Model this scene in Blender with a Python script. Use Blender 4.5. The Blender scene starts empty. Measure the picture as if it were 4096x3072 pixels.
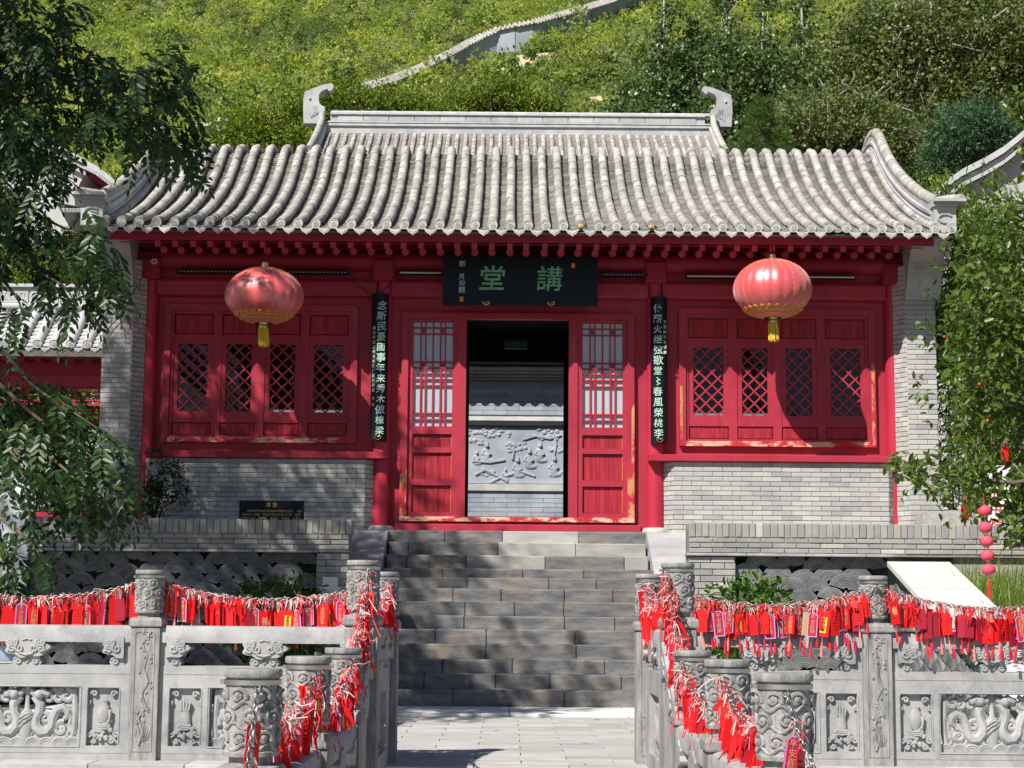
import bpy, bmesh, math, random
import numpy as np
from mathutils import Vector, Matrix

# ------------------------------------------------------------------ camera, sky, sun, exposure
scene = bpy.context.scene
COL = scene.collection
CAM_Z = 0.97                      # metres above the upper pavement
PITCH = math.atan(904.0 / 6900.0)
ROLL = 0.008
cam_data = bpy.data.cameras.new('camera')
cam = bpy.data.objects.new('camera', cam_data)
COL.objects.link(cam)
cam.matrix_world = (Matrix.Translation((0, 0, CAM_Z)) @ Matrix.Rotation(math.pi / 2 + PITCH, 4, 'X')
                    @ Matrix.Rotation(ROLL, 4, 'Z'))
cam_data.sensor_width = 36.0
cam_data.lens = 36.0 * 6900.0 / 4096.0
cam_data.clip_end = 2000.0
cam_data.clip_start = 0.1
scene.camera = cam

SUN = Vector((0.82, 1.15, -1.42)).normalized()      # the way the light travels
elev = math.asin(-SUN.z)
world = bpy.data.worlds.new('World')
scene.world = world
world.use_nodes = True
wn = world.node_tree.nodes
wn.clear()
sky = wn.new('ShaderNodeTexSky')
sky.sky_type = 'NISHITA'
sky.sun_disc = False
sky.sun_elevation = elev
sky.sun_rotation = math.atan2(-SUN.x, -SUN.y)
sky.altitude = 300.0
sky.air_density = 1.0
sky.dust_density = 0.6
sky.ozone_density = 3.0
wbg = wn.new('ShaderNodeBackground')
wbg.inputs['Strength'].default_value = 0.05
wout = wn.new('ShaderNodeOutputWorld')
world.node_tree.links.new(sky.outputs[0], wbg.inputs[0])
world.node_tree.links.new(wbg.outputs[0], wout.inputs[0])

sun_data = bpy.data.lights.new('sun', 'SUN')
sun_data.energy = 5.0
sun_data.angle = math.radians(0.5)
sun_data.color = (1.0, 0.95, 0.87)
sun = bpy.data.objects.new('sun', sun_data)
COL.objects.link(sun)
sun.rotation_euler = SUN.to_track_quat('-Z', 'Y').to_euler()
sun.location = (-20, -20, 40)

vs = scene.view_settings
vs.view_transform = 'Standard'
vs.look = 'None'
vs.exposure = 0.50
vs.gamma = 1.0
vs.use_curve_mapping = False
scene.cycles.use_denoising = True
scene.cycles.max_bounces = 6
scene.cycles.transparent_max_bounces = 12
scene.cycles.sample_clamp_indirect = 4.0

rng = random.Random(7)
nrg = np.random.default_rng(7)


def at(px, py, d):
    """World point at depth d that the photograph shows at pixel (px, py) of 4096 x 3072."""
    m = cam.matrix_world.to_3x3()
    v = m @ Vector(((px - 2048) / 6900.0, -(py - 1536) / 6900.0, -1.0))
    v = v * (d / v.y)
    return Vector((v.x, v.y, v.z + CAM_Z))


# ------------------------------------------------------------------ materials
MATS = {}


def nodes_of(name):
    m = bpy.data.materials.new(name)
    m.use_nodes = True
    nt = m.node_tree
    b = nt.nodes['Principled BSDF']
    MATS[name] = m
    return m, nt, b


def c4(c):
    return (c[0], c[1], c[2], 1.0)


def rnd_node(nt):
    """0..1 value that differs per object and per loose piece."""
    oi = nt.nodes.new('ShaderNodeObjectInfo')
    ge = nt.nodes.new('ShaderNodeNewGeometry')
    ad = nt.nodes.new('ShaderNodeMath'); ad.operation = 'ADD'
    fr = nt.nodes.new('ShaderNodeMath'); fr.operation = 'FRACT'
    nt.links.new(oi.outputs['Random'], ad.inputs[0])
    nt.links.new(ge.outputs['Random Per Island'], ad.inputs[1])
    nt.links.new(ad.outputs[0], fr.inputs[0])
    return fr.outputs[0]


def noise(nt, scale, detail=4.0, rough=0.6, vec=None, stretch=None):
    if vec is None:
        g = nt.nodes.new('ShaderNodeNewGeometry')
        vec = g.outputs['Position']
    if stretch:
        mp = nt.nodes.new('ShaderNodeMapping')
        mp.inputs['Scale'].default_value = stretch
        nt.links.new(vec, mp.inputs['Vector'])
        vec = mp.outputs[0]
    n = nt.nodes.new('ShaderNodeTexNoise')
    n.inputs['Scale'].default_value = scale
    n.inputs['Detail'].default_value = detail
    n.inputs['Roughness'].default_value = rough
    nt.links.new(vec, n.inputs['Vector'])
    return n.outputs['Fac']


def ramp(nt, fac, stops):
    r = nt.nodes.new('ShaderNodeValToRGB')
    e = r.color_ramp.elements
    while len(e) < len(stops):
        e.new(0.5)
    for el, (p, c) in zip(e, stops):
        el.position = p
        el.color = c4(c) if len(c) == 3 else c
    nt.links.new(fac, r.inputs[0])
    return r.outputs[0]


def mixc(nt, fac, a, b, mode='MIX'):
    m = nt.nodes.new('ShaderNodeMix')
    m.data_type = 'RGBA'
    m.blend_type = mode
    for sock, v in ((m.inputs[0], fac), (m.inputs[6], a), (m.inputs[7], b)):
        if isinstance(v, (int, float)):
            sock.default_value = v
        elif isinstance(v, tuple):
            sock.default_value = c4(v)
        else:
            nt.links.new(v, sock)
    return m.outputs[2]


def mat(name, c1, c2=None, scale=3.0, rough=0.8, bump=0.0, bscale=60.0, spec=0.3, rnd=0.0, metal=0.0,
        stain=None, stretch=None, lo=0.35, hi=0.65, rndcol=None, coat=0.0, stain2=None):
    m, nt, b = nodes_of(name)
    col = None
    if c2 is not None:
        col = ramp(nt, noise(nt, scale, 6, 0.62, stretch=stretch), [(lo, c1), (hi, c2)])
    if rndcol:
        rc = ramp(nt, rnd_node(nt), [(i / max(1, len(rndcol) - 1), c) for i, c in enumerate(rndcol)])
        col = rc if col is None else mixc(nt, 0.55, col, rc)
    if rnd:
        rv = rnd_node(nt)
        mr = nt.nodes.new('ShaderNodeMapRange')
        mr.inputs['To Min'].default_value = 1.0 - rnd
        mr.inputs['To Max'].default_value = 1.0 + rnd
        nt.links.new(rv, mr.inputs['Value'])
        cb = nt.nodes.new('ShaderNodeCombineColor')
        for i in range(3):
            nt.links.new(mr.outputs[0], cb.inputs[i])
        col = mixc(nt, 1.0, col if col is not None else tuple(c1), cb.outputs[0], 'MULTIPLY')
    for stain in [q for q in (stain, stain2) if q]:
        sc, ssc, t0, t1 = stain[:4]
        f = noise(nt, ssc, 8, 0.7, stretch=stain[4] if len(stain) > 4 else None)
        mk = ramp(nt, f, [(t0, (0, 0, 0)), (t1, (1, 1, 1))])
        col = mixc(nt, mk, col if col is not None else tuple(c1), tuple(sc))
    if col is not None:
        nt.links.new(col, b.inputs['Base Color'])
    else:
        b.inputs['Base Color'].default_value = c4(c1)
    b.inputs['Roughness'].default_value = rough
    b.inputs['Specular IOR Level'].default_value = spec
    b.inputs['Metallic'].default_value = metal
    if coat:
        b.inputs['Coat Weight'].default_value = coat
        b.inputs['Coat Roughness'].default_value = 0.46
        b.inputs['Coat IOR'].default_value = 2.1
    if bump:
        bp = nt.nodes.new('ShaderNodeBump')
        bp.inputs['Strength'].default_value = bump
        bp.inputs['Distance'].default_value = 0.01
        nt.links.new(noise(nt, bscale, 6, 0.7), bp.inputs['Height'])
        nt.links.new(bp.outputs[0], b.inputs['Normal'])
    return m


def mat_leaf(name, cols, trans=0.35, rough=0.5, spec=0.35, tcol=None, patch=None):
    m, nt, b = nodes_of(name)
    col = ramp(nt, rnd_node(nt), [(i / (len(cols) - 1), c) for i, c in enumerate(cols)])
    if patch:
        pc, psc, p0, p1 = patch
        mk = ramp(nt, noise(nt, psc, 3, 0.5), [(p0, (0, 0, 0)), (p1, (1, 1, 1))])
        col = mixc(nt, mk, col, tuple(pc))
    nt.links.new(col, b.inputs['Base Color'])
    b.inputs['Roughness'].default_value = rough
    b.inputs['Specular IOR Level'].default_value = spec
    tr = nt.nodes.new('ShaderNodeBsdfTranslucent')
    tc = mixc(nt, 1.0, col, tcol or (1.0, 1.15, 0.45), 'MULTIPLY')
    nt.links.new(tc, tr.inputs['Color'])
    mx = nt.nodes.new('ShaderNodeMixShader')
    mx.inputs[0].default_value = trans
    out = nt.nodes['Material Output']
    nt.links.new(b.outputs[0], mx.inputs[1])
    nt.links.new(tr.outputs[0], mx.inputs[2])
    nt.links.new(mx.outputs[0], out.inputs['Surface'])
    return m


def mat_glass(name, tint, gloss=0.5, ior=1.6):
    m, nt, b = nodes_of(name)
    tr = nt.nodes.new('ShaderNodeBsdfTransparent')
    tr.inputs[0].default_value = c4(tint)
    gl = nt.nodes.new('ShaderNodeBsdfGlossy')
    gl.inputs['Roughness'].default_value = 0.02
    gl.inputs['Color'].default_value = (gloss, gloss, gloss, 1)
    fr = nt.nodes.new('ShaderNodeFresnel')
    fr.inputs['IOR'].default_value = ior
    mx = nt.nodes.new('ShaderNodeMixShader')
    nt.links.new(fr.outputs[0], mx.inputs[0])
    nt.links.new(tr.outputs[0], mx.inputs[1])
    nt.links.new(gl.outputs[0], mx.inputs[2])
    nt.links.new(mx.outputs[0], nt.nodes['Material Output'].inputs['Surface'])
    nt.nodes.remove(b)
    return m


BRICKS = [(0.30, 0.31, 0.33), (0.40, 0.40, 0.395), (0.52, 0.505, 0.47), (0.36, 0.365, 0.375), (0.58, 0.555, 0.50),
          (0.45, 0.44, 0.42), (0.26, 0.27, 0.29), (0.49, 0.48, 0.46)]
mat('brick', (0.36, 0.36, 0.36), (0.50, 0.49, 0.46), 5, 0.9, 0.5, 120, 0.2, rndcol=BRICKS,
    stain=((0.56, 0.50, 0.38), 0.9, 0.60, 0.80))
mat('brick_old', (0.27, 0.265, 0.25), (0.42, 0.405, 0.38), 7, 0.95, 0.9, 90, 0.2,
    rndcol=[(0.20, 0.205, 0.21), (0.29, 0.29, 0.285), (0.38, 0.365, 0.335), (0.25, 0.24, 0.23), (0.33, 0.33, 0.325),
            (0.42, 0.37, 0.29), (0.26, 0.265, 0.27), (0.39, 0.39, 0.375), (0.66, 0.64, 0.58)],
    stain=((0.55, 0.53, 0.49), 6.0, 0.70, 0.80))
mat('mortar', (0.22, 0.21, 0.195), (0.30, 0.285, 0.262), 8, 0.95, 0.4, 100)
mat('mortar_dark', (0.19, 0.18, 0.17), (0.26, 0.25, 0.23), 8, 0.95, 0.4, 100)
mat('tile', (0.33, 0.315, 0.295), (0.47, 0.448, 0.42), 6, 0.9, 0.5, 90, 0.2, rnd=0.16,
    stain=((0.12, 0.112, 0.105), 5.5, 0.53, 0.70))
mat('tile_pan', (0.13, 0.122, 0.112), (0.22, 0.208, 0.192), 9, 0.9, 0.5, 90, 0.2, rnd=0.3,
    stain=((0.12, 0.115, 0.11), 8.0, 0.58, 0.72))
mat('tile_pale', (0.38, 0.385, 0.40), (0.52, 0.525, 0.535), 4, 0.85, 0.3, 60, 0.2, rnd=0.08,
    stain=((0.30, 0.30, 0.31), 4.0, 0.6, 0.75))
mat('ridge', (0.33, 0.34, 0.35), (0.46, 0.46, 0.46), 3, 0.85, 0.4, 60, 0.2, rnd=0.1,
    stain=((0.19, 0.19, 0.20), 3.2, 0.58, 0.75))
mat('eave_tile', (0.40, 0.395, 0.385), (0.53, 0.52, 0.50), 14, 0.85, 0.5, 160, 0.2, rnd=0.1,
    stain=((0.20, 0.195, 0.19), 9.0, 0.6, 0.75))
RED1, RED2 = (0.33, 0.020, 0.042), (0.41, 0.030, 0.058)
mat('red', RED1, RED2, 1.6, 0.5, 0.25, 45, 0.35, stain=((0.25, 0.012, 0.028), 2.5, 0.54, 0.78, (2.2, 2.2, .5)), stain2=((0.47, 0.075, 0.095), 5.0, 0.60, 0.80, (1.5, 1.5, .35)))
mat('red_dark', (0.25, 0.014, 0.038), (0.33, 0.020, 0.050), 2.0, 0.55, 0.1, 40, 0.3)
mat('red_col', (0.39, 0.018, 0.042), (0.46, 0.027, 0.058), 1.2, 0.38, 0.05, 30, 0.4)
mat('red_peel', RED1, RED2, 2.0, 0.55, 0.2, 60, 0.3, stain=((0.62, 0.50, 0.46), 3.4, 0.66, 0.69))
mat('red_wood', (0.20, 0.012, 0.022), (0.46, 0.024, 0.045), 3.0, 0.55, 0.35, 70, 0.3, stretch=(7, 7, 0.6),
    stain=((0.12, 0.015, 0.02), 2.0, 0.6, 0.8, (14, 14, 0.7)))
mat('worn_wood', (0.52, 0.20, 0.085), (0.60, 0.33, 0.17), 3.0, 0.7, 0.4, 80, 0.2, stretch=(6, 6, 0.6),
    stain=((0.46, 0.025, 0.04), 4.5, 0.46, 0.54, (2.0, 2.0, 0.8)))
mat('worn_sill', (0.58, 0.36, 0.25), (0.66, 0.46, 0.36), 4.0, 0.7, 0.4, 80, 0.2, stretch=(0.7, 4, 4),
    stain=((0.46, 0.03, 0.045), 3.0, 0.47, 0.53, (1.2, 2, 3)))
mat('orange_line', (0.55, 0.22, 0.08), (0.45, 0.08, 0.05), 9, 0.7)
mat('stone', (0.30, 0.302, 0.31), (0.43, 0.428, 0.425), 5.5, 0.75, 0.5, 130, 0.3,
    stain=((0.215, 0.215, 0.225), 3.0, 0.53, 0.72))
mat('stone_post', (0.205, 0.205, 0.205), (0.38, 0.372, 0.355), 5.0, 0.8, 0.6, 110, 0.3, stretch=(6, 6, 0.9),
    stain=((0.145, 0.145, 0.15), 7.0, 0.53, 0.68, (4, 4, 0.6)))
mat('step', (0.085, 0.093, 0.11), (0.235, 0.215, 0.195), 3.2, 0.62, 0.7, 60, 0.4, rnd=0.12, stretch=(1.0, 1.6, 4.0),
    stain=((0.27, 0.19, 0.115), 1.7, 0.54, 0.74, (2.2, 2.2, 1.0)), lo=0.36, hi=0.68)
mat('step_pale', (0.28, 0.275, 0.265), (0.40, 0.39, 0.36), 2.6, 0.7, 0.5, 60, 0.3, rnd=0.1, stretch=(1, 1.6, 3),
    stain=((0.50, 0.38, 0.22), 4.0, 0.60, 0.76))
mat('ramp_stone', (0.30, 0.31, 0.33), (0.46, 0.455, 0.45), 1.8, 0.55, 0.2, 40, 0.4, stretch=(1, 1, 3))
mat('paver', (0.36, 0.355, 0.345), (0.48, 0.47, 0.45), 3.0, 0.75, 0.4, 90, 0.3, rnd=0.12, stretch=(1, 3, 1),
    stain=((0.28, 0.265, 0.255), 2.0, 0.56, 0.78), stain2=((0.55, 0.54, 0.52), 9.0, 0.62, 0.75))
mat('paver_white', (0.66, 0.65, 0.62), (0.74, 0.73, 0.70), 2.0, 0.7, 0.2, 90, 0.3)
mat('joint', (0.17, 0.16, 0.15), (0.24, 0.23, 0.21), 9, 0.95)
mat('white_stone', (0.52, 0.515, 0.50), (0.64, 0.63, 0.61), 2.5, 0.8, 0.4, 200, 0.3, stain=((0.52, 0.50, 0.47), 1.5, 0.62, 0.8))
mat('wave_tile', (0.13, 0.135, 0.145), (0.24, 0.242, 0.248), 4, 0.85, 0.4, 90, 0.2, rnd=0.18)
mat('wave_back', (0.03, 0.03, 0.03), (0.06, 0.06, 0.06), 4, 0.95)
mat('black_board', (0.008, 0.011, 0.017), None, rough=0.42, spec=0.22)
mat('black_plastic', (0.012, 0.012, 0.014), None, rough=0.4)
mat('jade', (0.13, 0.36, 0.20), (0.22, 0.50, 0.32), 5, 0.45)
mat('jade_pale', (0.36, 0.60, 0.48), (0.60, 0.78, 0.70), 6, 0.45)
mat('gold_paint', (0.62, 0.45, 0.16), (0.72, 0.56, 0.26), 8, 0.5)
mat('seal_orange', (0.70, 0.25, 0.04), None, rough=0.6)
mat('brass', (0.62, 0.47, 0.20), None, rough=0.25, metal=1.0)
mat('steel', (0.62, 0.62, 0.63), None, rough=0.28, metal=1.0)
mat('chain_steel', (0.36, 0.355, 0.35), None, rough=0.45, metal=1.0)
mat('tassel_gold', (0.66, 0.42, 0.03), (0.80, 0.55, 0.06), 40, 0.6, stretch=(8, 8, 0.3))
mat('lantern_red', (0.70, 0.035, 0.045), (0.62, 0.022, 0.03), 6, rough=0.40, bump=0.25, bscale=18, spec=0.9)
MATS['lantern_red'].node_tree.nodes['Principled BSDF'].inputs['IOR'].default_value = 1.9
MATS['lantern_red'].node_tree.nodes['Principled BSDF'].inputs['Sheen Weight'].default_value = 0.35
MATS['lantern_red'].node_tree.nodes['Principled BSDF'].inputs['Sheen Roughness'].default_value = 0.6
mat('screen_stone', (0.27, 0.30, 0.355), (0.39, 0.42, 0.475), 2.0, 0.85, 0.3, 60, 0.2, rnd=0.08)
mat('gold_line', (0.72, 0.40, 0.06), None, rough=0.4, spec=0.5)
mat('pink_lantern', (0.72, 0.10, 0.15), (0.66, 0.07, 0.11), 6, 0.6)
mat('tag_red', (0.70, 0.010, 0.012), None, rough=0.5, rnd=0.12)
mat('tag_crimson', (0.52, 0.014, 0.085), None, rough=0.5, rnd=0.15)
mat('tag_dark', (0.33, 0.010, 0.030), None, rough=0.5, rnd=0.2)
mat('tag_pink', (0.80, 0.15, 0.20), None, rough=0.55, rnd=0.1)
mat('tag_wood', (0.62, 0.44, 0.22), (0.70, 0.52, 0.30), 60, 0.6)
mat('tag_border', (0.52, 0.40, 0.66), None, rough=0.5)
mat('tag_yellow', (0.78, 0.52, 0.04), None, rough=0.5)
mat('tag_ink', (0.62, 0.30, 0.16), None, rough=0.5)
mat('tag_ink_dark', (0.24, 0.01, 0.015), None, rough=0.6)
mat('cord', (0.70, 0.24, 0.24), None, rough=0.7, rnd=0.3)
mat('cord_white', (0.72, 0.60, 0.58), None, rough=0.7, rnd=0.15)
mat('tassel_red', (0.62, 0.018, 0.025), None, rough=0.6, rnd=0.2)
mat('tassel_pink', (0.78, 0.22, 0.20), None, rough=0.6, rnd=0.2)
mat('white_paint', (0.74, 0.74, 0.74), None, rough=0.6)
mat('grey_plastic', (0.42, 0.41, 0.38), None, rough=0.5)
mat('led', (0.55, 0.56, 0.57), None, rough=0.4)
mat('white_sign', (0.72, 0.75, 0.80), (0.80, 0.81, 0.83), 2, 0.5)
mat('sign_blue', (0.60, 0.68, 0.78), (0.16, 0.30, 0.52), 1.6, 0.5)
mat('sign_red', (0.60, 0.02, 0.03), None, rough=0.5)
mat('plaster_grey', (0.40, 0.40, 0.40), (0.52, 0.515, 0.51), 1.6, 0.9, 0.3, 50)
mat('plaster_white', (0.42, 0.425, 0.43), (0.52, 0.52, 0.52), 1.0, 0.9, 0.2, 50)
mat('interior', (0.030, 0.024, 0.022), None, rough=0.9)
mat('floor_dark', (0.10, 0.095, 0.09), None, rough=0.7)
mat('exit_sign', (0.03, 0.10, 0.06), None, rough=0.4)
mat('exit_mark', (0.16, 0.32, 0.24), None, rough=0.5)
mat('bark', (0.10, 0.075, 0.055), (0.17, 0.14, 0.11), 12, 0.95, 0.8, 60)
mat('bark_grey', (0.26, 0.25, 0.22), (0.38, 0.36, 0.32), 9, 0.9, 0.5, 60)
mat('bamboo_cane', (0.16, 0.26, 0.04), (0.32, 0.34, 0.08), 2, 0.5)
mat('soil', (0.16, 0.12, 0.07), (0.25, 0.20, 0.12), 2.0, 0.95, 0.6, 8)
mat('hill_soil', (0.05, 0.075, 0.02), (0.09, 0.11, 0.03), 0.12, 0.95)
mat('hill_sand', (0.42, 0.33, 0.20), (0.50, 0.41, 0.27), 0.5, 0.95, 0.5, 3)
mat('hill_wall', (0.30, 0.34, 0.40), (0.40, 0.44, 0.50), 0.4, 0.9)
mat('stone_rough', (0.34, 0.33, 0.31), (0.48, 0.47, 0.44), 14, 0.95, 0.8, 60)
mat('leaf_dry', (0.50, 0.36, 0.14), (0.62, 0.48, 0.22), 30, 0.8)
mat('fruit', (0.55, 0.03, 0.02), (0.70, 0.16, 0.03), 20, 0.35, spec=0.5)
mat('berry', (0.40, 0.37, 0.05), (0.50, 0.44, 0.08), 3, 0.7)
mat('pane_pale', (0.40, 0.43, 0.48), (0.46, 0.49, 0.54), 1.2, 0.12, spec=0.8)  # door panes: bright sky reflection put into the base colour
mat('orange_mortar', (0.48, 0.27, 0.12), (0.55, 0.36, 0.20), 30, 0.95, 0.6, 60)
mat_glass('glass', (0.55, 0.60, 0.60), 0.9, 1.42)
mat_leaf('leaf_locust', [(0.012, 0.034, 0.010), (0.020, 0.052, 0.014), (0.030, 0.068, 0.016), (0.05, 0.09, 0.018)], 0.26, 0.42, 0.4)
mat_leaf('leaf_poplar', [(0.050, 0.090, 0.036), (0.085, 0.145, 0.055), (0.14, 0.205, 0.075), (0.22, 0.28, 0.11)], 0.36, 0.38, 0.5)
mat_leaf('leaf_persimmon', [(0.075, 0.11, 0.038), (0.125, 0.165, 0.055), (0.18, 0.22, 0.072), (0.27, 0.27, 0.12)], 0.38, 0.5, 0.35)
mat_leaf('leaf_blue', [(0.035, 0.085, 0.042), (0.06, 0.125, 0.06), (0.09, 0.17, 0.085)], 0.25, 0.5, 0.3)
mat_leaf('leaf_pine', [(0.045, 0.085, 0.012), (0.075, 0.13, 0.020), (0.10, 0.16, 0.028)], 0.2, 0.5, 0.3)
mat_leaf('leaf_yellow', [(0.09, 0.145, 0.016), (0.135, 0.20, 0.024), (0.18, 0.245, 0.032), (0.25, 0.27, 0.04)], 0.4, 0.5, 0.3)
mat_leaf('leaf_bamboo', [(0.05, 0.10, 0.012), (0.09, 0.16, 0.02), (0.14, 0.22, 0.03)], 0.4, 0.45, 0.35)
mat_leaf('leaf_crab', [(0.06, 0.105, 0.016), (0.10, 0.155, 0.026), (0.15, 0.21, 0.045)], 0.38, 0.38, 0.5)
mat_leaf('leaf_shrub', [(0.04, 0.10, 0.010), (0.075, 0.16, 0.018), (0.12, 0.22, 0.03)], 0.4, 0.4, 0.4)
mat_leaf('leaf_vine', [(0.020, 0.040, 0.012), (0.035, 0.060, 0.018)], 0.3, 0.5, 0.3)
mat_leaf('leaf_grass', [(0.11, 0.19, 0.022), (0.16, 0.25, 0.035), (0.25, 0.30, 0.06)], 0.35, 0.5, 0.3)
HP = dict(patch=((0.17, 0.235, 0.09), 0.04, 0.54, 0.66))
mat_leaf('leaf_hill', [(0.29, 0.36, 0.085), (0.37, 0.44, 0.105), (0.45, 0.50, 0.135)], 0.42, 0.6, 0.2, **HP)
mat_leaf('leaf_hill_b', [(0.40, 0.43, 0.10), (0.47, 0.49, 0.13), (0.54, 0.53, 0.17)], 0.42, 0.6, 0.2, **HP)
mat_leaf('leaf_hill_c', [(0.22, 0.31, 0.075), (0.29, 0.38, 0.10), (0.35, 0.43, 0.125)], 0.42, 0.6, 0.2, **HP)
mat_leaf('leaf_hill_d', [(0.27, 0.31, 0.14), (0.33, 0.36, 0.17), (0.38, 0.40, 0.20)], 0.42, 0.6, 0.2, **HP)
mat_leaf('leaf_hill_dark', [(0.075, 0.13, 0.05), (0.11, 0.17, 0.06), (0.15, 0.21, 0.075)], 0.32, 0.6, 0.2)

# ------------------------------------------------------------------ building blocks
WM = {}


def link(o, parent=None, local=False):
    COL.objects.link(o)
    if parent is not None:
        o.parent = parent
        if not local:
            o.matrix_parent_inverse = WM[parent].inverted()
            WM[o] = o.matrix_basis.copy()
        else:
            WM[o] = WM[parent] @ o.matrix_basis
    else:
        WM[o] = o.matrix_basis.copy()
    return o


def tag(o, label=None, cat=None, group=None, kind=None):
    if label: o['label'] = label
    if cat: o['category'] = cat
    if group: o['group'] = group
    if kind: o['kind'] = kind
    return o


def empty(name, loc, label=None, cat=None, group=None, kind=None):
    o = bpy.data.objects.new(name, None)
    o.empty_display_size = 0.1
    o.location = loc
    link(o)
    return tag(o, label, cat, group, kind)


def ob(name, me, m=None, parent=None, loc=None, rot=None, scl=None, local=False):
    if m is not None and len(me.materials) == 0:
        me.materials.append(MATS[m] if isinstance(m, str) else m)
    o = bpy.data.objects.new(name, me)
    if loc is not None: o.location = loc
    if rot is not None: o.rotation_euler = rot
    if scl is not None: o.scale = scl
    return link(o, parent, local)


class MB:
    """Collects vertices and faces of one mesh."""

    def __init__(s):
        s.v = []; s.f = []

    def add(s, vs, fs):
        n = len(s.v)
        s.v.extend(vs)
        s.f.extend([tuple(i + n for i in f) for f in fs])
        return s

    def box(s, x0, x1, y0, y1, z0, z1):
        return s.add([(x0, y0, z0), (x1, y0, z0), (x1, y1, z0), (x0, y1, z0), (x0, y0, z1), (x1, y0, z1), (x1, y1, z1), (x0, y1, z1)],
                     [(0, 3, 2, 1), (4, 5, 6, 7), (0, 1, 5, 4), (1, 2, 6, 5), (2, 3, 7, 6), (3, 0, 4, 7)])

    def cbox(s, x0, x1, y0, y1, z0, z1, c=0.01):
        """Box with its front edges (towards -y) chamfered."""
        a, b = c, c
        return s.add([(x0, y0 + c, z0), (x1, y0 + c, z0), (x1, y1, z0), (x0, y1, z0), (x0, y0 + c, z1), (x1, y0 + c, z1), (x1, y1, z1), (x0, y1, z1),
                      (x0 + c, y0, z0 + c), (x1 - c, y0, z0 + c), (x1 - c, y0, z1 - c), (x0 + c, y0, z1 - c)],
                     [(0, 3, 2, 1), (4, 5, 6, 7), (1, 2, 6, 5), (2, 3, 7, 6), (3, 0, 4, 7),
                      (8, 9, 10, 11), (0, 1, 9, 8), (1, 5, 10, 9), (5, 4, 11, 10), (4, 0, 8, 11)])

    def bar(s, p0, p1, w, t, up=(0, 1, 0)):
        """Straight bar of section w (in plane) by t (along up) from p0 to p1."""
        p0, p1, up = Vector(p0), Vector(p1), Vector(up)
        d = (p1 - p0).normalized()
        a = d.cross(up).normalized() * (w / 2)
        b = a.cross(d).normalized() * (t / 2)
        vs = []
        for p in (p0, p1):
            for sa, sb in ((-1, -1), (1, -1), (1, 1), (-1, 1)):
                vs.append(tuple(p + a * sa + b * sb))
        return s.add(vs, [(3, 2, 1, 0), (4, 5, 6, 7), (0, 1, 5, 4), (1, 2, 6, 5), (2, 3, 7, 6), (3, 0, 4, 7)])

    def lathe(s, prof, n=24, c=(0, 0, 0), a0=0.0, a1=2 * math.pi, caps=True, sq=1.0):
        full = abs(a1 - a0 - 2 * math.pi) < 1e-6
        m = n if full else n + 1
        vs = []
        for r, z in prof:
            for i in range(m):
                a = a0 + (a1 - a0) * i / n
                vs.append((c[0] + r * math.cos(a), c[1] + r * sq * math.sin(a), c[2] + z))
        fs = []
        for j in range(len(prof) - 1):
            for i in range(n):
                k = (i + 1) % m
                fs.append((j * m + i, j * m + k, (j + 1) * m + k, (j + 1) * m + i))
        if caps and full:
            if prof[0][0] > 1e-5: fs.append(tuple(reversed(range(m))))
            if prof[-1][0] > 1e-5: fs.append(tuple(range((len(prof) - 1) * m, len(prof) * m)))
        return s.add(vs, fs)

    def tube(s, pts, r, n=6, cap=True):
        """Tube along points; r a number or one radius per point."""
        P = [Vector(p) for p in pts]
        R = [r] * len(P) if isinstance(r, (int, float)) else list(r)
        vs = []
        prev = None
        for i, p in enumerate(P):
            d = (P[min(i + 1, len(P) - 1)] - P[max(i - 1, 0)])
            if d.length < 1e-9: d = Vector((0, 0, 1))
            d.normalize()
            if prev is None:
                u = d.orthogonal().normalized()
            else:
                u = prev - d * prev.dot(d)
                u = d.orthogonal().normalized() if u.length < 1e-6 else u.normalized()
            prev = u
            w = d.cross(u)
            for k in range(n):
                a = 2 * math.pi * k / n
                vs.append(tuple(p + (u * math.cos(a) + w * math.sin(a)) * R[i]))
        fs = [(j * n + k, j * n + (k + 1) % n, (j + 1) * n + (k + 1) % n, (j + 1) * n + k) for j in range(len(P) - 1) for k in range(n)]
        if cap:
            fs.append(tuple(reversed(range(n))))
            fs.append(tuple(range((len(P) - 1) * n, len(P) * n)))
        return s.add(vs, fs)

    def prism(s, outline, y0, y1):
        """Outline of (x, z) points, counter-clockwise seen from -y, between depths y0 (front) and y1."""
        n = len(outline)
        vs = [(x, y0, z) for x, z in outline] + [(x, y1, z) for x, z in outline]
        fs = [tuple(range(n)), tuple(reversed(range(n, 2 * n)))]
        fs += [(i, i + n, (i + 1) % n + n, (i + 1) % n) for i in range(n)]
        return s.add(vs, fs)

    def prism_x(s, outline, x0, x1):
        """Outline of (y, z) points between x0 and x1."""
        n = len(outline)
        vs = [(x0, y, z) for y, z in outline] + [(x1, y, z) for y, z in outline]
        fs = [tuple(reversed(range(n))), tuple(range(n, 2 * n))]
        fs += [(i, (i + 1) % n, (i + 1) % n + n, i + n) for i in range(n)]
        return s.add(vs, fs)

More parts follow.
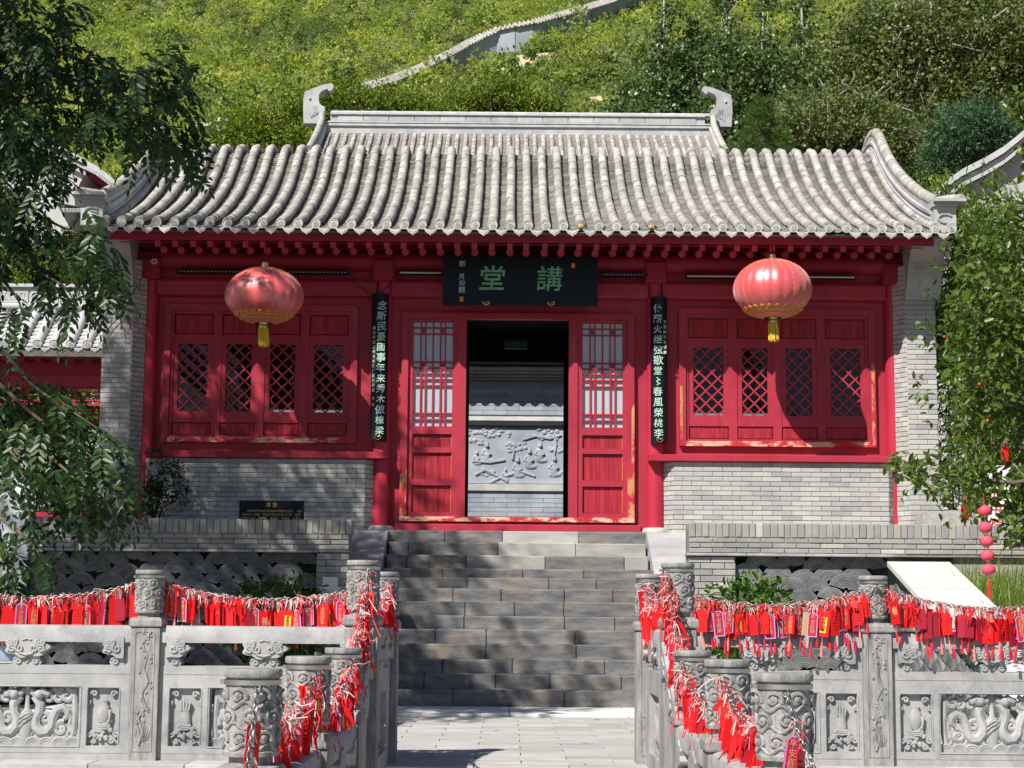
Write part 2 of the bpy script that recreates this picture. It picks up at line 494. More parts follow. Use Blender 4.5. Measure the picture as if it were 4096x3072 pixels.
    def blob(s, c, r, n=6, m=4, sq=(1, 1, 1)):
        vs, fs = [], []
        vs.append((c[0], c[1], c[2] - r * sq[2]))
        for j in range(1, m):
            t = math.pi * j / m
            for i in range(n):
                a = 2 * math.pi * i / n
                vs.append((c[0] + r * sq[0] * math.sin(t) * math.cos(a), c[1] + r * sq[1] * math.sin(t) * math.sin(a), c[2] - r * sq[2] * math.cos(t)))
        vs.append((c[0], c[1], c[2] + r * sq[2]))
        for i in range(n):
            fs.append((0, 1 + (i + 1) % n, 1 + i))
        for j in range(m - 2):
            for i in range(n):
                fs.append((1 + j * n + i, 1 + j * n + (i + 1) % n, 1 + (j + 1) * n + (i + 1) % n, 1 + (j + 1) * n + i))
        L = len(vs) - 1
        for i in range(n):
            fs.append((1 + (m - 2) * n + i, 1 + (m - 2) * n + (i + 1) % n, L))
        return s.add(vs, fs)

    def xf(s, M):
        s.v = [tuple(M @ Vector(v)) for v in s.v]
        return s

    def join(s, o, M=None):
        s.add([tuple(M @ Vector(v)) for v in o.v] if M is not None else o.v, o.f)
        return s

    def mesh(s, name='mesh', m=None, smooth=False, fix=True):
        me = bpy.data.meshes.new(name)
        me.from_pydata(s.v, [], s.f)
        if fix:
            bm = bmesh.new(); bm.from_mesh(me)
            bmesh.ops.recalc_face_normals(bm, faces=bm.faces)
            bm.to_mesh(me); bm.free()
        if smooth:
            me.polygons.foreach_set('use_smooth', [True] * len(me.polygons))
            if smooth != 'all':
                me.set_sharp_from_angle(angle=math.radians(40))
        if m: me.materials.append(MATS[m] if isinstance(m, str) else m)
        me.update()
        return me


def put(name, mb, m, parent=None, smooth=False, **kw):
    return ob(name, mb.mesh(name, m, smooth), None, parent, **kw)


def mesh_np(name, V, F, m, smooth=False):
    """V (n,3), F (k,4) or (k,3) index array -> mesh."""
    me = bpy.data.meshes.new(name)
    V = np.asarray(V, dtype=np.float32); F = np.asarray(F, dtype=np.int32)
    k, w = F.shape
    me.vertices.add(len(V)); me.vertices.foreach_set('co', V.ravel())
    me.loops.add(k * w); me.loops.foreach_set('vertex_index', F.ravel())
    me.polygons.add(k)
    me.polygons.foreach_set('loop_start', np.arange(0, k * w, w, dtype=np.int32))
    me.polygons.foreach_set('loop_total', np.full(k, w, dtype=np.int32))
    me.materials.append(MATS[m])
    me.update(calc_edges=True)
    if smooth: me.polygons.foreach_set('use_smooth', np.ones(k, dtype=bool))
    return me


_bev = {}


def bev_box(lx, ly, lz, b=0.004, m=None):
    """Shared bevelled block centred on its origin."""
    key = (round(lx, 3), round(ly, 3), round(lz, 3), b, m)
    if key not in _bev:
        bm = bmesh.new()
        bmesh.ops.create_cube(bm, size=1.0)
        bmesh.ops.scale(bm, vec=(key[0], key[1], key[2]), verts=bm.verts)
        bmesh.ops.bevel(bm, geom=list(bm.edges), offset=b, segments=1, affect='EDGES')
        me = bpy.data.meshes.new('block'); bm.to_mesh(me); bm.free()
        if m: me.materials.append(MATS[m])
        _bev[key] = me
    return _bev[key]


def bricks(parent, x0, x1, z0, z1, y, m='brick', course=0.0635, L=0.25, depth=0.05, gap=0.007, name='brick', proud=0.0025,
           joined=None, M=None, seed=0):
    """Running-bond bricks on a front face at depth y; each its own object, or joined into the MB given."""
    r = random.Random(seed)
    n = max(1, int(round((z1 - z0) / course)))
    h = (z1 - z0) / n
    for k in range(n):
        zc = z0 + h * (k + 0.5)
        x = x0 - (L / 2 if k % 2 else 0) - r.choice((0, 0, 0.02))
        while x < x1 - 0.01:
            a, b = max(x, x0), min(x + L, x1)
            x += L
            if b - a < 0.03: continue
            w = round((b - a - gap) / 0.005) * 0.005
            yy = y + depth / 2 + r.uniform(-proud, proud)
            if joined is not None:
                joined.cbox((a + b) / 2 - w / 2, (a + b) / 2 + w / 2, yy - depth / 2, yy + depth / 2, zc - h / 2 + gap / 2, zc + h / 2 - gap / 2, 0.004)
            else:
                ob(name, bev_box(w, depth, h - gap, 0.004, m), None, parent, loc=((a + b) / 2, yy, zc),
                   rot=(r.uniform(-.006, .006), 0, r.uniform(-.004, .004)))


def text_mesh(s, size, m, extrude=0.002, bold=0.0, space=1.0, align='CENTER', shear=0.0, jitter=0.0):
    """Lettering as a mesh lying in the x-z plane facing -y, centred on its origin; lines split on newlines."""
    cu = bpy.data.curves.new('lettering', 'FONT')
    cu.body = s
    cu.size = size
    cu.align_x = align
    cu.align_y = 'CENTER'
    cu.space_line = space
    cu.offset = bold
    cu.extrude = extrude
    cu.shear = shear
    cu.resolution_u = 2
    o = bpy.data.objects.new('lettering', cu)
    COL.objects.link(o)
    dg = bpy.context.evaluated_depsgraph_get()
    me = bpy.data.meshes.new_from_object(o.evaluated_get(dg))
    bpy.data.objects.remove(o); bpy.data.curves.remove(cu)
    me.transform(Matrix.Rotation(math.pi / 2, 4, 'X'))
    me.materials.clear()
    me.materials.append(MATS[m])
    return me


def brush_column(chars, size, step, m, seed=0, bold=0.004):
    """A vertical column of hand-written characters as one mesh, its top at z = 0."""
    r = random.Random(seed)
    bm = bmesh.new()
    for i, ch in enumerate(chars):
        me = text_mesh(ch, size * r.uniform(0.93, 1.08), m, 0.0015, bold * size, shear=r.uniform(0.02, 0.14))
        me.transform(Matrix.Translation((r.uniform(-.04, .04) * size, 0, -step * (i + 0.5))) @ Matrix.Rotation(r.uniform(-.09, .03), 4, 'Y'))
        bm.from_mesh(me)
        bpy.data.meshes.remove(me)
    me = bpy.data.meshes.new('lettering'); bm.to_mesh(me); bm.free()
    me.materials.append(MATS[m])
    return me


# all lettering first, while the scene is still small
TXT = {}
TXT['tang'] = text_mesh('堂', 0.31, 'jade', 0.003, 0.0035, shear=0.08)
TXT['jiang'] = text_mesh('講', 0.31, 'jade', 0.003, 0.0012, shear=0.08)
TXT['sig'] = brush_column('劉', 0.085, 0.1, 'jade_pale', 3)
TXT['sig2'] = brush_column('月卯題', 0.085, 0.088, 'jade_pale', 4)
TXT['left'] = brush_column('念斯民憂國事年来秀木做棟梁', 0.122, 0.1345, 'jade_pale', 5)
TXT['left_small'] = brush_column('歲在甲辰之仲冬於石门劉月卯書', 0.052, 0.062, 'jade_pale', 6, 0.004)
TXT['right'] = brush_column('傳薪火继弦歌堂〻春風榮桃李', 0.122, 0.1345, 'jade_pale', 7)
TXT['right_small'] = brush_column('王鳳林先生撰聯', 0.052, 0.066, 'jade_pale', 8, 0.004)
TXT['plaque_title'] = text_mesh('讲 堂', 0.058, 'gold_paint', 0.001, 0.0006)
TXT['plaque'] = text_mesh('　　讲堂是书院山长及教授讲课授业之所。《元\n氏县志》记载：“封龙书院在封龙山之阳，汉李\n躬授业之所，唐郭震、宋李昉、张璠叟，元李冶', 0.0315, 'gold_paint', 0.001, 0.0, 1.35)
TXT['exit'] = text_mesh('← 出口 →', 0.06, 'exit_mark', 0.001)
TXT['tag_a'] = brush_column('平安喜樂', 0.034, 0.033, 'tag_ink', 9)
TXT['tag_b'] = brush_column('金榜題名', 0.034, 0.033, 'tag_ink', 10)
TXT['tag_c'] = brush_column('萬事順意', 0.034, 0.033, 'tag_ink', 11)
TXT['tag_d'] = brush_column('前程似錦', 0.030, 0.029, 'tag_ink_dark', 12)
TXT['tag_e'] = brush_column('逢考必過', 0.028, 0.030, 'tag_ink_dark', 13)
TXT['tag_f'] = text_mesh('福', 0.055, 'tag_ink', 0.001, 0.001)
TXT['sign'] = brush_column('封龙书院', 0.15, 0.16, 'sign_red', 14)
# ------------------------------------------------------------------ the setting: ground, pavements, terraces
def struct(name, mb, m, **kw):
    return tag(put(name, mb, m, **kw), kind='structure')


g = MB(); g.add([(-500, -120, -0.62), (500, -120, -0.62), (500, 500, -0.62), (-500, 500, -0.62)], [(0, 1, 2, 3)])
struct('ground', g, 'soil')
struct('lower_terrace', MB().box(-9, 9, -6, 10.9, -0.61, -0.45), 'paver')

PAVE_D0, STRIP_D0, STAIR_D0 = 10.95, 15.85, 17.24
pavement = struct('pavement', MB().box(-9, 9, PAVE_D0 + 0.01, 17.98, -0.60, -0.03), 'joint')
r = random.Random(3)
for k in range(17):                                   # 60 x 30 cm pavers in running bond
    y0 = PAVE_D0 + 0.30 * k
    x = -3.9 - (0.3 if k % 2 else 0) + 0.08
    while x < 4.1:
        ob('paver', bev_box(0.594, 0.294, 0.05, 0.003, 'paver'), None, pavement, loc=(x + 0.3, y0 + 0.147, -0.025 + r.uniform(-.0012, .0012)))
        x += 0.6
x = -4.4
while x < 4.4:
    w = 1.1
    ob('strip_slab', bev_box(w - 0.004, STAIR_D0 - PAVE_D0 - 0.3 * 17 + 0.02, 0.075, 0.008, 'paver_white'), None, pavement,
       loc=(x + w / 2, (STAIR_D0 + PAVE_D0 + 5.1) / 2 + 0.01, -0.012))
    x += w
for i, (px, py) in enumerate(((2254, 2872), (2388, 2868), (2508, 2881), (2530, 2913), (2338, 3038), (2342, 2958), (2095, 2836), (2472, 2890), (1984, 2911))):
    p = at(px, py, 0.97 * 6900 / (py - 2440))
    m = MB()
    m.add([(-.035, 0, 0), (-.01, -.014, .006), (.035, 0, .003), (.005, .016, .010)], [(0, 1, 2, 3)])
    o = put('fallen_leaf', m, 'leaf_dry', loc=(p.x, p.y, 0.034 if p.y > 16.05 else 0.004), rot=(0, 0, r.uniform(0, 6)))
    tag(o, ('dry yellow leaf lying on the pavement, %s from the staircase of the scattered nine' %
            ('third', 'second', 'fourth', 'sixth', 'ninth', 'eighth', 'first', 'fifth', 'seventh')[i]), 'leaf', 'fallen leaves on the pavement')

ZF = 1.94
WALL_D = 18.0
SX0, SX1 = -1.67, 1.84                                # the stairwell between the terrace walls
tb = MB().box(-14, -2.3, WALL_D + 0.36, 21.60, -0.6, 1.86).box(2.45, 14, WALL_D + 0.36, 21.60, -0.6, 1.86)
tb.box(-14, 14, 21.60, 36.0, -0.6, 1.925)
struct('hall_terrace', tb, 'floor_dark')

# ------------------------------------------------------------------ staircase
STEP_PX = [2763.5, 2701.9, 2641.5, 2579.9, 2521.4, 2467, 2410, 2358, 2315, 2278, 2224, 2173, 2127]
stairs = empty('stone_staircase', (0.08, 17.3, 0.0), 'wide flight of dark grey stone steps climbing to the red hall', 'staircase')
r = random.Random(11)
zp = 0.0
mass = MB()
for k, py in enumerate(STEP_PX):
    d = STAIR_D0 + 0.36 * k
    z = at(2060, py, d).z
    top3 = k >= 10
    x0, x1 = (SX0 + 0.01, SX1 - 0.01) if k < 3 else (-2.0, 2.15) if not top3 else (-1.50, 1.66)
    if k == 12: x0, x1 = -1.62, 1.78
    cuts = [x0]
    x = x0 + r.choice((0.25, 0.55, 0.8))
    while x < x1 - 0.25:
        cuts.append(x)
        x += r.choice((0.72, 0.95, 0.95, 1.1, 0.55))
    cuts.append(x1)
    for a, b in zip(cuts, cuts[1:]):
        w = round((b - a) / 0.01) * 0.01 - 0.004
        pale = (k >= 10 and (a + b) / 2 > -0.4 and r.random() < 0.75) or r.random() < 0.06
        ob('step_block', bev_box(w, 0.44, round(z - zp + 0.012, 3), 0.011, 'step_pale' if pale else 'step'), None, stairs,
           loc=((a + b) / 2, d + 0.22 + r.uniform(-.004, .004), (z + zp) / 2 + r.uniform(-.0025, .0025)), rot=(0, 0, r.uniform(-.0015, .0015)))
    mass.box(SX0 + 0.02, SX1 - 0.02, d + 0.05, d + 0.42, -0.3, zp)
    zp = z
put('core', mass, 'joint', stairs)
# sloping side slabs beside the three top steps
zb, db = at(2060, 2315, 20.2).z, 20.15
for x0, x1 in ((-1.67 - 0.32, -1.52), (1.68, 1.84 + 0.32)):
    m = MB().prism_x([(db, zb - 0.25), (21.55, zb - 0.25), (21.55, 1.935), (21.40, 1.935), (db, zb + 0.03)], x0, x1)
    put('side_slab', m, 'ramp_stone', stairs)

# ------------------------------------------------------------------ terrace walls with wave-tile panels
def fan_mesh():
    mb = MB()
    R, n = 0.165, 9
    for i in range(7):                                  # stacked roof-tile edges seen end on
        ro, ri = R - i * 0.021, R - i * 0.021 - 0.0155
        y0 = -0.002 - (6 - i) * 0.0015
        vs, fs = [], []
        for j in range(n + 1):
            a = math.radians(8) + (math.pi - math.radians(16)) * j / n
            c, s_ = math.cos(a), math.sin(a)
            vs += [(ro * c, y0, ro * s_), (ri * c, y0, ri * s_), (ro * c, 0.045, ro * s_)]
        for j in range(n):
            k0, k1 = j * 3, j * 3 + 3
            fs += [(k0, k1, k1 + 1, k0 + 1), (k0 + 2, k1 + 2, k1, k0)]
        mb.add(vs, fs)
    return mb.mesh('wave_tile', 'wave_tile', fix=False)


FAN = fan_mesh()


def terrace_wall(name, label, x0, x1, pier_x, wave, seed):
    """Retaining wall: soldier course on top, three courses, a pale ledge, wave tiles below, a brick pier by the stairs."""
    t = empty(name, ((x0 + x1) / 2, WALL_D + 0.15, 0.0), label, 'wall')
    rr = random.Random(seed)
    y = WALL_D
    put('mortar', MB().box(x0 + .004, x1 - .004, y + 0.012, y + 0.34, 1.55, 1.878).box(x0 + .004, x1 - .004, y + 0.20, y + 0.339, -0.02, 1.55), 'mortar_dark', t)
    x = x0
    while x < x1 - 0.02:                                # soldier course
        w = rr.choice((0.07, 0.075, 0.08, 0.065))
        ob('brick', bev_box(w - 0.008, 0.34, 0.148, 0.006, 'brick_old'), None, t, loc=(x + w / 2, y + 0.172 + rr.uniform(-.006, .006), 1.812 + rr.uniform(-.004, .004)),
           rot=(0, rr.uniform(-.03, .03), 0))
        x += w
    bricks(t, x0, x1, 1.575, 1.735, y, 'brick_old', 0.053, 0.25, 0.06, 0.009, proud=0.005, seed=seed)
    x = x0 - 0.02
    lim = x1 if wave[1] >= x1 - .05 else wave[1]
    while x < lim:                                      # the pale ledge
        w = min(0.62, lim + 0.02 - x)
        ob('ledge_slab', bev_box(w - 0.006, 0.30, 0.028, 0.004, 'stone'), None, t, loc=(x + w / 2, y + 0.115, 1.559))
        x += 0.62
    px0, px1 = pier_x
    bricks(t, px0, px1, 0.02, 1.538, y + 0.005, 'brick_old', 0.066, 0.25, 0.06, 0.008, proud=0.003, seed=seed + 1)
    put('pier_core', MB().box(px0 + .006, px1 - .006, y + 0.018, y + 0.205, 0, 1.538), 'mortar_dark', t)
    if x1 < 0:
        pass
    wx0, wx1 = wave
    put('panel_back', MB().box(wx0, wx1, y + 0.165, y + 0.195, 0.0, 1.54), 'wave_back', t)
    row = 0
    z = 1.44
    while z > -0.05:
        x = wx0 + (0.14 if row % 2 else 0.0)
        while x < wx1 + 0.02:
            s = rr.uniform(0.84, 1.06)
            if wx0 + 0.1 < x < wx1 - 0.1:
                ob('wave_tile', FAN, None, t, loc=(x + rr.uniform(-.03, .03), y + 0.085 - row * 0.0004 + rr.uniform(-.006, .006), z - 0.02 + rr.uniform(-.03, .03)),
                   rot=(0, rr.uniform(-.16, .16), 0), scl=(s * 1.06, 1, s))
            x += 0.285
        z -= 0.118
        row += 1
    return t


wl = terrace_wall('terrace_wall', 'shaded brick terrace wall with dark wave tiles, left of the staircase', -5.75, SX0 - 0.01, (-2.02, SX0 - 0.01), (-5.6, -2.02), 21)
wr = terrace_wall('terrace_wall', 'sunlit brick terrace wall with pale wave tiles, right of the staircase', SX1 + 0.01, 6.9, (SX1 + 0.01, 2.34), (2.34, 3.95), 22)
# returns of both walls into the stairwell
for t, x in ((wl, -2.32), (wr, 2.17)):
    put('return_wall', MB().box(x, x + 0.30, WALL_D + 0.345, 21.5, -0.02, 1.86), 'brick_old', t)
put('plain_wall', MB().box(4.62, 6.88, WALL_D + .07, WALL_D + .195, -0.02, 1.572), 'brick_old', wr)

# sloping flank wall with a white coping, right side
fl = empty('flank_wall', (4.2, 15.5, 0.0), 'sloping flank wall with wide white stone coping and wave-tile side', 'wall')
A, B = (17.96, 1.50), (12.6, 0.04)
def slope_z(d): return A[1] + (B[1] - A[1]) * (A[0] - d) / (A[0] - B[0])
for k in range(5):
    d1 = A[0] - k * 1.08; d0 = max(B[0], d1 - 1.066)
    m = MB().prism_x([(d0, slope_z(d0) - 0.05), (d1, slope_z(d1) - 0.05), (d1, slope_z(d1)), (d0, slope_z(d0))], 3.90, 4.55)
    put('coping_slab', m, 'white_stone', fl)
m = MB().prism_x([(B[0] + .1, -0.02), (A[0] - 0.02, -0.02), (A[0] - .02, slope_z(A[0] - .02) - .055), (B[0] + .1, slope_z(B[0] + .1) - .055)], 4.02, 4.50)
put('core', m, 'wave_back', fl)
rr = random.Random(5)
d = 13.2
while d < 17.9:
    z = slope_z(d) - 0.22
    row = 0
    while z > -0.03:
        ob('wave_tile', FAN, None, fl, loc=(3.985, d + (0.14 if row % 2 else 0), z), rot=(0, rr.uniform(-.1, .1), math.pi / 2 * -1), scl=(1, 1, 1))
        z -= 0.118; row += 1
    d += 0.285

# ------------------------------------------------------------------ the lecture hall
XC = 0.10
hall = empty('lecture_hall', (XC, 22.0, 1.93), 'red timber lecture hall with grey tiled roof between brick end piers', 'building')
COLX = (-4.70, -1.665, 1.845, 4.92)

# stone edging and plinth
ob('plinth_stone', bev_box(10.9, 0.36, 0.10, 0.006, 'stone_rough'), None, hall, loc=(XC, 21.79, 1.885))
for i, x in enumerate(COLX):
    c = put('column', MB().lathe([(0.113, 2.02), (0.110, 3.2), (0.100, 5.42)], 28, (x, 22.05, 0)), 'red_col', hall, smooth=True)
    put('column_base', MB().lathe([(0.19, 1.93), (0.188, 1.965), (0.17, 2.0), (0.135, 2.022)], 28, (x, 22.05, 0)), 'stone_rough', c, smooth=True)
    m = MB().cbox(x - 0.145, x + 0.145, 21.86, 22.3, 5.17, 5.46, 0.03)
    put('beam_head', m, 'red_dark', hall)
BAYS = [(COLX[0], COLX[1]), (COLX[1], COLX[2]), (COLX[2], COLX[3])]
for a, b in BAYS:
    a, b = a + 0.095, b - 0.095
    z0, z1, y0 = 4.975, 5.205, 21.975
    prof = [(y0 + .05, z0), (y0 + .018, z0 + .012), (y0, z0 + .045), (y0, z1 - .045), (y0 + .018, z1 - .012), (y0 + .05, z1), (22.25, z1), (22.25, z0)]
    put('lintel', MB().prism_x(prof, a, b), 'red', hall)
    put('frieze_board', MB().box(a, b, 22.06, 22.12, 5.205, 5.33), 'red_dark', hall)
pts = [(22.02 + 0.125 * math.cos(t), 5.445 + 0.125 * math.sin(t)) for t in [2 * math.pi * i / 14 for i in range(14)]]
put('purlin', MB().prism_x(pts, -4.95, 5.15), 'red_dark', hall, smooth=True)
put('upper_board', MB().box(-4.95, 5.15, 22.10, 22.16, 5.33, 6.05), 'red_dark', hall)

# rafters: square ones above, round ones below
SP = (5.204 + 4.841) / 46
for i in range(45):
    x = -4.841 + SP * (i + 0.95)
    if x < -4.6 or x > 4.86: continue
    x += rng.uniform(-.008, .008)
    m = MB().box(-.034, .034, 0, 1.1, -.039, .039)
    ob('square_rafter', _bev.setdefault('sq', m.mesh('square_rafter', 'red')), None, hall, loc=(x, 21.03, 5.449), rot=(0.30, 0, 0))
    ob('round_rafter', _bev.setdefault('rd', MB().lathe([(0.046, 0), (0.046, 1.3)], 14).xf(Matrix.Rotation(-math.pi / 2, 4, 'X')).mesh('round_rafter', 'red', smooth=True)), None, hall,
       loc=(x, 21.43, 5.452), rot=(0.34, 0, 0))
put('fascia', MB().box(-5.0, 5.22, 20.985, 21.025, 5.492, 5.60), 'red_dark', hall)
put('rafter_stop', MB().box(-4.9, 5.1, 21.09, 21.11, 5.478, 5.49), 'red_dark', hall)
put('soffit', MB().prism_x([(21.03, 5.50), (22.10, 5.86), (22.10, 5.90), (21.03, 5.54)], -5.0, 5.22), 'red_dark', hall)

# brick dado walls under the windows
DZ0, DZ1, DY = 1.935, 2.855, 21.86
for k, (x0, x1) in enumerate(((-4.59, -1.86), (2.06, 4.79))):
    w = put('dado_wall', MB().prism([(x0 - .0 + .006, DZ0), (x1 - .006, DZ0), (x1 - .006, DZ1), (x0 + .006, DZ1)], DY + 0.010, DY + 0.22), 'mortar', hall)
    bricks(w, x0, x1, DZ0, DZ1, DY, 'brick', 0.0613, 0.25, 0.05, 0.006, seed=31 + k)
    for s, xe in ((-1, x0), (1, x1)):                   # splayed ends
        jb = MB()
        bricks(None, 0, 0.19, DZ0, DZ1, 0, 'brick', 0.0613, 0.13, 0.05, 0.006, joined=jb, seed=40 + k)
        ang = math.radians(52)
        if s > 0:
            M = Matrix.Translation((xe, DY, 0)) @ Matrix.Rotation(ang, 4, 'Z')
        else:
            M = Matrix.Translation((xe, DY, 0)) @ Matrix.Rotation(-ang, 4, 'Z') @ Matrix.Translation((-0.19, 0, 0))
        tag(put('end_bricks', jb.xf(M), 'brick', w), kind='stuff')

# brick piers at both ends
PY = 21.75
for s in (-1, 1):
    x0, x1 = (XC - 5.33, XC - 4.95) if s < 0 else (XC + 4.93, XC + 5.31)
    pier = put('brick_pier', MB().box(x0 + .006, x1 - .006, PY + .012, 27.0, 1.93, 5.9), 'mortar', hall)
    if s > 0:
        bricks(pier, x0, x1, 1.935, 4.945, PY, 'brick', 0.0635, 0.26, 0.05, 0.006, seed=51)
    else:
        jb = MB(); bricks(None, x0, x1, 1.935, 4.945, PY, 'brick', 0.0635, 0.26, 0.05, 0.006, joined=jb, seed=52)
        tag(put('front_bricks', jb, 'brick', pier), kind='stuff')
    jb = MB()
    bricks(None, 0, 0.24, 1.935, 5.40, 0, 'brick', 0.0635, 0.13, 0.05, 0.006, joined=jb, seed=53)
    ang = math.radians(58)
    xi = x1 if s < 0 else x0
    if s < 0: M = Matrix.Translation((xi, PY, 0)) @ Matrix.Rotation(ang, 4, 'Z')
    else: M = Matrix.Translation((xi, PY, 0)) @ Matrix.Rotation(-ang, 4, 'Z') @ Matrix.Translation((-0.24, 0, 0))
    tag(put('splay_bricks', jb.xf(M), 'brick', pier), kind='stuff')
    xs0, xs1 = x0, x1
    jb = MB(); bricks(None, 0, 4.9, 1.935, 5.4, 0, 'brick', 0.0635, 0.26, 0.05, 0.006, joined=jb, seed=54)
    # corbelled head
    prof = [(PY - .012, 4.945), (PY - .012, 5.015), (PY - .028, 5.02), (PY - .05, 5.06), (PY - .10, 5.12), (PY - .13, 5.20), (PY - .135, 5.235),
            (PY - .155, 5.24), (PY - .155, 5.265), (PY - .17, 5.27), (PY - .17, 5.335), (PY - .20, 5.34), (PY - .20, 5.385), (PY - .23, 5.39), (PY - .23, 5.41),
            (PY - .47, 5.64), (PY - .62, 5.66), (PY + .1, 5.70), (PY + .1, 4.945)]
    fl_ = 0.0 if s < 0 else 0.0
    put('corbel', MB().prism_x(prof, x0 - (0.0 if s > 0 else .05), x1 + (.06 if s > 0 else 0.0)), 'ridge', pier)
    so = x1 + .06 if s > 0 else x0 - .05
    m = MB()
    for j in range(3):
        m.lathe([(0.05, 0), (0.05, .05)], 10, (0, 0, 0), caps=True)
        break
    sc = MB()
    for (yy, zz) in ((PY - .36, 5.46), (PY - .46, 5.56), (PY - .25, 5.36)):
        pts = [(yy + 0.055 * math.cos(t), zz + 0.055 * math.sin(t)) for t in [2 * math.pi * i / 12 for i in range(12)]]
        sc.prism_x(pts, min(so, so + s * .035), max(so, so + s * .035))
    put('corbel_scroll', sc, 'white_stone', pier)

# painted wall boards, window and door surrounds
WY = 22.10
def boards(x0, x1, z0, z1, hx0, hx1, hz0, hz1, m):
    mb = MB()
    mb.box(x0, hx0, WY, WY + .06, z0, z1).box(hx1, x1, WY, WY + .06, z0, z1)
    mb.box(hx0, hx1, WY, WY + .06, hz1, z1).box(hx0, hx1, WY, WY + .06, z0, hz0)
    return put('wall_board', mb, m, hall)


def lattice(x0, x1, z0, z1, y, step, w, t):
    """Diamond lattice bars clipped to a rectangle."""
    mb = MB()
    W, H = x1 - x0, z1 - z0
    n = int((W + H) / step) + 2
    for sgn in (1, -1):
        for k in range(-n, n + 1):
            c = k * step
            pts = []
            for (xa, za) in ((0, None), (W, None), (None, 0), (None, H)):
                if xa is not None:
                    zz = sgn * xa + c
                    if -1e-6 <= zz <= H + 1e-6: pts.append((xa, zz))
                else:
                    xx = (za - c) * sgn
                    if -1e-6 <= xx <= W + 1e-6: pts.append((xx, za))
            pts = sorted(set((round(a, 5), round(b, 5)) for a, b in pts))
            if len(pts) >= 2 and math.hypot(pts[-1][0] - pts[0][0], pts[-1][1] - pts[0][1]) > 0.03:
                a, b = pts[0], pts[-1]
                yy = y + (0.0 if sgn > 0 else 0.0023)
                mb.bar((x0 + a[0], yy, z0 + a[1]), (x0 + b[0], yy, z0 + b[1]), w, t)
    return mb


for k, (fx0, fx1) in enumerate(((-4.50, -2.00), (2.155, 4.685))):
    cx0, cx1 = (COLX[0] + .1, COLX[1] - .1) if k == 0 else (COLX[2] + .1, COLX[3] - .1)
    boards(cx0, cx1, 2.90, 4.975, fx0 + .05, fx1 - .05, 3.12, 4.82, 'red')
    sl = put('sill_board', MB().cbox(cx0 - .20 if k else -4.62, cx1 + .20 if k == 0 else 4.84, 21.80, 22.098, 2.857, 2.945, 0.008), 'red_peel' if k else 'red', hall)
    fz0, fz1 = 3.075, 4.865
    win = put('window', MB().box(fx0, fx0 + .085, 22.03, 22.15, fz0, fz1).box(fx1 - .085, fx1, 22.03, 22.15, fz0, fz1)
              .box(fx0 + .085, fx1 - .085, 22.03, 22.15, fz1 - .075, fz1), 'red', hall)
    put('window_sill', MB().box(fx0 + .085, fx1 - .085, 22.028, 22.15, fz0, fz0 + .065), 'worn_sill', win)
    if k:
        put('worn_edge', MB().box(fx1 - .055, fx1 - .012, 22.0275, 22.0295, 3.1, 4.15).box(fx0 + .008, fx0 + .04, 22.0275, 22.0295, 3.15, 3.85), 'worn_wood', win)
    ix0, ix1, iz0, iz1 = fx0 + .085, fx1 - .085, fz0 + .065, fz1 - .075
    put('inner_frame', MB().box(ix0, ix0 + .035, 22.06, 22.14, iz0, iz1).box(ix1 - .035, ix1, 22.06, 22.14, iz0, iz1)
        .box(ix0 + .035, ix1 - .035, 22.06, 22.14, iz0, iz0 + .03).box(ix0 + .035, ix1 - .035, 22.06, 22.14, iz1 - .045, iz1), 'red', win)
    ix0 += .035; ix1 -= .035; iz0 += .03; iz1 -= .045
    bw = (ix1 - ix0) / 4
    for j in range(1, 4):
        put('mullion', MB().box(ix0 + bw * j - .055, ix0 + bw * j + .055, 22.065, 22.135, iz0, iz1), 'red', win)
    for j in range(4):
        a = ix0 + bw * j + (.055 if j else .0); b = ix0 + bw * (j + 1) - (.055 if j < 3 else .0)
        put('transom', MB().box(a, b, 22.072, 22.13, 4.415, 4.475), 'red', win); put('transom', MB().box(a, b, 22.072, 22.13, 3.335, 3.415), 'red', win)
        put('top_panel', MB().cbox(a + .012, b - .012, 22.082, 22.11, 4.49, iz1 - .012, .008), 'red_wood', win)
        put('bottom_panel', MB().cbox(a + .008, b - .008, 22.090, 22.11, iz0 + .008, 3.328, .006), 'red_wood', win)
        put('panel_back', MB().box(a, b, 22.112, 22.128, 4.475, iz1).box(a, b, 22.112, 22.128, iz0, 3.335), 'orange_line' if k else 'red', win)
        s = 0.065
        put('casement', MB().box(a, a + s, 22.078, 22.125, 3.415, 4.415).box(b - s, b, 22.078, 22.125, 3.415, 4.415)
            .box(a + s, b - s, 22.078, 22.125, 4.355, 4.415).box(a + s, b - s, 22.078, 22.125, 3.415, 3.475), 'red', win)
        put('lattice', lattice(a + s, b - s, 3.475, 4.355, 22.10, 0.160, 0.020, 0.022), 'red', win)
        put('pane', MB().box(a + s - .004, b - s + .004, 22.118, 22.121, 3.472, 4.358), 'glass', win)

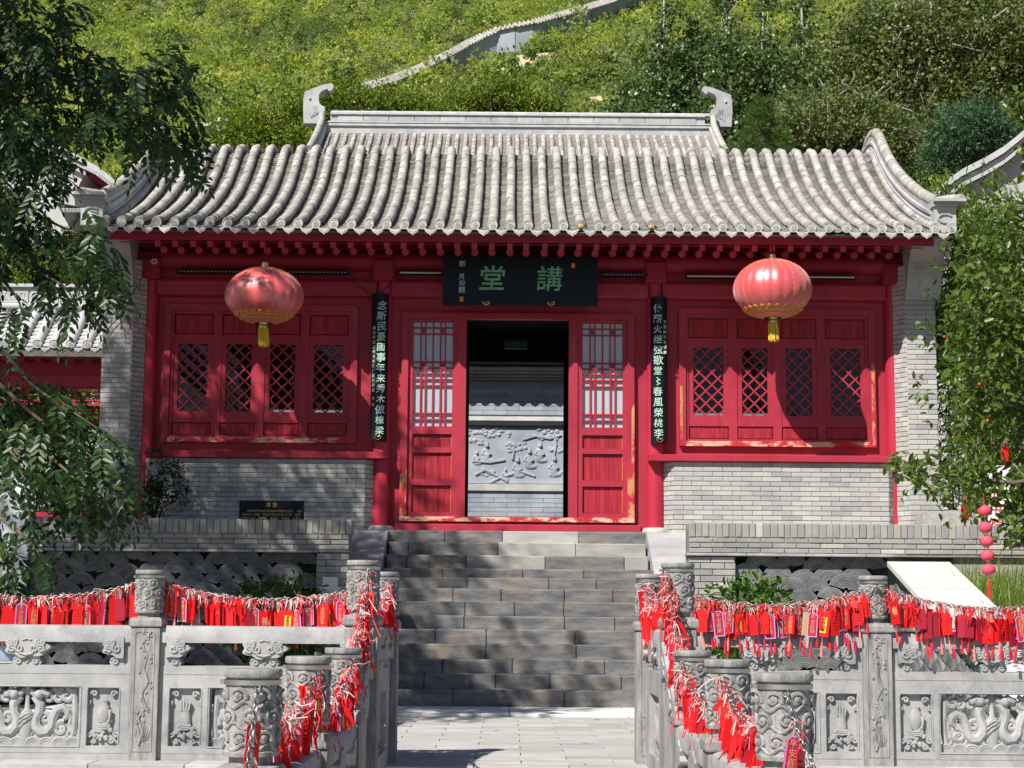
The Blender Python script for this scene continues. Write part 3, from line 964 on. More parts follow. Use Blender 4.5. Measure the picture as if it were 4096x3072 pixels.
# central door bay
FX0, FX1, FZ0, FZ1 = -1.425, 1.575, 2.085, 4.78
boards(COLX[1] + .1, COLX[2] - .1, 1.94, 4.975, FX0 + .05, FX1 - .05, 2.11, 4.74, 'red')
put('threshold', MB().cbox(COLX[1] + .19, COLX[2] - .19, 21.97, 22.098, 1.942, 2.05, .01), 'red_peel', hall)
door = put('door', MB().box(FX0, FX0 + .085, 22.02, 22.15, 2.75, FZ1).box(FX1 - .085, FX1, 22.02, 22.15, 2.75, FZ1)
           .box(FX0 + .085, FX1 - .085, 22.02, 22.15, FZ1 - .075, FZ1), 'red', hall)
put('worn_frame', MB().box(FX0, FX0 + .085, 22.02, 22.15, FZ0 + .06, 2.75), 'worn_wood', door)
put('worn_frame', MB().box(FX1 - .085, FX1, 22.02, 22.15, FZ0 + .06, 2.75), 'worn_wood', door)
put('worn_edge', MB().box(FX1 - .036, FX1 + .001, 22.0185, 22.0205, 2.75, 3.6), 'worn_wood', door)
put('door_sill', MB().box(FX0, FX1, 22.018, 22.152, FZ0, FZ0 + .06), 'worn_sill', door)
OX0, OX1 = -0.593, 0.732
for k, (a, b) in enumerate(((FX0 + .085, OX0), (OX1, FX1 - .085))):
    # posts beside the opening
    px0, px1 = (b - .115, b) if k == 0 else (a, a + .115)
    put('door_post', MB().box(px0, px1, 22.04, 22.2, FZ0 + .06, FZ1 - .075), 'red', door)
    if k == 0: b -= .115
    else: a += .115
    z0, z1 = FZ0 + .06, FZ1 - .075
    st = .062
    g0, g1 = 3.305, 4.665                                # glazed part
    leaf = put('door_leaf', MB().box(a, a + st, 22.06, 22.13, z0, z1).box(b - st, b, 22.06, 22.13, z0, z1)
               .box(a + st, b - st, 22.06, 22.13, g1, z1).box(a + st, b - st, 22.06, 22.13, g0 - .10, g0)
               .box(a + st, b - st, 22.06, 22.13, 2.965, 3.035).box(a + st, b - st, 22.06, 22.13, 2.545, 2.625).box(a + st, b - st, 22.06, 22.13, z0, z0 + .06), 'red', door)
    for (q0, q1) in ((3.035, 3.205), (2.625, 2.965), (z0 + .06, 2.545)):
        n = 3
        w = (b - a - 2 * st) / n
        for j in range(n):
            ob('panel_plank', bev_box(round(w - .002, 3), .02, round(q1 - q0 - .004, 3), .003, 'red_wood'), None, door, loc=(a + st + w * (j + .5), 22.105, (q0 + q1) / 2))
        put('panel_edge', MB().box(a + st, a + st + .008, 22.088, 22.094, q0, q1).box(b - st - .008, b - st, 22.088, 22.094, q0, q1), 'orange_line', door)
    gx0, gx1 = a + st, b - st
    lm = MB()
    W, H = gx1 - gx0, g1 - g0
    bw = .017
    def V(u, w0=0, w1=1): lm.bar((gx0 + W * u, 22.095, g0 + H * w0), (gx0 + W * u, 22.095, g0 + H * w1), bw, .02)
    def Hh(w, u0=0, u1=1): lm.bar((gx0 + W * u0, 22.0925, g1 - H * w), (gx0 + W * u1, 22.0925, g1 - H * w), bw, .02)
    for w in (.055, .115, .385, .44, .495, .55, .61, .875, .935): Hh(w)
    for u in (.19, .31, .5, .69, .81): V(u)
    for w0, w1 in ((.055, .115), (.385, .44), (.55, .61), (.875, .935)):
        for u0, u1 in ((.19, .31), (.69, .81)):
            for aa, bb in (((u0, w0), (u1, w1)), ((u0, w1), (u1, w0))):
                lm.bar((gx0 + W * aa[0], 22.0985, g1 - H * aa[1]), (gx0 + W * bb[0], 22.0985, g1 - H * bb[1]), bw * .8, .018)
    put('lattice', lm, 'red', door)
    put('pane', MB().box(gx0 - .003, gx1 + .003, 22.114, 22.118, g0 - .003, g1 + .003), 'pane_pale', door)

# the dark inside: side walls, back wall with openings, floor
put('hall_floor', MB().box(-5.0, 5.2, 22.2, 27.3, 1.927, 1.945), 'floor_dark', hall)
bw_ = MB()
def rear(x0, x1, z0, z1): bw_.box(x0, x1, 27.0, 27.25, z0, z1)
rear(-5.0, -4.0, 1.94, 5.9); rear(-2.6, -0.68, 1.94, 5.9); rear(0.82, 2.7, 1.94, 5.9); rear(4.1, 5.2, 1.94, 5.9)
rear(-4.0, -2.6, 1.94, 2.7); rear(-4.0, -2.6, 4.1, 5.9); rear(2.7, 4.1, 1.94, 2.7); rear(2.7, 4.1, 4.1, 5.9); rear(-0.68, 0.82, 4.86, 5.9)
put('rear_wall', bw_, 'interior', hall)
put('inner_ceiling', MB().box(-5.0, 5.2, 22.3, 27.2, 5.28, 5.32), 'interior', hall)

# ------------------------------------------------------------------ the roof
PROF = [(20.86, 5.675), (21.28, 5.815), (21.67, 5.965), (22.05, 6.125), (22.40, 6.285), (22.75, 6.455), (23.05, 6.615), (23.30, 6.76), (23.52, 6.90), (23.74, 7.055),
        (23.95, 7.22), (24.13, 7.375), (24.28, 7.49), (24.44, 7.565), (24.64, 7.60)]
BACK = [(24.9, 7.575), (25.2, 7.42), (25.6, 7.10), (26.1, 6.76), (26.7, 6.42), (27.4, 6.08)]
plen = [0.0]
for a, b in zip(PROF, PROF[1:]):
    plen.append(plen[-1] + math.hypot(b[0] - a[0], b[1] - a[1]))


def on_roof(s, dz=0.0):
    """Point (y, z) and slope angle at distance s up the roof from the eave."""
    s = min(max(s, 0), plen[-1] - 1e-4)
    for i in range(len(plen) - 1):
        if s <= plen[i + 1]:
            t = (s - plen[i]) / (plen[i + 1] - plen[i])
            a, b = PROF[i], PROF[i + 1]
            # smooth the slope
            pa, pb = PROF[max(i - 1, 0)], PROF[min(i + 2, len(PROF) - 1)]
            s0 = math.atan2(b[1] - pa[1], b[0] - pa[0]); s1 = math.atan2(pb[1] - a[1], pb[0] - a[0])
            ang = s0 + (s1 - s0) * t
            return a[0] + (b[0] - a[0]) * t - dz * math.sin(ang), a[1] + (b[1] - a[1]) * t + dz * math.cos(ang), ang


RX0, RX1 = -5.16, 5.52
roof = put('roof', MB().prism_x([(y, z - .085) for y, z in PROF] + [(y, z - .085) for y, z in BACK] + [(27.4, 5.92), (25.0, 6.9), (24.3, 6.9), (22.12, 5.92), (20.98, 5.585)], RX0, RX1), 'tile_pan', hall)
ROLLS = [-4.841 + SP * i for i in range(47)]
EDGE = [-4.841 - SP * 0.93, 5.204 + SP * 0.93]
CT = 0.235                                              # length of a cover tile


def cover_tile():
    mb = MB()
    n = 9
    vs, fs = [], []
    rows = [(0.0, .0585), (0.012, .0605), (0.03, .0605), (CT * .5, .059), (CT + .012, .056)]
    for y, rad in rows:
        for i in range(n + 1):
            a = math.radians(-14) + math.radians(208) * i / n
            vs.append((rad * math.cos(a), y, rad * math.sin(a)))
    for j in range(len(rows) - 1):
        for i in range(n):
            fs.append((j * (n + 1) + i, j * (n + 1) + i + 1, (j + 1) * (n + 1) + i + 1, (j + 1) * (n + 1) + i))
    fs.append(tuple(range(n + 1)))
    return mb.add(vs, fs)


CTILE = cover_tile()
CT_ME = CTILE.mesh('cover_tile', 'tile', smooth=True)
nrow = int(plen[-1] / CT) + 1
rest = MB()
r = random.Random(17)
BROKEN = (min(range(47), key=lambda i: abs(ROLLS[i] - at(2317, 900, 20.9).x)), min(range(47), key=lambda i: abs(ROLLS[i] - at(2594, 900, 20.9).x)))
for i, x in enumerate(EDGE[:1] + ROLLS + EDGE[1:]):
    broken = (i - 1) in BROKEN
    for k in range(nrow):
        y, z, ang = on_roof(k * CT + (0.10 if broken and k == 0 else 0.0), 0.0)
        jx, ja = r.uniform(-.003, .003), r.uniform(-.012, .012)
        if k < 6 and 1 <= i <= 47:
            ob('cover_tile', CT_ME, None, roof, loc=(x + jx, y, z + .016 + r.uniform(0, .006)), rot=(ang, 0, ja))
        else:
            rest.join(CTILE, Matrix.Translation((x + jx, y, z + .016 + r.uniform(0, .006))) @ Matrix.Rotation(ja, 4, 'Z') @ Matrix.Rotation(ang, 4, 'X'))
    # rounded tops bending over the crest
    pts = [(x, y, z + .004) for y, z in [on_roof(plen[-1] - .1)[:2]] + BACK[:3]]
    rest.tube(pts, .058, 10)
tag(put('upper_cover_tiles', rest, 'tile', roof, smooth=True), kind='stuff')
# pan tiles: overlapping concave tiles in every valley
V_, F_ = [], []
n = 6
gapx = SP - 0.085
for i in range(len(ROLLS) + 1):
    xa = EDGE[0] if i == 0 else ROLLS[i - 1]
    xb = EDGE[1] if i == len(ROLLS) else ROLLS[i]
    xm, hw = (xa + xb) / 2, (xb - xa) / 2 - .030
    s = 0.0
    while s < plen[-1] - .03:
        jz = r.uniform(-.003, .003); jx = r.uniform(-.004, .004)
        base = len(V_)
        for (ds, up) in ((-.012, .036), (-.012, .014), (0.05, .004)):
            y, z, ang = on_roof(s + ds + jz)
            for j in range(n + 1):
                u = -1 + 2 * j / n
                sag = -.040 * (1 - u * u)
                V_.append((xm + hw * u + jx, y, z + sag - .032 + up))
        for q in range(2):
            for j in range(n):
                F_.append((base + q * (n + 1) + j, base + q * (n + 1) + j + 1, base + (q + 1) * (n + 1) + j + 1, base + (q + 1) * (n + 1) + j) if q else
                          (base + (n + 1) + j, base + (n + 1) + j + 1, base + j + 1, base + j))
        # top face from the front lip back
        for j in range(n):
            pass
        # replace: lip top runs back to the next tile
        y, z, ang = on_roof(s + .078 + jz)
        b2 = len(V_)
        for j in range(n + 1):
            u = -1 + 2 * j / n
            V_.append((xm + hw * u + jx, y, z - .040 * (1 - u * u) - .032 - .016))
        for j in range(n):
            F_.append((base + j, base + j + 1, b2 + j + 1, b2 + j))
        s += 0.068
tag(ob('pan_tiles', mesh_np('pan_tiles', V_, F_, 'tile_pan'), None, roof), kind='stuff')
# end discs and drip tiles
dm = MB().lathe([(0.0, -.012), (.040, -.012), (.041, -.004), (.052, -.004), (.053, -.012), (.061, -.012), (.061, .03)], 20, caps=False)
for q in range(8):
    a = 2 * math.pi * q / 8
    dm.blob((.022 * math.cos(a), .022 * math.sin(a), -.013), .008, 6, 4)
    dm.blob((.011 * math.cos(a + .4), .011 * math.sin(a + .4), -.013), .005, 5, 3)
dm.xf(Matrix.Rotation(-math.pi / 2, 4, 'X'))
DISC = dm.mesh('end_disc', 'eave_tile')
w, h = .078, .085
ol = [(-w, 0), (-w * .98, -.018), (-w * .80, -.030), (-w * .70, -.046), (-w * .40, -.062), (-w * .14, -.072), (0, -h), (w * .14, -.072), (w * .40, -.062), (w * .70, -.046), (w * .80, -.030),
      (w * .98, -.018), (w, 0), (w * .6, -.016), (0, -.024), (-w * .6, -.016)]
def drip():
    mb = MB().prism(ol[:13] + ol[13:], -.010, .012)
    inner = [(x * .8, -.020 + (z + .020) * .72) for x, z in ol[:13]]
    mb.tube([(x, -.012, z) for x, z in [(-w * .8, -.012), (-w * .68, -.028), (-w * .3, -.050), (0, -.066), (w * .3, -.050), (w * .68, -.028), (w * .8, -.012)]], .004, 5)
    for q in range(-2, 3):
        mb.blob((q * .021, -.011, -.034 - .006 * (2 - abs(q))), .008, 6, 4, (1, .6, .8))
    return mb.mesh('drip_tile', 'eave_tile')
DRIP = drip()
for i, x in enumerate(EDGE[:1] + ROLLS + EDGE[1:]):
    if (i - 1) in BROKEN:
        put('broken_end', MB().blob((x, 20.95, 5.68), .05, 8, 5, (1, 1.3, .8)), 'orange_mortar', roof)
        continue
    ob('end_disc', DISC, None, roof, loc=(x, 20.855, 5.675 + .002), rot=(-.06 + r.uniform(-.03, .03), 0, r.uniform(-.05, .05)))
for i in range(48):
    xa = EDGE[0] if i == 0 else ROLLS[i - 1]
    xb = EDGE[1] if i == 47 else ROLLS[i]
    if i == 41: continue                                 # one is missing on the right
    ob('drip_tile', DRIP, None, roof, loc=((xa + xb) / 2, 20.845 + r.uniform(-.006, .006), 5.638 + r.uniform(-.003, .003)), rot=(-.10 + r.uniform(-.05, .05), r.uniform(-.03, .03), 0), scl=(1.08, 1, 1.22))


def sweep(path, section, mb, closed=True):
    """Loft a section of (x, z) offsets along (x, y, z) points."""
    n = len(section); vs = []
    for (x, y, z) in path:
        vs += [(x + a, y, z + b) for a, b in section]
    fs = [(j * n + i, j * n + (i + 1) % n, (j + 1) * n + (i + 1) % n, (j + 1) * n + i) for j in range(len(path) - 1) for i in range(n)]
    fs += [tuple(reversed(range(n))), tuple(range((len(path) - 1) * n, len(path) * n))]
    return mb.add(vs, fs)


for s in (-1, 1):                                        # verge ridges
    vx = EDGE[0] - .10 if s < 0 else EDGE[1] - .135
    path = []
    for k in range(22):
        ss = 0.18 + (plen[-1] - 0.2) * k / 21
        y, z, ang = on_roof(ss)
        path.append((vx, y, z))
    path += [(vx, y, z) for y, z in BACK[:4]]
    vr = put('verge_ridge', sweep(path, [(-.075, -.06), (.075, -.06), (.075, .07), (.088, .08), (.088, .115), (.072, .125), (.072, .165), (.092, .175), (.092, .215), (.06, .225), (.06, .285),
                                         (-.06, .285), (-.06, .225), (-.092, .215), (-.092, .175), (-.072, .165), (-.072, .125), (-.088, .115), (-.088, .08), (-.075, .07)], MB()), 'ridge', roof)
    # the roll along its top, curling outward over the eave
    top = [(x, y, z + .335) for x, y, z in path]
    nose = [(vx + s * .27, 20.80, top[0][2] - .005), (vx + s * .22, 20.90, top[0][2] - .012), (vx + s * .10, 21.0, top[0][2] - .01), (vx + s * .02, 21.06, top[0][2] - .004)]
    allp = nose[1:] + top
    # cover tiles along the top
    seglen = 0.21; acc = 0.0; cur = [allp[0]]
    for a, b in zip(allp, allp[1:]):
        L = (Vector(b) - Vector(a)).length
        while acc + L >= seglen:
            t = (seglen - acc) / L
            p = tuple(Vector(a) + (Vector(b) - Vector(a)) * t)
            cur.append(p)
            put('ridge_tile', MB().tube(cur, [.076] + [.074] * (len(cur) - 2) + [.070], 12), 'tile', vr, smooth=True)
            a = p; cur = [p]; L = (Vector(b) - Vector(a)).length; acc = 0.0
        acc += L; cur.append(b)
    put('ridge_tile', MB().tube(cur, .072, 12), 'tile', vr, smooth=True)
    z0 = top[0][2]
    x0, x1 = sorted((vx + s * .32, vx - s * .08))
    put('nose_slab', MB().prism([(x0, z0 - .055), (x1, z0 - .055), (x1 + .0, z0 - .02), (x0, z0 - .02)], 20.78, 21.12), 'ridge', vr)
    put('nose_tile', MB().tube(nose, [.045, .066, .074, .075], 12), 'tile', vr, smooth=True)
    x0, x1 = sorted((vx + s * .21, vx - s * .06))
    put('nose_block', MB().box(x0, x1, 20.90, 21.18, z0 - .42, z0 - .10).box(x0 - .02, x1 + .02, 20.87, 21.2, z0 - .10, z0 - .056), 'ridge', vr)
    xm = (x0 + x1) / 2
    put('nose_scroll', MB().tube([(xm + .09 * math.cos(t), 20.893, z0 - .25 + .055 * math.sin(t)) for t in [math.pi * (.2 + 1.5 * i / 10) for i in range(11)]], .016, 6), 'ridge', vr)

# ------------------------------------------------------------------ boards and lamps on the hall
nb = put('name_board', MB().prism_x([(21.52, 4.795), (21.56, 4.79), (21.62, 5.44), (21.58, 5.445)], -0.89, 1.077), 'black_board')
tag(nb, 'wide black name board with two large green characters above the door', 'sign')
def on_board(u, v): return (-0.89 + 1.967 * u, 21.52 + .06 * (1 - v) - .006, 4.795 + .65 * (1 - v))
for key, u, v, s in (('tang', .315, .50, 1.12), ('jiang', .685, .50, 1.12), ('sig', .123, .10, 1), ('sig2', .123, .37, 1.0)):
    ob('lettering', TXT[key], None, nb, loc=on_board(u, v), rot=(-.092, 0, 0), scl=(s, 1, s))
for u, v in ((.842, .19), (.123, .885)):
    x, y, z = on_board(u, v)
    ob('seal', MB().box(-.022, .022, -.002, .003, -.032, .032).mesh('seal', 'seal_orange'), None, nb, loc=(x, y, z), rot=(-.092, 0, 0))
for u in (.282, .70):
    x, y, z = on_board(u, .955)
    ob('bracket', MB().tube([(-.04, 0, .02), (-.045, 0, -.005), (-.02, 0, -.02), (0, 0, -.035), (.02, 0, -.02), (.045, 0, -.005), (.04, 0, .02), (.012, 0, .012), (0, 0, -.01), (-.012, 0, .012)], .007, 6)
       .mesh('bracket', 'brass'), None, nb, loc=(x, y - .012, z))

for key, x, z1, z0, lab in (('left', -1.703, 4.995, 3.09, 'long black couplet board with green script, on the column nearer the plaque'),
                            ('right', 1.885, 4.985, 3.085, 'long black couplet board with green script, on the column right of the door')):
    n = 12; w = .106
    ol = []
    for i in range(n + 1):
        a = -1.15 + 2.3 * i / n
        ol.append((x + w * math.sin(a) / math.sin(1.15), 21.905 + .075 * (1 - (math.cos(a) - math.cos(1.15)) / (1 - math.cos(1.15))) - .055))
    vs = [(p, q, zz) for zz in (z0, z1) for p, q in ol] + [(p, q + .025, zz) for zz in (z0, z1) for p, q in ol]
    m_ = n + 1
    fs = []
    for i in range(n):
        fs += [(i, i + 1, m_ + i + 1, m_ + i), (2 * m_ + i + 1, 2 * m_ + i, 3 * m_ + i, 3 * m_ + i + 1), (m_ + i, m_ + i + 1, 3 * m_ + i + 1, 3 * m_ + i), (i + 1, i, 2 * m_ + i, 2 * m_ + i + 1)]
    fs += [(0, m_, 3 * m_, 2 * m_), (n, 2 * m_ + n, 3 * m_ + n, m_ + n)]
    cb = put('couplet_board', MB().add(vs, fs), 'black_board', smooth=True)
    tag(cb, lab, 'sign', 'couplet boards beside the door')
    yf = 21.845
    ob('lettering', TXT[key], None, cb, loc=(x + (.02 if key == 'left' else -.02), yf, z1 - .10))
    ob('small_lettering', TXT[key + '_small'], None, cb, loc=(x + (-.068 if key == 'left' else .068), yf + .017, z1 - (.42 if key == 'left' else .30)), rot=(0, 0, .35 if key == 'left' else -.35))
    if key == 'left':
        for dz in (1.36, 1.44):
            ob('seal', MB().box(-.012, .012, -.002, .002, -.018, .018).mesh('seal', 'seal_orange'), None, cb, loc=(x - .068, yf + .016, z1 - dz), rot=(0, 0, .35))
    ob('bracket', MB().tube([(-.035, 0, .02), (-.04, 0, -.005), (-.02, 0, -.02), (0, 0, -.032), (.02, 0, -.02), (.04, 0, -.005), (.035, 0, .02), (.0, 0, .008), (-.035, 0, .02)], .008, 6)
       .mesh('bracket', 'brass'), None, cb, loc=(x, yf - .006, z0 + .045))


def lantern(x, y, zc, R, H, label, top_z):
    root = empty('red_lantern', (x, y, zc - H - .3), label, 'lantern', 'big red lanterns under the eave')
    n, m = 120, 26
    vs = []
    for j in range(m + 1):
        t = math.pi * (0.075 + 0.85 * j / m)
        for i in range(n):
            a = 2 * math.pi * i / n
            lobe = abs(math.sin(a * 11))                 # 22 stretched panels between ribs
            rad = R * math.sin(t) * (0.972 + 0.028 * lobe ** .7)
            vs.append((x + rad * math.cos(a), y + rad * math.sin(a), zc - H * math.cos(t)))
    fs = [(j * n + i, j * n + (i + 1) % n, (j + 1) * n + (i + 1) % n, (j + 1) * n + i) for j in range(m) for i in range(n)]
    put('shade', MB().add(vs, fs), 'lantern_red', root, smooth='all')
    ribs = MB()
    for q in range(22):
        a = math.pi * q / 11
        ribs.tube([(x + (R * math.sin(t) * .974 + .001) * math.cos(a), y + (R * math.sin(t) * .974 + .001) * math.sin(a), zc - H * math.cos(t)) for t in [math.pi * (.1 + .8 * k / 14) for k in range(15)]], .0032, 5)
    put('rib', ribs, 'gold_line', root)
    orn = MB()                                           # gold cloud border round the lower third
    def S(a, t): return (x + (R * math.sin(t) + .004) * math.cos(a), y + (R * math.sin(t) + .004) * math.sin(a), zc - (H + .002) * math.cos(t))
    for q in range(24):
        a0 = 2 * math.pi * q / 24
        orn.tube([S(a0 + .10 * rr_ * math.cos(u), .78 + .075 * rr_ * math.sin(u)) for u, rr_ in [(2 * math.pi * 1.4 * i / 16 - .6, .25 + .75 * i / 16) for i in range(17)]], .0055, 4)
        orn.tube([S(a0 - .13, .665), S(a0 - .06, .66), S(a0 - .06, .56), S(a0 + .06, .56), S(a0 + .06, .66), S(a0 + .13, .665)], .005, 4)
    for t in (.70, .52):
        orn.tube([S(2 * math.pi * i / 60, t) for i in range(61)], .005, 4)
    put('gold_border', orn, 'gold_line', root)
    put('top_ring', MB().lathe([(.052, zc + H * .955), (.056, zc + H + .005), (.05, zc + H + .012), (.055, zc + H + .025), (.05, zc + H + .04), (.052, zc + H + .055), (.0, zc + H + .057)], 20, (x, y, 0)), 'brass', root, smooth=True)
    put('bottom_ring', MB().lathe([(.0, zc - H - .05), (.058, zc - H - .048), (.062, zc - H - .02), (.056, zc - H - .008), (.062, zc - H * .96), (.05, zc - H * .95)], 20, (x, y, 0)), 'brass', root, smooth=True)
    ts = MB()
    rr_ = random.Random(int(x * 100))
    for q in range(70):
        a = 2 * math.pi * q / 70 * 1.0; rad = .06 * math.sqrt(rr_.random())
        L = .225 + rr_.uniform(-.03, .02)
        ts.tube([(x + rad * math.cos(a), y + rad * math.sin(a), zc - H - .045), (x + rad * 1.15 * math.cos(a) + .012, y + rad * 1.15 * math.sin(a), zc - H - .045 - L)], .0062, 4)
    put('tassel', ts, 'tassel_gold', root)
    put('hook_wire', MB().tube([(x, y, zc + H + .05), (x + .012, y, zc + H + .10), (x - .006, y + .05, top_z)], .006, 5), 'black_plastic', root)


lantern(-3.065, 20.97, 4.79, 0.485, 0.355, 'big red lantern with gold tassel hanging before the shaded window', 5.50)
lantern(3.208, 20.97, 4.925, 0.485, 0.375, 'big red lantern with gold tassel hanging before the sunlit window', 5.50)

# light bars under the eave, sensor lamp, cable
for (xa, xb, py, lab) in ((706, 1400, 1087, 'long black light bar above the shaded window'), (1596, 1770, 1092, 'short pale light bar left of the name board'),
                          (2393, 2590, 1100, 'short dark light bar right of the name board'), (2742, 3422, 1106, 'long light bar above the sunlit window')):
    a, b = at(xa, py, 21.9), at(xb, py, 21.9)
    lb = put('light_bar', MB().box(a.x, b.x, 21.86, 21.97, a.z - .016, a.z + .020), 'black_plastic')
    tag(lb, lab, 'lamp', 'light bars under the eave')
    put('diffuser', MB().box(a.x + .02, b.x - .02, 21.848, 21.858, a.z - .014, a.z + .004), 'led' if 'dark' not in lab and 'black' not in lab else 'black_plastic', lb)
    if 'dark' in lab or 'black' in lab:
        dots = MB()
        x = a.x + .06
        while x < b.x - .05:
            dots.box(x, x + .012, 21.844, 21.8475, a.z - .01, a.z + .002); x += .045
        tag(put('diode', dots, 'led', lb), kind='stuff')
    put('mount', MB().box(a.x + .1, a.x + .13, 21.90, 21.985, a.z + .02, a.z + .05).box(b.x - .13, b.x - .1, 21.90, 21.985, a.z + .02, a.z + .05), 'black_plastic', lb)
p = at(612, 1045, 21.7)
sl = empty('sensor_lamp', p, 'small round white sensor lamp on the end column under the eave', 'lamp')
put('head', MB().lathe([(.0, -.02), (.038, -.02), (.042, .0), (.03, .05), (.0, .05)], 16).xf(Matrix.Translation(p + Vector((.02, 0, 0))) @ Matrix.Rotation(-math.pi / 2 + .2, 4, 'X')), 'grey_plastic', sl, smooth=True)
put('eye', MB().blob((p.x + .02, p.y - .02, p.z + .012), .011, 8, 5).blob((p.x + .032, p.y - .02, p.z - .012), .011, 8, 5).blob((p.x + .006, p.y - .02, p.z - .010), .011, 8, 5), 'black_plastic', sl)
put('arm', MB().tube([(p.x, p.y + .02, p.z), (p.x - .05, p.y + .12, p.z + .02), (p.x - .03, p.y + .28, p.z + .01)], .016, 8), 'grey_plastic', sl)
cab = [at(588, 1065, 21.72), at(555, 1135, 21.72), at(520, 1190, 21.70), at(495, 1250, 21.70), at(455, 1290, 21.71), at(412, 1338, 21.70)]
tag(put('power_cable', MB().tube(cab, .006, 5), 'black_plastic'), 'thin dark cable running down across the left brick pier', 'cable')
for pts, lab in (([at(1397, 1090, 21.85), at(1425, 1130, 21.85), at(1465, 1170, 21.86), at(1500, 1178, 21.86)], 'black wire sagging from the light bar to the left couplet board'),
                 ([at(1512, 1178, 21.80), at(1545, 1150, 21.80), at(1575, 1110, 21.84), at(1594, 1094, 21.86)], 'black wire rising from the left couplet board to the short light bar')):
    tag(put('lamp_wire', MB().tube(pts, .007, 5), 'black_plastic'), lab, 'wire')

# exit sign in the dark doorway
p = at(2063, 1378, 24.5)
ex = tag(put('exit_sign', MB().box(p.x - .165, p.x + .165, 24.5, 24.53, p.z - .062, p.z + .062), 'exit_sign'), 'dim green exit sign with arrows hanging in the dark doorway', 'sign')
ob('lettering', TXT['exit'], None, ex, loc=(p.x, 24.496, p.z))
put('hanger', MB().tube([(p.x - .1, 24.515, p.z + .06), (p.x - .1, 24.515, 5.28)], .004, 4).tube([(p.x + .1, 24.515, p.z + .06), (p.x + .1, 24.515, 5.28)], .004, 4), 'black_plastic', ex)

# information plaque on the terrace
a, b = at(957, 2001, 20.0), at(1216, 2003, 20.0)
pq = tag(put('information_plaque', MB().cbox(a.x, b.x, 20.0, 20.04, a.z - .27, a.z, .006), 'black_board'), 'black plaque with gold writing standing behind the shaded terrace wall', 'sign')
mx = (a.x + b.x) / 2
ob('title', TXT['plaque_title'], None, pq, loc=(mx, 19.997, a.z - .055))
ob('lettering', TXT['plaque'], None, pq, loc=(mx - .0, 19.997, a.z - .165), scl=(1.06, 1, 1))
for x in (a.x + .05, b.x - .10): put('foot', MB().box(x, x + .05, 20.005, 20.035, 1.85, a.z - .271), 'black_board', pq)
# ------------------------------------------------------------------ carved stone balustrades
def spiral(cx, cz, r0, turns, dirn=1, a0=0.0, y=0.0, n=18, rmin=0.12):
    return [(cx + r0 * (1 - (1 - rmin) * i / n) * math.cos(a0 + dirn * 2 * math.pi * turns * i / n), y,
             cz + r0 * (1 - (1 - rmin) * i / n) * math.sin(a0 + dirn * 2 * math.pi * turns * i / n)) for i in range(n + 1)]


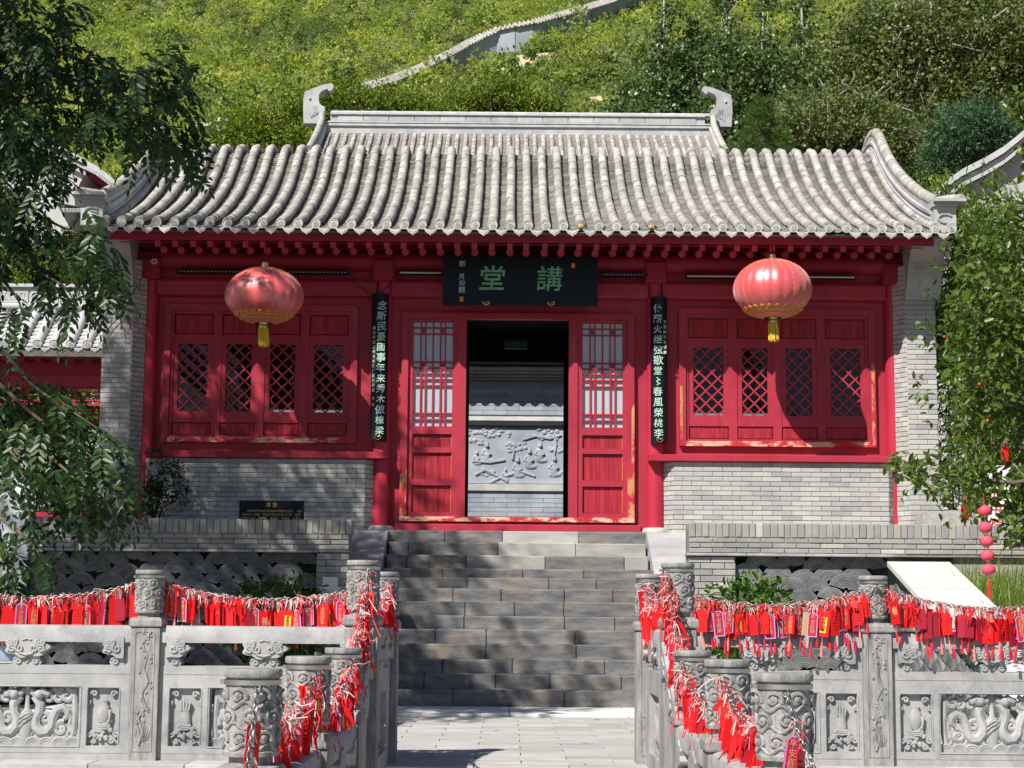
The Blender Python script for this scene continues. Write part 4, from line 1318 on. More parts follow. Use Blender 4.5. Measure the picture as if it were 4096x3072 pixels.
def post_meshes():
    sh = MB()
    w = .0925
    sh.lathe([(w * 1.414, -.03), (w * 1.414, .838), (w * 1.30, .846)], 4, a0=math.pi / 4, a1=math.pi / 4 + 2 * math.pi)
    w2 = .105
    sh.lathe([(w2 * 1.36, .847), (w2 * 1.414, .855), (w2 * 1.414, .885), (w2 * 1.25, .905), (w2 * 0.9, .908)], 4, a0=math.pi / 4, a1=math.pi / 4 + 2 * math.pi)
    shaft = sh.mesh('post', 'stone_post')
    hd = MB().lathe([(.070, .906), (.070, .934), (.090, .936), (.092, .950), (.086, .957), (.0855, 1.182), (.0925, 1.184), (.0945, 1.188), (.0945, 1.205), (.091, 1.211), (0, 1.212)], 40)
    rr = random.Random(2)
    def wrap(p):                                         # (angle, height, lift) -> surface of the drum
        a, z, l = p
        return ((.0855 + l) * math.cos(a), (.0855 + l) * math.sin(a), z)
    for row, zc in enumerate((.995, 1.062, 1.128)):
        for q in range(7):
            a = 2 * math.pi * (q + .5 * (row % 2)) / 7 + rr.uniform(-.1, .1)
            pts = []
            for i in range(15):
                t = i / 14
                rad = .030 * (1 - .85 * t)
                u = -.5 + 2 * math.pi * 1.35 * t
                pts.append(wrap((a + rad / .085 * math.cos(u), zc + rad * .85 * math.sin(u), .003)))
            hd.tube(pts, [.0075] * 9 + [.006] * 6, 6)
            x, y, z = wrap((a, zc, .002))
            hd.blob((x, y, z), .012, 7, 5)
        wav = [wrap((2 * math.pi * i / 56, zc - .028 + .011 * math.sin(7 * 2 * math.pi * i / 56 + row * math.pi), .0015)) for i in range(57)]
        hd.tube(wav, .0065, 6)
    head = hd.mesh('post_head', 'stone_post', smooth=True)
    bd = MB().lathe([(.0920, 1.160), (.0932, 1.161), (.0932, 1.176), (.0920, 1.177)], 40, caps=False)
    bd.box(-.104, -.090, -.012, .012, 1.162, 1.175)
    band = bd.mesh('steel_band', 'steel', smooth=True)
    # plum-blossom relief on the front of the shaft
    rl = MB()
    y = -.0935
    for (a, b) in (((-.062, .06), (-.062, .80)), ((.062, .06), (.062, .80)), ((-.062, .06), (.062, .06)), ((-.05, .815), (.05, .815)), ((-.062, .80), (-.05, .815)), ((.062, .80), (.05, .815))):
        rl.tube([(a[0], y, a[1]), (b[0], y, b[1])], .0042, 5)
    br = [(-.02, .10), (.005, .18), (-.025, .27), (.02, .34), (-.01, .42), (.03, .50), (.0, .58), (.02, .66), (-.015, .74), (.01, .79)]
    rl.tube([(x, y, z) for x, z in br], [.010 - .0006 * i for i in range(10)], 6)
    for i in range(46):
        x, z = br[rr.randrange(2, 10)]
        x += rr.uniform(-.036, .036); z += rr.uniform(-.04, .04)
        rl.blob((max(-.05, min(.05, x)), y, z), rr.uniform(.006, .013), 6, 4, (1, .8, 1))
    for i in range(9):
        rl.tube([(-.03, y, .12), (-.045 + .01 * i, y - .003, .20 - .012 * abs(i - 3)), (-.05 + .012 * i, y, .26 - .02 * abs(i - 4))], .004, 4)
    relief = rl.mesh('carved_relief', 'stone_post', smooth=True)
    return shaft, head, band, relief


SHAFT, HEAD, BAND, RELIEF = post_meshes()


def cloud_mesh(half=0):
    mb = MB()
    up = [(0.0, .02)]
    ol = []
    for i in range(41):                                  # lobed outline of the upper cloud
        a = 2 * math.pi * i / 40
        rad = 1 + .10 * math.cos(7 * a) + .06 * math.cos(2 * a)
        ol.append((.132 * rad * math.cos(a), .712 + .070 * rad * math.sin(a)))
    lo = [(-.085, .597), (-.095, .62), (-.075, .645), (-.05, .66), (.05, .66), (.075, .645), (.095, .62), (.085, .597)]
    def clip(p): return [(max(x, 0) if half > 0 else min(x, 0) if half < 0 else x, z) for x, z in p]
    mb.prism(clip(ol[:-1]), -.080, .080)
    mb.prism(clip([(lo[0][0], lo[0][1]), (lo[7][0], lo[7][1]), (lo[6][0], lo[6][1]), (lo[5][0], lo[5][1]), (lo[4][0], lo[4][1]), (lo[3][0], lo[3][1]), (lo[2][0], lo[2][1]), (lo[1][0], lo[1][1])]), -.055, .055)
    for s in (-1, 1):
        if half and s != half: continue
        for (cx, cz, r0, d, a0) in ((.045, .705, .030, -1, 1.2), (.092, .700, .026, -1, 2.4), (.105, .735, .018, 1, .5), (.058, .622, .026, 1, .3), (.07, .748, .015, -1, 0)):
            mb.tube([(s * x, yy, z) for x, yy, z in spiral(cx, cz, r0, 1.35, d, a0, -.083 if cz > .65 else -.058)], .0085, 6)
        mb.blob((s * .048, -.060, .650), .014, 8, 5)
        mb.blob((s * .115, -.08, .690), .012, 8, 5)
    if not half:
        mb.tube([(-.03, -.082, .755), (0, -.083, .764), (.03, -.082, .755)], .007, 5)
        mb.tube([(-.045, -.083, .672), (0, -.085, .660), (.045, -.083, .672)], .008, 5)
        mb.tube([(0, -.06, .61), (-.012, -.06, .625), (0, -.06, .64), (.012, -.06, .625), (0, -.06, .61)], .005, 5)
    return mb.mesh('cloud_support', 'stone', smooth=True)


CLOUD, CLOUD_R, CLOUD_L = cloud_mesh(), cloud_mesh(1), cloud_mesh(-1)


def openwork_mesh():
    """Two curling beasts facing a vase above waves, pierced through."""
    mb = MB()
    for s in (-1, 1):
        def T(pts, rad, n=7):
            mb.tube([(s * x, y, z) for x, y, z in pts], [q * 1.28 for q in rad] if isinstance(rad, list) else rad * 1.3, n)
        # body: a long S curve with a thick middle
        body = [(.075, 0, .415), (.055, 0, .385), (.085, 0, .35), (.082, 0, .30), (.060, 0, .255), (.062, 0, .205), (.095, 0, .17), (.135, 0, .17), (.165, 0, .205), (.172, 0, .26), (.195, 0, .31),
                (.232, 0, .325), (.262, 0, .30), (.262, 0, .265), (.24, 0, .25)]
        T(body, [.018, .026, .027, .026, .028, .030, .031, .029, .027, .026, .025, .023, .02, .016, .012], 8)
        T(spiral(.135, .385, .034, 1.2, -1, 2.6, 0), .012)
        T(spiral(.205, .385, .038, 1.2, 1, .4, 0), .013)
        T(spiral(.185, .125, .030, 1.1, -1, .8, 0), .012)
        T(spiral(.03, .165, .028, 1.1, 1, .8, 0), .011)
        T([(.17, 0, .44), (.20, 0, .425), (.23, 0, .445)], .012)
        T([(.262, 0, .30), (.285, 0, .26), (.28, 0, .22)], .013)
        T([(.075, -.01, .415), (.10, -.015, .425), (.135, -.012, .41), (.155, -.01, .425)], [.02, .024, .018, .008])
        T([(.062, -.01, .40), (.03, -.012, .425), (.018, -.01, .442)], [.018, .016, .007])
        mb.blob((s * .080, -.02, .408), .034, 9, 6)
        T(spiral(.12, .255, .036, 1.1, -1, 2.0, 0), .013)
        T(spiral(.225, .19, .048, 1.2, 1, 1.2, 0), .016)
        T(spiral(.255, .40, .045, 1.1, -1, 1.6, 0), .017)
        T([(.30, 0, .445), (.305, 0, .37), (.312, 0, .30), (.31, 0, .20), (.295, 0, .12)], .016)
        T(spiral(.285, .15, .032, 1.0, 1, .2, 0), .013)
        T([(.10, 0, .16), (.095, 0, .12), (.115, 0, .10), (.13, 0, .12)], .012)
        T([(.16, 0, .20), (.175, 0, .14), (.165, 0, .10), (.19, 0, .105)], .012)
        for q in range(4):
            cx = .05 + q * .085
            for rad in (.048, .033, .018):
                T([(cx + rad * math.cos(t), -.005 - rad * .2, .088 + rad * .95 * math.sin(t)) for t in [math.pi * i / 9 for i in range(10)]], .008, 6)
        mb.box(min(s * .02, s * .34), max(s * .02, s * .34), -.018, .03, .088, .104)
    mb.lathe([(.026, .10), (.024, .12), (.05, .19), (.054, .24), (.040, .29), (.018, .315), (.014, .37), (.017, .43), (.024, .452)], 14, sq=.7)
    for k in range(3):
        mb.tube([(-.045, -.035, .20 + k * .03), (0, -.046, .24 + k * .03), (.045, -.03, .27 + k * .02)], .004, 4)
    return mb.mesh('openwork_carving', 'stone', smooth=True)


OPENWORK = openwork_mesh()


def niche_relief(kind):
    mb = MB()
    y = -.03
    rr = random.Random(kind)
    for s in (-1, 1):
        for (cx, cz, r0, d, a0) in ((.062, .415, .022, 1, 0), (.095, .365, .020, -1, 1.0), (.088, .16, .022, 1, 2.0), (.055, .12, .018, -1, 0)):
            mb.tube([(s * x, yy, z) for x, yy, z in spiral(cx, cz, r0, 1.15, d, a0, y - .004, 12)], .008, 6)
        mb.tube([(s * .108, y, .15), (s * .112, y, .26), (s * .108, y, .36)], .006, 5)
    if kind == 1:
        mb.lathe([(.018, .225), (.03, .24), (.042, .29), (.036, .335), (.024, .355), (.030, .372), (.02, .372)], 14, (0, y, 0), sq=.55)
        for q in range(4):
            mb.tube([(.03 + .003 * q, y - .012, .235), (.045, y - .015, .27 + .01 * q), (.036 + .004 * q, y - .012, .315)], .008, 6)
    else:
        mb.lathe([(.03, .20), (.036, .24), (.03, .30), (.026, .33)], 12, (0, y, 0), sq=.5)
        for q in range(4):
            mb.tube([(-.024 + .015 * q, y - .008, .31), (-.030 + .02 * q, y - .014, .355), (-.02 + .012 * q, y - .008, .395 - .01 * abs(q - 1))], .0085, 6)
    for i in range(34):
        a = rr.uniform(0, 6.28); rad = math.sqrt(rr.random())
        mb.blob((.062 * rad * math.cos(a), y - .006, .175 + .052 * rad * math.sin(a)), rr.uniform(.009, .017), 7, 4, (1, .9, 1))
    for k in range(3):
        mb.tube([(-.04, y - .01, .222 - k * .012), (0, y - .018, .215 - k * .012), (.04, y - .01, .222 - k * .012)], .006, 5)
    return mb.mesh('niche_relief', 'stone', smooth=True)


NICHE = {1: niche_relief(1), 2: niche_relief(2)}
_panels = {}


def bay(parent, c, L, rotz=0.0, dz=0.0, slope=0.0, flip=False, detail=True):
    """One bay between two posts: coping rail, cloud supports, pierced panel."""
    key = (round(L, 2), round(slope, 2), detail)
    if key not in _panels:
        h = L / 2
        def shear(mb):
            if slope: mb.v = [(x, y, z + slope * x) for x, y, z in mb.v]
            return mb
        rail = []
        for i in range(9):
            a = math.pi * i / 8
            rail.append((-.072 * math.cos(a), .835 + .018 * math.sin(a)))
        rail = [(-.072, .744), (-.072, .835)] + rail[1:-1] + [(.072, .835), (.072, .744)]
        cr = shear(MB().prism_x(list(reversed(rail)), -h, h)).mesh('coping_rail', 'stone', smooth=True)
        o = .345; n0, n1 = .40, .60
        pm = MB().box(-h, h, -.055, .055, .455, .597).box(-h, h, -.055, .055, -.03, .088)
        if detail:
            for s in (-1, 1):
                for a, b in ((o, n0), (n1, h)):
                    pm.box(min(s * a, s * b), max(s * a, s * b), -.055, .055, .088, .455)
                pm.box(min(s * n0, s * n1), max(s * n0, s * n1), -.018, .055, .088, .455)
            # thin raised border round the pierced part
            for z in (.462, .081):
                pm.tube([(-o - .012, -.056, z), (o + .012, -.056, z)], .0045, 5)
            for s in (-1, 1):
                pm.tube([(s * (o + .012), -.056, .081), (s * (o + .012), -.056, .462)], .0045, 5)
                pm.tube([(s * (n0 - .004), -.056, .10), (s * (n0 - .004), -.056, .445)], .004, 5)
                pm.tube([(s * (n1 + .006), -.056, .10), (s * (n1 + .006), -.056, .445)], .004, 5)
            pm.tube([(-h + .01, -.0555, .545), (h - .01, -.0555, .545)], .003, 4)
            pm.tube([(-h + .01, -.0555, .045), (h - .01, -.0555, .045)], .003, 4)
        else:
            pm.box(-h, h, -.045, .045, .088, .455)
        st = MB().box(-h, -h + .045, -.05, .05, .597, .744).box(h - .045, h, -.05, .05, .597, .744)
        _panels[key] = (cr, shear(pm).mesh('panel', 'stone'), shear(st).mesh('stile', 'stone'))
    cr, pm, st = _panels[key]
    kw = dict(loc=(c[0], c[1], dz), rot=(0, 0, rotz))
    h = L / 2
    pn = ob('panel', pm, None, parent, **kw)
    ob('coping_rail', cr, None, parent, **kw)
    ob('stile', st, None, parent, **kw)
    M = Matrix.Translation((c[0], c[1], dz)) @ Matrix.Rotation(rotz, 4, 'Z')
    def place(name, me, x, par):
        p = M @ Vector((x, 0, slope * x))
        ob(name, me, None, par, loc=p, rot=(0, 0, rotz))
    place('cloud_support', CLOUD, 0, parent)
    place('cloud_support', CLOUD_R, -h + .045, parent)
    place('cloud_support', CLOUD_L, h - .045, parent)
    if detail:
        place('openwork_carving', OPENWORK, 0, pn)
        place('niche_relief', NICHE[2 if not flip else 1], -.50, pn)
        place('niche_relief', NICHE[1 if not flip else 2], .50, pn)


def post(parent, x, y, dz=0.0, relief=True, down=0.0):
    p = ob('post', SHAFT, None, parent, loc=(x, y, dz))
    ob('post_head', HEAD, None, p, loc=(x, y, dz), rot=(0, 0, rng.uniform(-.3, .3)))
    ob('steel_band', BAND, None, p, loc=(x, y, dz))
    if relief: ob('carved_relief', RELIEF, None, p, loc=(x, y, dz))
    if down:
        put('post_foot', MB().box(x - .09, x + .09, y - .09, y + .09, dz - down, dz - .03), 'stone_post', p)
    return p


ROW_D = 11.3
for s, lab in ((-1, 'carved stone balustrade along the pavement edge, left of the opening'), (1, 'carved stone balustrade along the pavement edge, right of the opening')):
    xg = -0.818 if s < 0 else 0.905
    xs = [xg, -2.345 if s < 0 else 2.36, -3.87 if s < 0 else 3.86]
    bal = empty('stone_balustrade', ((xg + xs[2]) / 2, ROW_D, 0), lab, 'balustrade', 'balustrades on the upper pavement')
    base = MB().box(min(xs) - .2, max(xs) + .14, ROW_D - .17, ROW_D + .17, -.13, -.031) if s < 0 else MB().box(min(xs) - .14, max(xs) + .2, ROW_D - .17, ROW_D + .17, -.13, -.031)
    put('base_course', base, 'stone', bal)
    for x in xs: post(bal, x, ROW_D, -.002)
    for a, b in zip(xs, xs[1:]):
        bay(bal, ((a + b) / 2, ROW_D), abs(a - b) - .185, flip=s > 0)
    # short return towards the camera
    xr = xg
    post(bal, xr + (-.012 if s < 0 else .04), 9.80, .03, False, .5)
    bay(bal, (xr + (-.006 if s < 0 else .02), (9.8 + ROW_D) / 2), ROW_D - 9.8 - .185, math.pi / 2 * (1 if s < 0 else -1) * -1, .015, detail=True)
    # lower balustrade of the approach
    lab2 = 'lower stone balustrade running towards the viewer, %s of the approach' % ('left' if s < 0 else 'right')
    lb = empty('stone_balustrade', (-.83 if s < 0 else .90, 7.2, -.45), lab2, 'balustrade', 'balustrades of the lower approach')
    dd = [8.75, 7.14, 5.65]
    xx = [-.833, -.823, -.829] if s < 0 else [.915, .890, .886]
    DZL = -.435
    for x, d in zip(xx, dd): post(lb, x, d, DZL, True)
    for k in range(2):
        bay(lb, ((xx[k] + xx[k + 1]) / 2, (dd[k] + dd[k + 1]) / 2), dd[k] - dd[k + 1] - .185, math.pi / 2 * (1 if s < 0 else -1) * -1, DZL)
    Ls = 9.8 - 8.75 - .185
    sl = .43 / (9.8 - 8.75)
    bay(lb, (xx[0], (9.8 + 8.75) / 2), Ls, math.pi / 2 * (1 if s < 0 else -1) * -1, DZL + .215, slope=(-sl if s < 0 else sl), detail=False)
    put('base_course', MB().box(xx[1] - .17, xx[1] + .17, 5.3, 9.9, -.60, -.466), 'stone', lb)
    put('end_scroll', MB().box(xx[2] - .05, xx[2] + .05, 4.9, 5.55, -.60, .0), 'stone', lb)

# ------------------------------------------------------------------ chains and wish tags
def link_tube(L, W, wire):
    pts = []
    for i in range(13):
        a = 2 * math.pi * i / 12
        pts.append(((L / 2 - W / 2) * (1 if math.cos(a) > 0 else -1) * min(1, abs(math.cos(a)) * 3) + W / 2 * math.cos(a), W / 2 * math.sin(a), 0))
    return MB().tube(pts, wire, 5, cap=False)


def chain(name, pts, label, size=1.0):
    lk = link_tube(.034 * size, .018 * size, .0032 * size)
    mb = MB()
    P = [Vector(p) for p in pts]
    acc, step, k = 0.0, .026 * size, 0
    nxt = 0.0
    for a, b in zip(P, P[1:]):
        L = (b - a).length
        d = (b - a).normalized()
        while nxt <= acc + L:
            p = a + d * (nxt - acc)
            q = d.to_track_quat('X', 'Z').to_matrix().to_4x4()
            mb.join(lk, Matrix.Translation(p) @ q @ Matrix.Rotation(math.pi / 2 * (k % 2) + .35, 4, 'X'))
            nxt += step; k += 1
        acc += L
    o = put(name, mb, 'chain_steel', smooth='all')
    return tag(o, label, 'chain', 'chains strung between the posts')


def sag(a, b, s, n=24):
    a, b = Vector(a), Vector(b)
    return [a + (b - a) * (i / n) - Vector((0, 0, s * 4 * (i / n) * (1 - i / n))) for i in range(n + 1)]


def tag_body(w, h, th, m, c=.016):
    return MB().prism([(-w / 2, -h), (w / 2, -h), (w / 2, -c), (w / 2 - c, 0), (-w / 2 + c, 0), (-w / 2, -c)], -th / 2, th / 2).mesh('wish_tag', m)


def tag_ring(w, h, th, m, c=.016, e=.005):
    o = [(-w / 2, -h), (w / 2, -h), (w / 2, -c), (w / 2 - c, 0), (-w / 2 + c, 0), (-w / 2, -c)]
    i = [(-w / 2 + e, -h + e), (w / 2 - e, -h + e), (w / 2 - e, -c - e * .4), (w / 2 - c - e * .4, -e), (-w / 2 + c + e * .4, -e), (-w / 2 + e, -c - e * .4)]
    vs = [(x, -th / 2 - .0012, z) for x, z in o + i]
    return MB().add(vs, [(k, (k + 1) % 6, (k + 1) % 6 + 6, k + 6) for k in range(6)]).mesh('border', m, fix=False)


def tassel_mesh(m, L):
    mb = MB()
    mb.tube([(0, 0, 0), (.001, 0, -.028)], .0013, 4).blob((0, 0, -.030), .005, 6, 4)
    mb.lathe([(.003, -.033), (.007, -.045), (.0095, -.033 - L), (0, -.033 - L)], 8, caps=False)
    return mb.mesh('tassel', m)


def cord_mesh(m, seed, L=.045):
    rr = random.Random(seed)
    mb = MB()
    mb.tube([(0, 0, -.012), (-.006, -.003, .01), (-.003, -.004, L), (.006, .0, L + .006), (.005, .003, .012), (0, .001, -.012)], .0024, 4)
    for k in range(5):
        e = (rr.uniform(-.03, .03), rr.uniform(-.02, .01), rr.uniform(-.01, .035))
        mb.tube([(0, -.004, L - .008), (e[0] * .5, e[1], L + .012 * rr.uniform(-.5, 1)), (e[0], e[1], e[2])], .0022, 4)
    return mb.mesh('cord', m)


TASS = [tassel_mesh('tassel_red', .050), tassel_mesh('tassel_red', .062), tassel_mesh('tassel_pink', .052), tassel_mesh('tag_crimson', .055)]
CORDS = [cord_mesh('cord', 1), cord_mesh('cord_white', 2), cord_mesh('cord', 3), cord_mesh('cord_white', 4, .05), cord_mesh('tassel_red', 5)]
KIND = {}
for i, (w, h) in enumerate(((.068, .150), (.075, .160), (.060, .135))):
    KIND['red', i] = (tag_body(w, h, .003, 'tag_red'), None, (w, h))
    KIND['dark', i] = (tag_body(w, h, .003, 'tag_dark'), None, (w, h))
    KIND['crimson', i] = (tag_body(w * .92, h, .003, 'tag_crimson'), tag_ring(w * .92, h, .003, 'tag_border'), (w, h))
    KIND['yellow', i] = (tag_body(w, h, .003, 'tag_red'), MB().box(-w * .26, w * .26, -.0035, -.0017, -h * .86, -h * .26).mesh('inset', 'tag_yellow'), (w, h))
    KIND['wood', i] = (tag_body(w * .85, h * .92, .006, 'tag_wood'), None, (w, h))
    KIND['pink', i] = (tag_body(w, h, .003, 'tag_pink'), tag_ring(w, h, .003, 'tag_red'), (w, h))
LOOK = {'red': 'bright red wish tag', 'dark': 'dark red wish tag', 'crimson': 'crimson lilac-edged wish tag', 'yellow': 'yellow-centred red wish tag',
        'wood': 'tan wooden wish tag', 'pink': 'pale pink wish tag'}
SCRIBBLE = MB()
rr = random.Random(8)
for k in range(5):
    x0 = -.02 + rr.uniform(0, .008)
    z = -.045 - .018 * k
    for q in range(4):
        SCRIBBLE.box(x0 + q * .011, x0 + q * .011 + .007, -.0026, -.0017, z, z + .008)
SCRIBBLE = SCRIBBLE.mesh('handwriting', 'tag_ink_dark')
ORD = ('first second third fourth fifth sixth seventh eighth ninth tenth eleventh twelfth thirteenth fourteenth fifteenth sixteenth seventeenth eighteenth nineteenth '
       'twentieth twenty-first twenty-second twenty-third twenty-fourth twenty-fifth twenty-sixth twenty-seventh twenty-eighth twenty-ninth thirtieth thirty-first thirty-second thirty-third '
       'thirty-fourth thirty-fifth thirty-sixth thirty-seventh thirty-eighth thirty-ninth fortieth').split()


def hang_tags(pts, n, where, seed, span=(0.03, 0.97), scale=1.0, yaw=0.5, order='from the left', kinds=None, tl=1.0, gather=0.0):
    rr = random.Random(seed)
    P = [Vector(p) for p in pts]
    cnt = 0
    for k in range(n):
        t = span[0] + (span[1] - span[0]) * (k + rr.uniform(-.2, .2) + .5) / n
        f = t * (len(P) - 1); i = min(int(f), len(P) - 2)
        p = P[i] + (P[i + 1] - P[i]) * (f - i)
        kd = rr.choice(kinds or ['red'] * 11 + ['crimson'] * 5 + ['dark'] * 4 + ['yellow'] + ['wood'] * (1 if rr.random() < .6 else 0))
        v = rr.randrange(3)
        body, extra, (w, h) = KIND[kd, v]
        s = scale * rr.uniform(.9, 1.08)
        yw = rr.gauss(0, yaw)
        if rr.random() < .18: yw = rr.choice((-1, 1)) * rr.uniform(1.0, 1.45)
        o = ob('wish_tag', body, None, None, loc=(p.x, p.y + rr.uniform(-.03, .03) * scale, p.z - .04 * s - rr.uniform(0, .03)), rot=(rr.uniform(-.08, .08), rr.gauss(0, .07), yw), scl=(s, s, s))
        tag(o, '%s, %s %s on the %s' % (LOOK[kd], ORD[k], order, where), 'tag', 'wish tags on the %s' % where)
        if kd in ('crimson', 'pink') and extra: ob('border', extra, None, o, local=True)
        if kd == 'yellow':
            ob('inset', extra, None, o, local=True)
            ob('lettering', TXT[rr.choice(('tag_d', 'tag_e'))], None, o, loc=(0, -.0038, -h * .27), scl=(.72, 1, .72), local=True)
        if kd == 'crimson': ob('lettering', TXT[rr.choice(('tag_a', 'tag_b', 'tag_c', 'tag_a'))], None, o, loc=(0, -.0022, -.014), scl=(.9, 1, .9), local=True)
        if kd == 'red':
            q = rr.random()
            if q < .35: ob('handwriting', SCRIBBLE, None, o, local=True)
            elif q < .42: ob('lettering', TXT['tag_f'], None, o, loc=(0, -.0022, -h * .5), local=True)
            elif q < .66: ob('lettering', TXT['tag_b'], None, o, loc=(0, -.0022, -.018), scl=(.85, 1, .85), local=True)
        ob('cord', rr.choice(CORDS), None, o, local=True)
        if rr.random() < .85:
            ob('tassel', rr.choice(TASS), None, o, loc=(0, 0, -h), scl=(1, 1, tl * rr.uniform(.8, 1.15)), rot=(0, rr.uniform(-.1, .1), 0), local=True)


def ribbons(pts, n, where, seed, span=(0.0, 1.0), L=.2):
    """Tangled ribbons, strings and tassels knotted along a chain."""
    rr = random.Random(seed)
    P = [Vector(p) for p in pts]
    mb, idx = MB(), []
    kinds = (('tassel_red', .55), ('tag_red', .3), ('cord', .4), ('cord_white', .35))
    for mi, (m, share) in enumerate(kinds):
        for k in range(int(n * share)):
            t = span[0] + (span[1] - span[0]) * rr.random()
            f = t * (len(P) - 1.001); i = int(f)
            p = P[i] + (P[i + 1] - P[i]) * (f - i)
            l = (L if 'cord' not in m else .06) * rr.uniform(.5, 1.2)
            q = p + Vector((rr.gauss(0, .018), rr.gauss(0, .02), rr.uniform(-.01, .012)))
            a = Vector((rr.gauss(0, .03), rr.gauss(0, .03), 0))
            pts_ = [q, q + a * .5 + Vector((rr.gauss(0, .012), rr.gauss(0, .012), -l * .4 if 'cord' not in m else rr.uniform(-.03, .02))), q + a + Vector((rr.gauss(0, .016), 0, -l if 'cord' not in m else rr.uniform(-.06, .015)))]
            if m == 'tag_red':
                w = Vector((rr.uniform(-.011, .011), rr.uniform(-.006, .006), 0)) + Vector((.004, 0, 0))
                vs = []
                for z in pts_: vs += [tuple(z - w), tuple(z + w)]
                mb.add(vs, [(0, 1, 3, 2), (2, 3, 5, 4)])
            else:
                mb.tube([tuple(z) for z in pts_], .0022 if 'cord' in m else .003, 4)
        idx += [mi] * (len(mb.f) - len(idx))
    me = mb.mesh('ribbons', None, fix=False)
    for m, _ in kinds: me.materials.append(MATS[m])
    me.polygons.foreach_set('material_index', idx)
    tag(ob('ribbons', me), 'tangle of ribbons and strings knotted on the %s' % where, 'ribbon', kind='stuff')


YL, YR = ROW_D + .075, ROW_D - .115
c1 = sag((-3.87, YL, 1.15), (-2.345, YL, 1.155), .125); chain('chain', c1, 'steel chain strung on the far left bay of the balustrade')
c2 = sag((-2.345, YL, 1.155), (-0.818, YL, 1.155), .130); chain('chain', c2, 'steel chain strung between the left carved post and the opening')
c3 = sag((0.905, YR, 1.15), (2.36, YR, 1.135), .130); chain('chain', c3, 'steel chain strung between the opening and the right carved post')
c4_ = sag((2.36, YR, 1.135), (3.86, YR, 1.13), .130); chain('chain', c4_, 'steel chain strung on the far right bay of the balustrade')
hang_tags(c1, 34, 'far left chain', 101, (.22, .97), 1.06, yaw=.45)
hang_tags(c2, 38, 'inner left chain', 102, (.05, .96), 1.06, yaw=.45)
hang_tags(c3, 36, 'inner right chain', 103, (.06, .95), 1.04, yaw=.5, tl=1.25)
for q_, (cc, wh) in enumerate(((c1, 'far left chain'), (c2, 'inner left chain'), (c3, 'inner right chain'), (c4_, 'far right chain'))):
    ribbons(cc, 110, wh, 200 + q_, (.04, .96), .14 if q_ > 1 else .10)
hang_tags(c4_, 36, 'far right chain', 104, (.05, .80), 1.06, yaw=.5, tl=1.25)
for s, nm in ((-1, 'left'), (1, 'right')):
    X = -.823 if s < 0 else .90
    e = .03 * -s
    a = sag((X + e, 9.70, 1.18), (X, 8.84, .70), .10)
    ribbons(a, 90, 'sloping %s chain' % nm, 210 + s, (0, .9))
    chain('chain', a, 'steel chain sloping down from the tall %s post to the low one' % nm, 1.0)
    hang_tags(a, 22, 'sloping %s chain' % nm, 110 + s, (.04, .85), .95, .6, 'from the top', ['red'] * 6 + ['dark', 'crimson', 'crimson', 'wood'])
    b = sag((X + e * 1.5, ROW_D - .1, 1.15), (X, 9.9, 1.15), .16)
    ribbons(b, 80, 'tall %s post chain' % nm, 220 + s, (0, .7), .26)
    chain('chain', b, 'steel chain between the two tall %s posts' % nm)
    hang_tags(b, 16, 'tall %s post chain' % nm, 120 + s, (.02, .7), .95, .6, 'from the back', ['red'] * 6 + ['dark', 'crimson', 'crimson'])
    c = sag((X + e * 1.6, 8.66, .715), (X - e, 7.23, .715), .17)
    ribbons(c, 100, 'second low %s chain' % nm, 230 + s, (0, .9))
    chain('chain', c, 'steel chain between the second and third low %s posts' % nm)
    hang_tags(c, 22, 'second low %s chain' % nm, 130 + s, (.03, .8), .95, .6, 'from the back', ['red'] * 7 + ['dark', 'crimson', 'crimson', 'yellow'])
    d_ = sag((X + e * 1.6, 7.05, .715), (X - e, 5.74, .715), .16)
    ribbons(d_, 100, 'first low %s chain' % nm, 240 + s, (0, .9))
    chain('chain', d_, 'steel chain between the first and second low %s posts' % nm)
    hang_tags(d_, 22, 'first low %s chain' % nm, 140 + s, (.03, .85), .95, .6, 'from the back', ['red'] * 6 + ['dark', 'crimson', 'crimson', 'yellow', 'pink'])
    f_ = sag((X + e * .8, 5.555, .715), (X - .10 * -s * -1 if s < 0 else X + .10, 4.4, .05), .05)
    chain('chain', f_, 'steel chain hanging down in front of the first low %s post' % nm)
    hang_tags(f_, 12, 'frontmost %s chain' % nm, 150 + s, (.05, .8), .95, .6, 'from the top', ['red'] * 5 + ['dark', 'crimson'])
# ------------------------------------------------------------------ court behind the hall: screen wall, upper terrace, rear hall
SD = 31.0
scr = empty('screen_wall', (0.1, SD, 1.93), 'pale grey screen wall with carved scene, seen through the open door', 'wall')
def sz(py): return at(2060, py, SD).z
put('wall_body', MB().box(-2.6, 2.8, SD, SD + .5, 1.93, sz(1470)), 'screen_stone', scr)
put('lit_brick_band', MB().box(-2.6, 2.8, SD - .03, SD - .002, sz(1668), sz(1560)), 'tile_pale', scr)
z0, z1 = sz(1668), sz(1702)
put('cove_moulding', MB().prism_x([(SD - .03, z0), (SD - .10, z0 - .03), (SD - .14, z0 - .08), (SD - .06, z1), (SD - .002, z1), (SD - .002, z0)], -2.6, 2.8), 'ridge', scr)
put('plinth_cap', MB().prism_x([(SD - .002, sz(1936)), (SD - .14, sz(1936) - .01), (SD - .14, sz(1965)), (SD - .10, sz(1975)), (SD - .002, sz(1975))], -2.6, 2.8), 'tile_pale', scr)
zb = sz(1976)
n = 0
rr = random.Random(4)
while zb > 1.95:
    x = -1.4 - (.22 if n % 2 else 0)
    while x < 1.6:
        ob('brick', bev_box(.436, .09, .078, .004, 'screen_stone'), None, scr, loc=(x + .22, SD - .05, zb - .041)); x += .44
    zb -= .083; n += 1
zb = sz(1575)
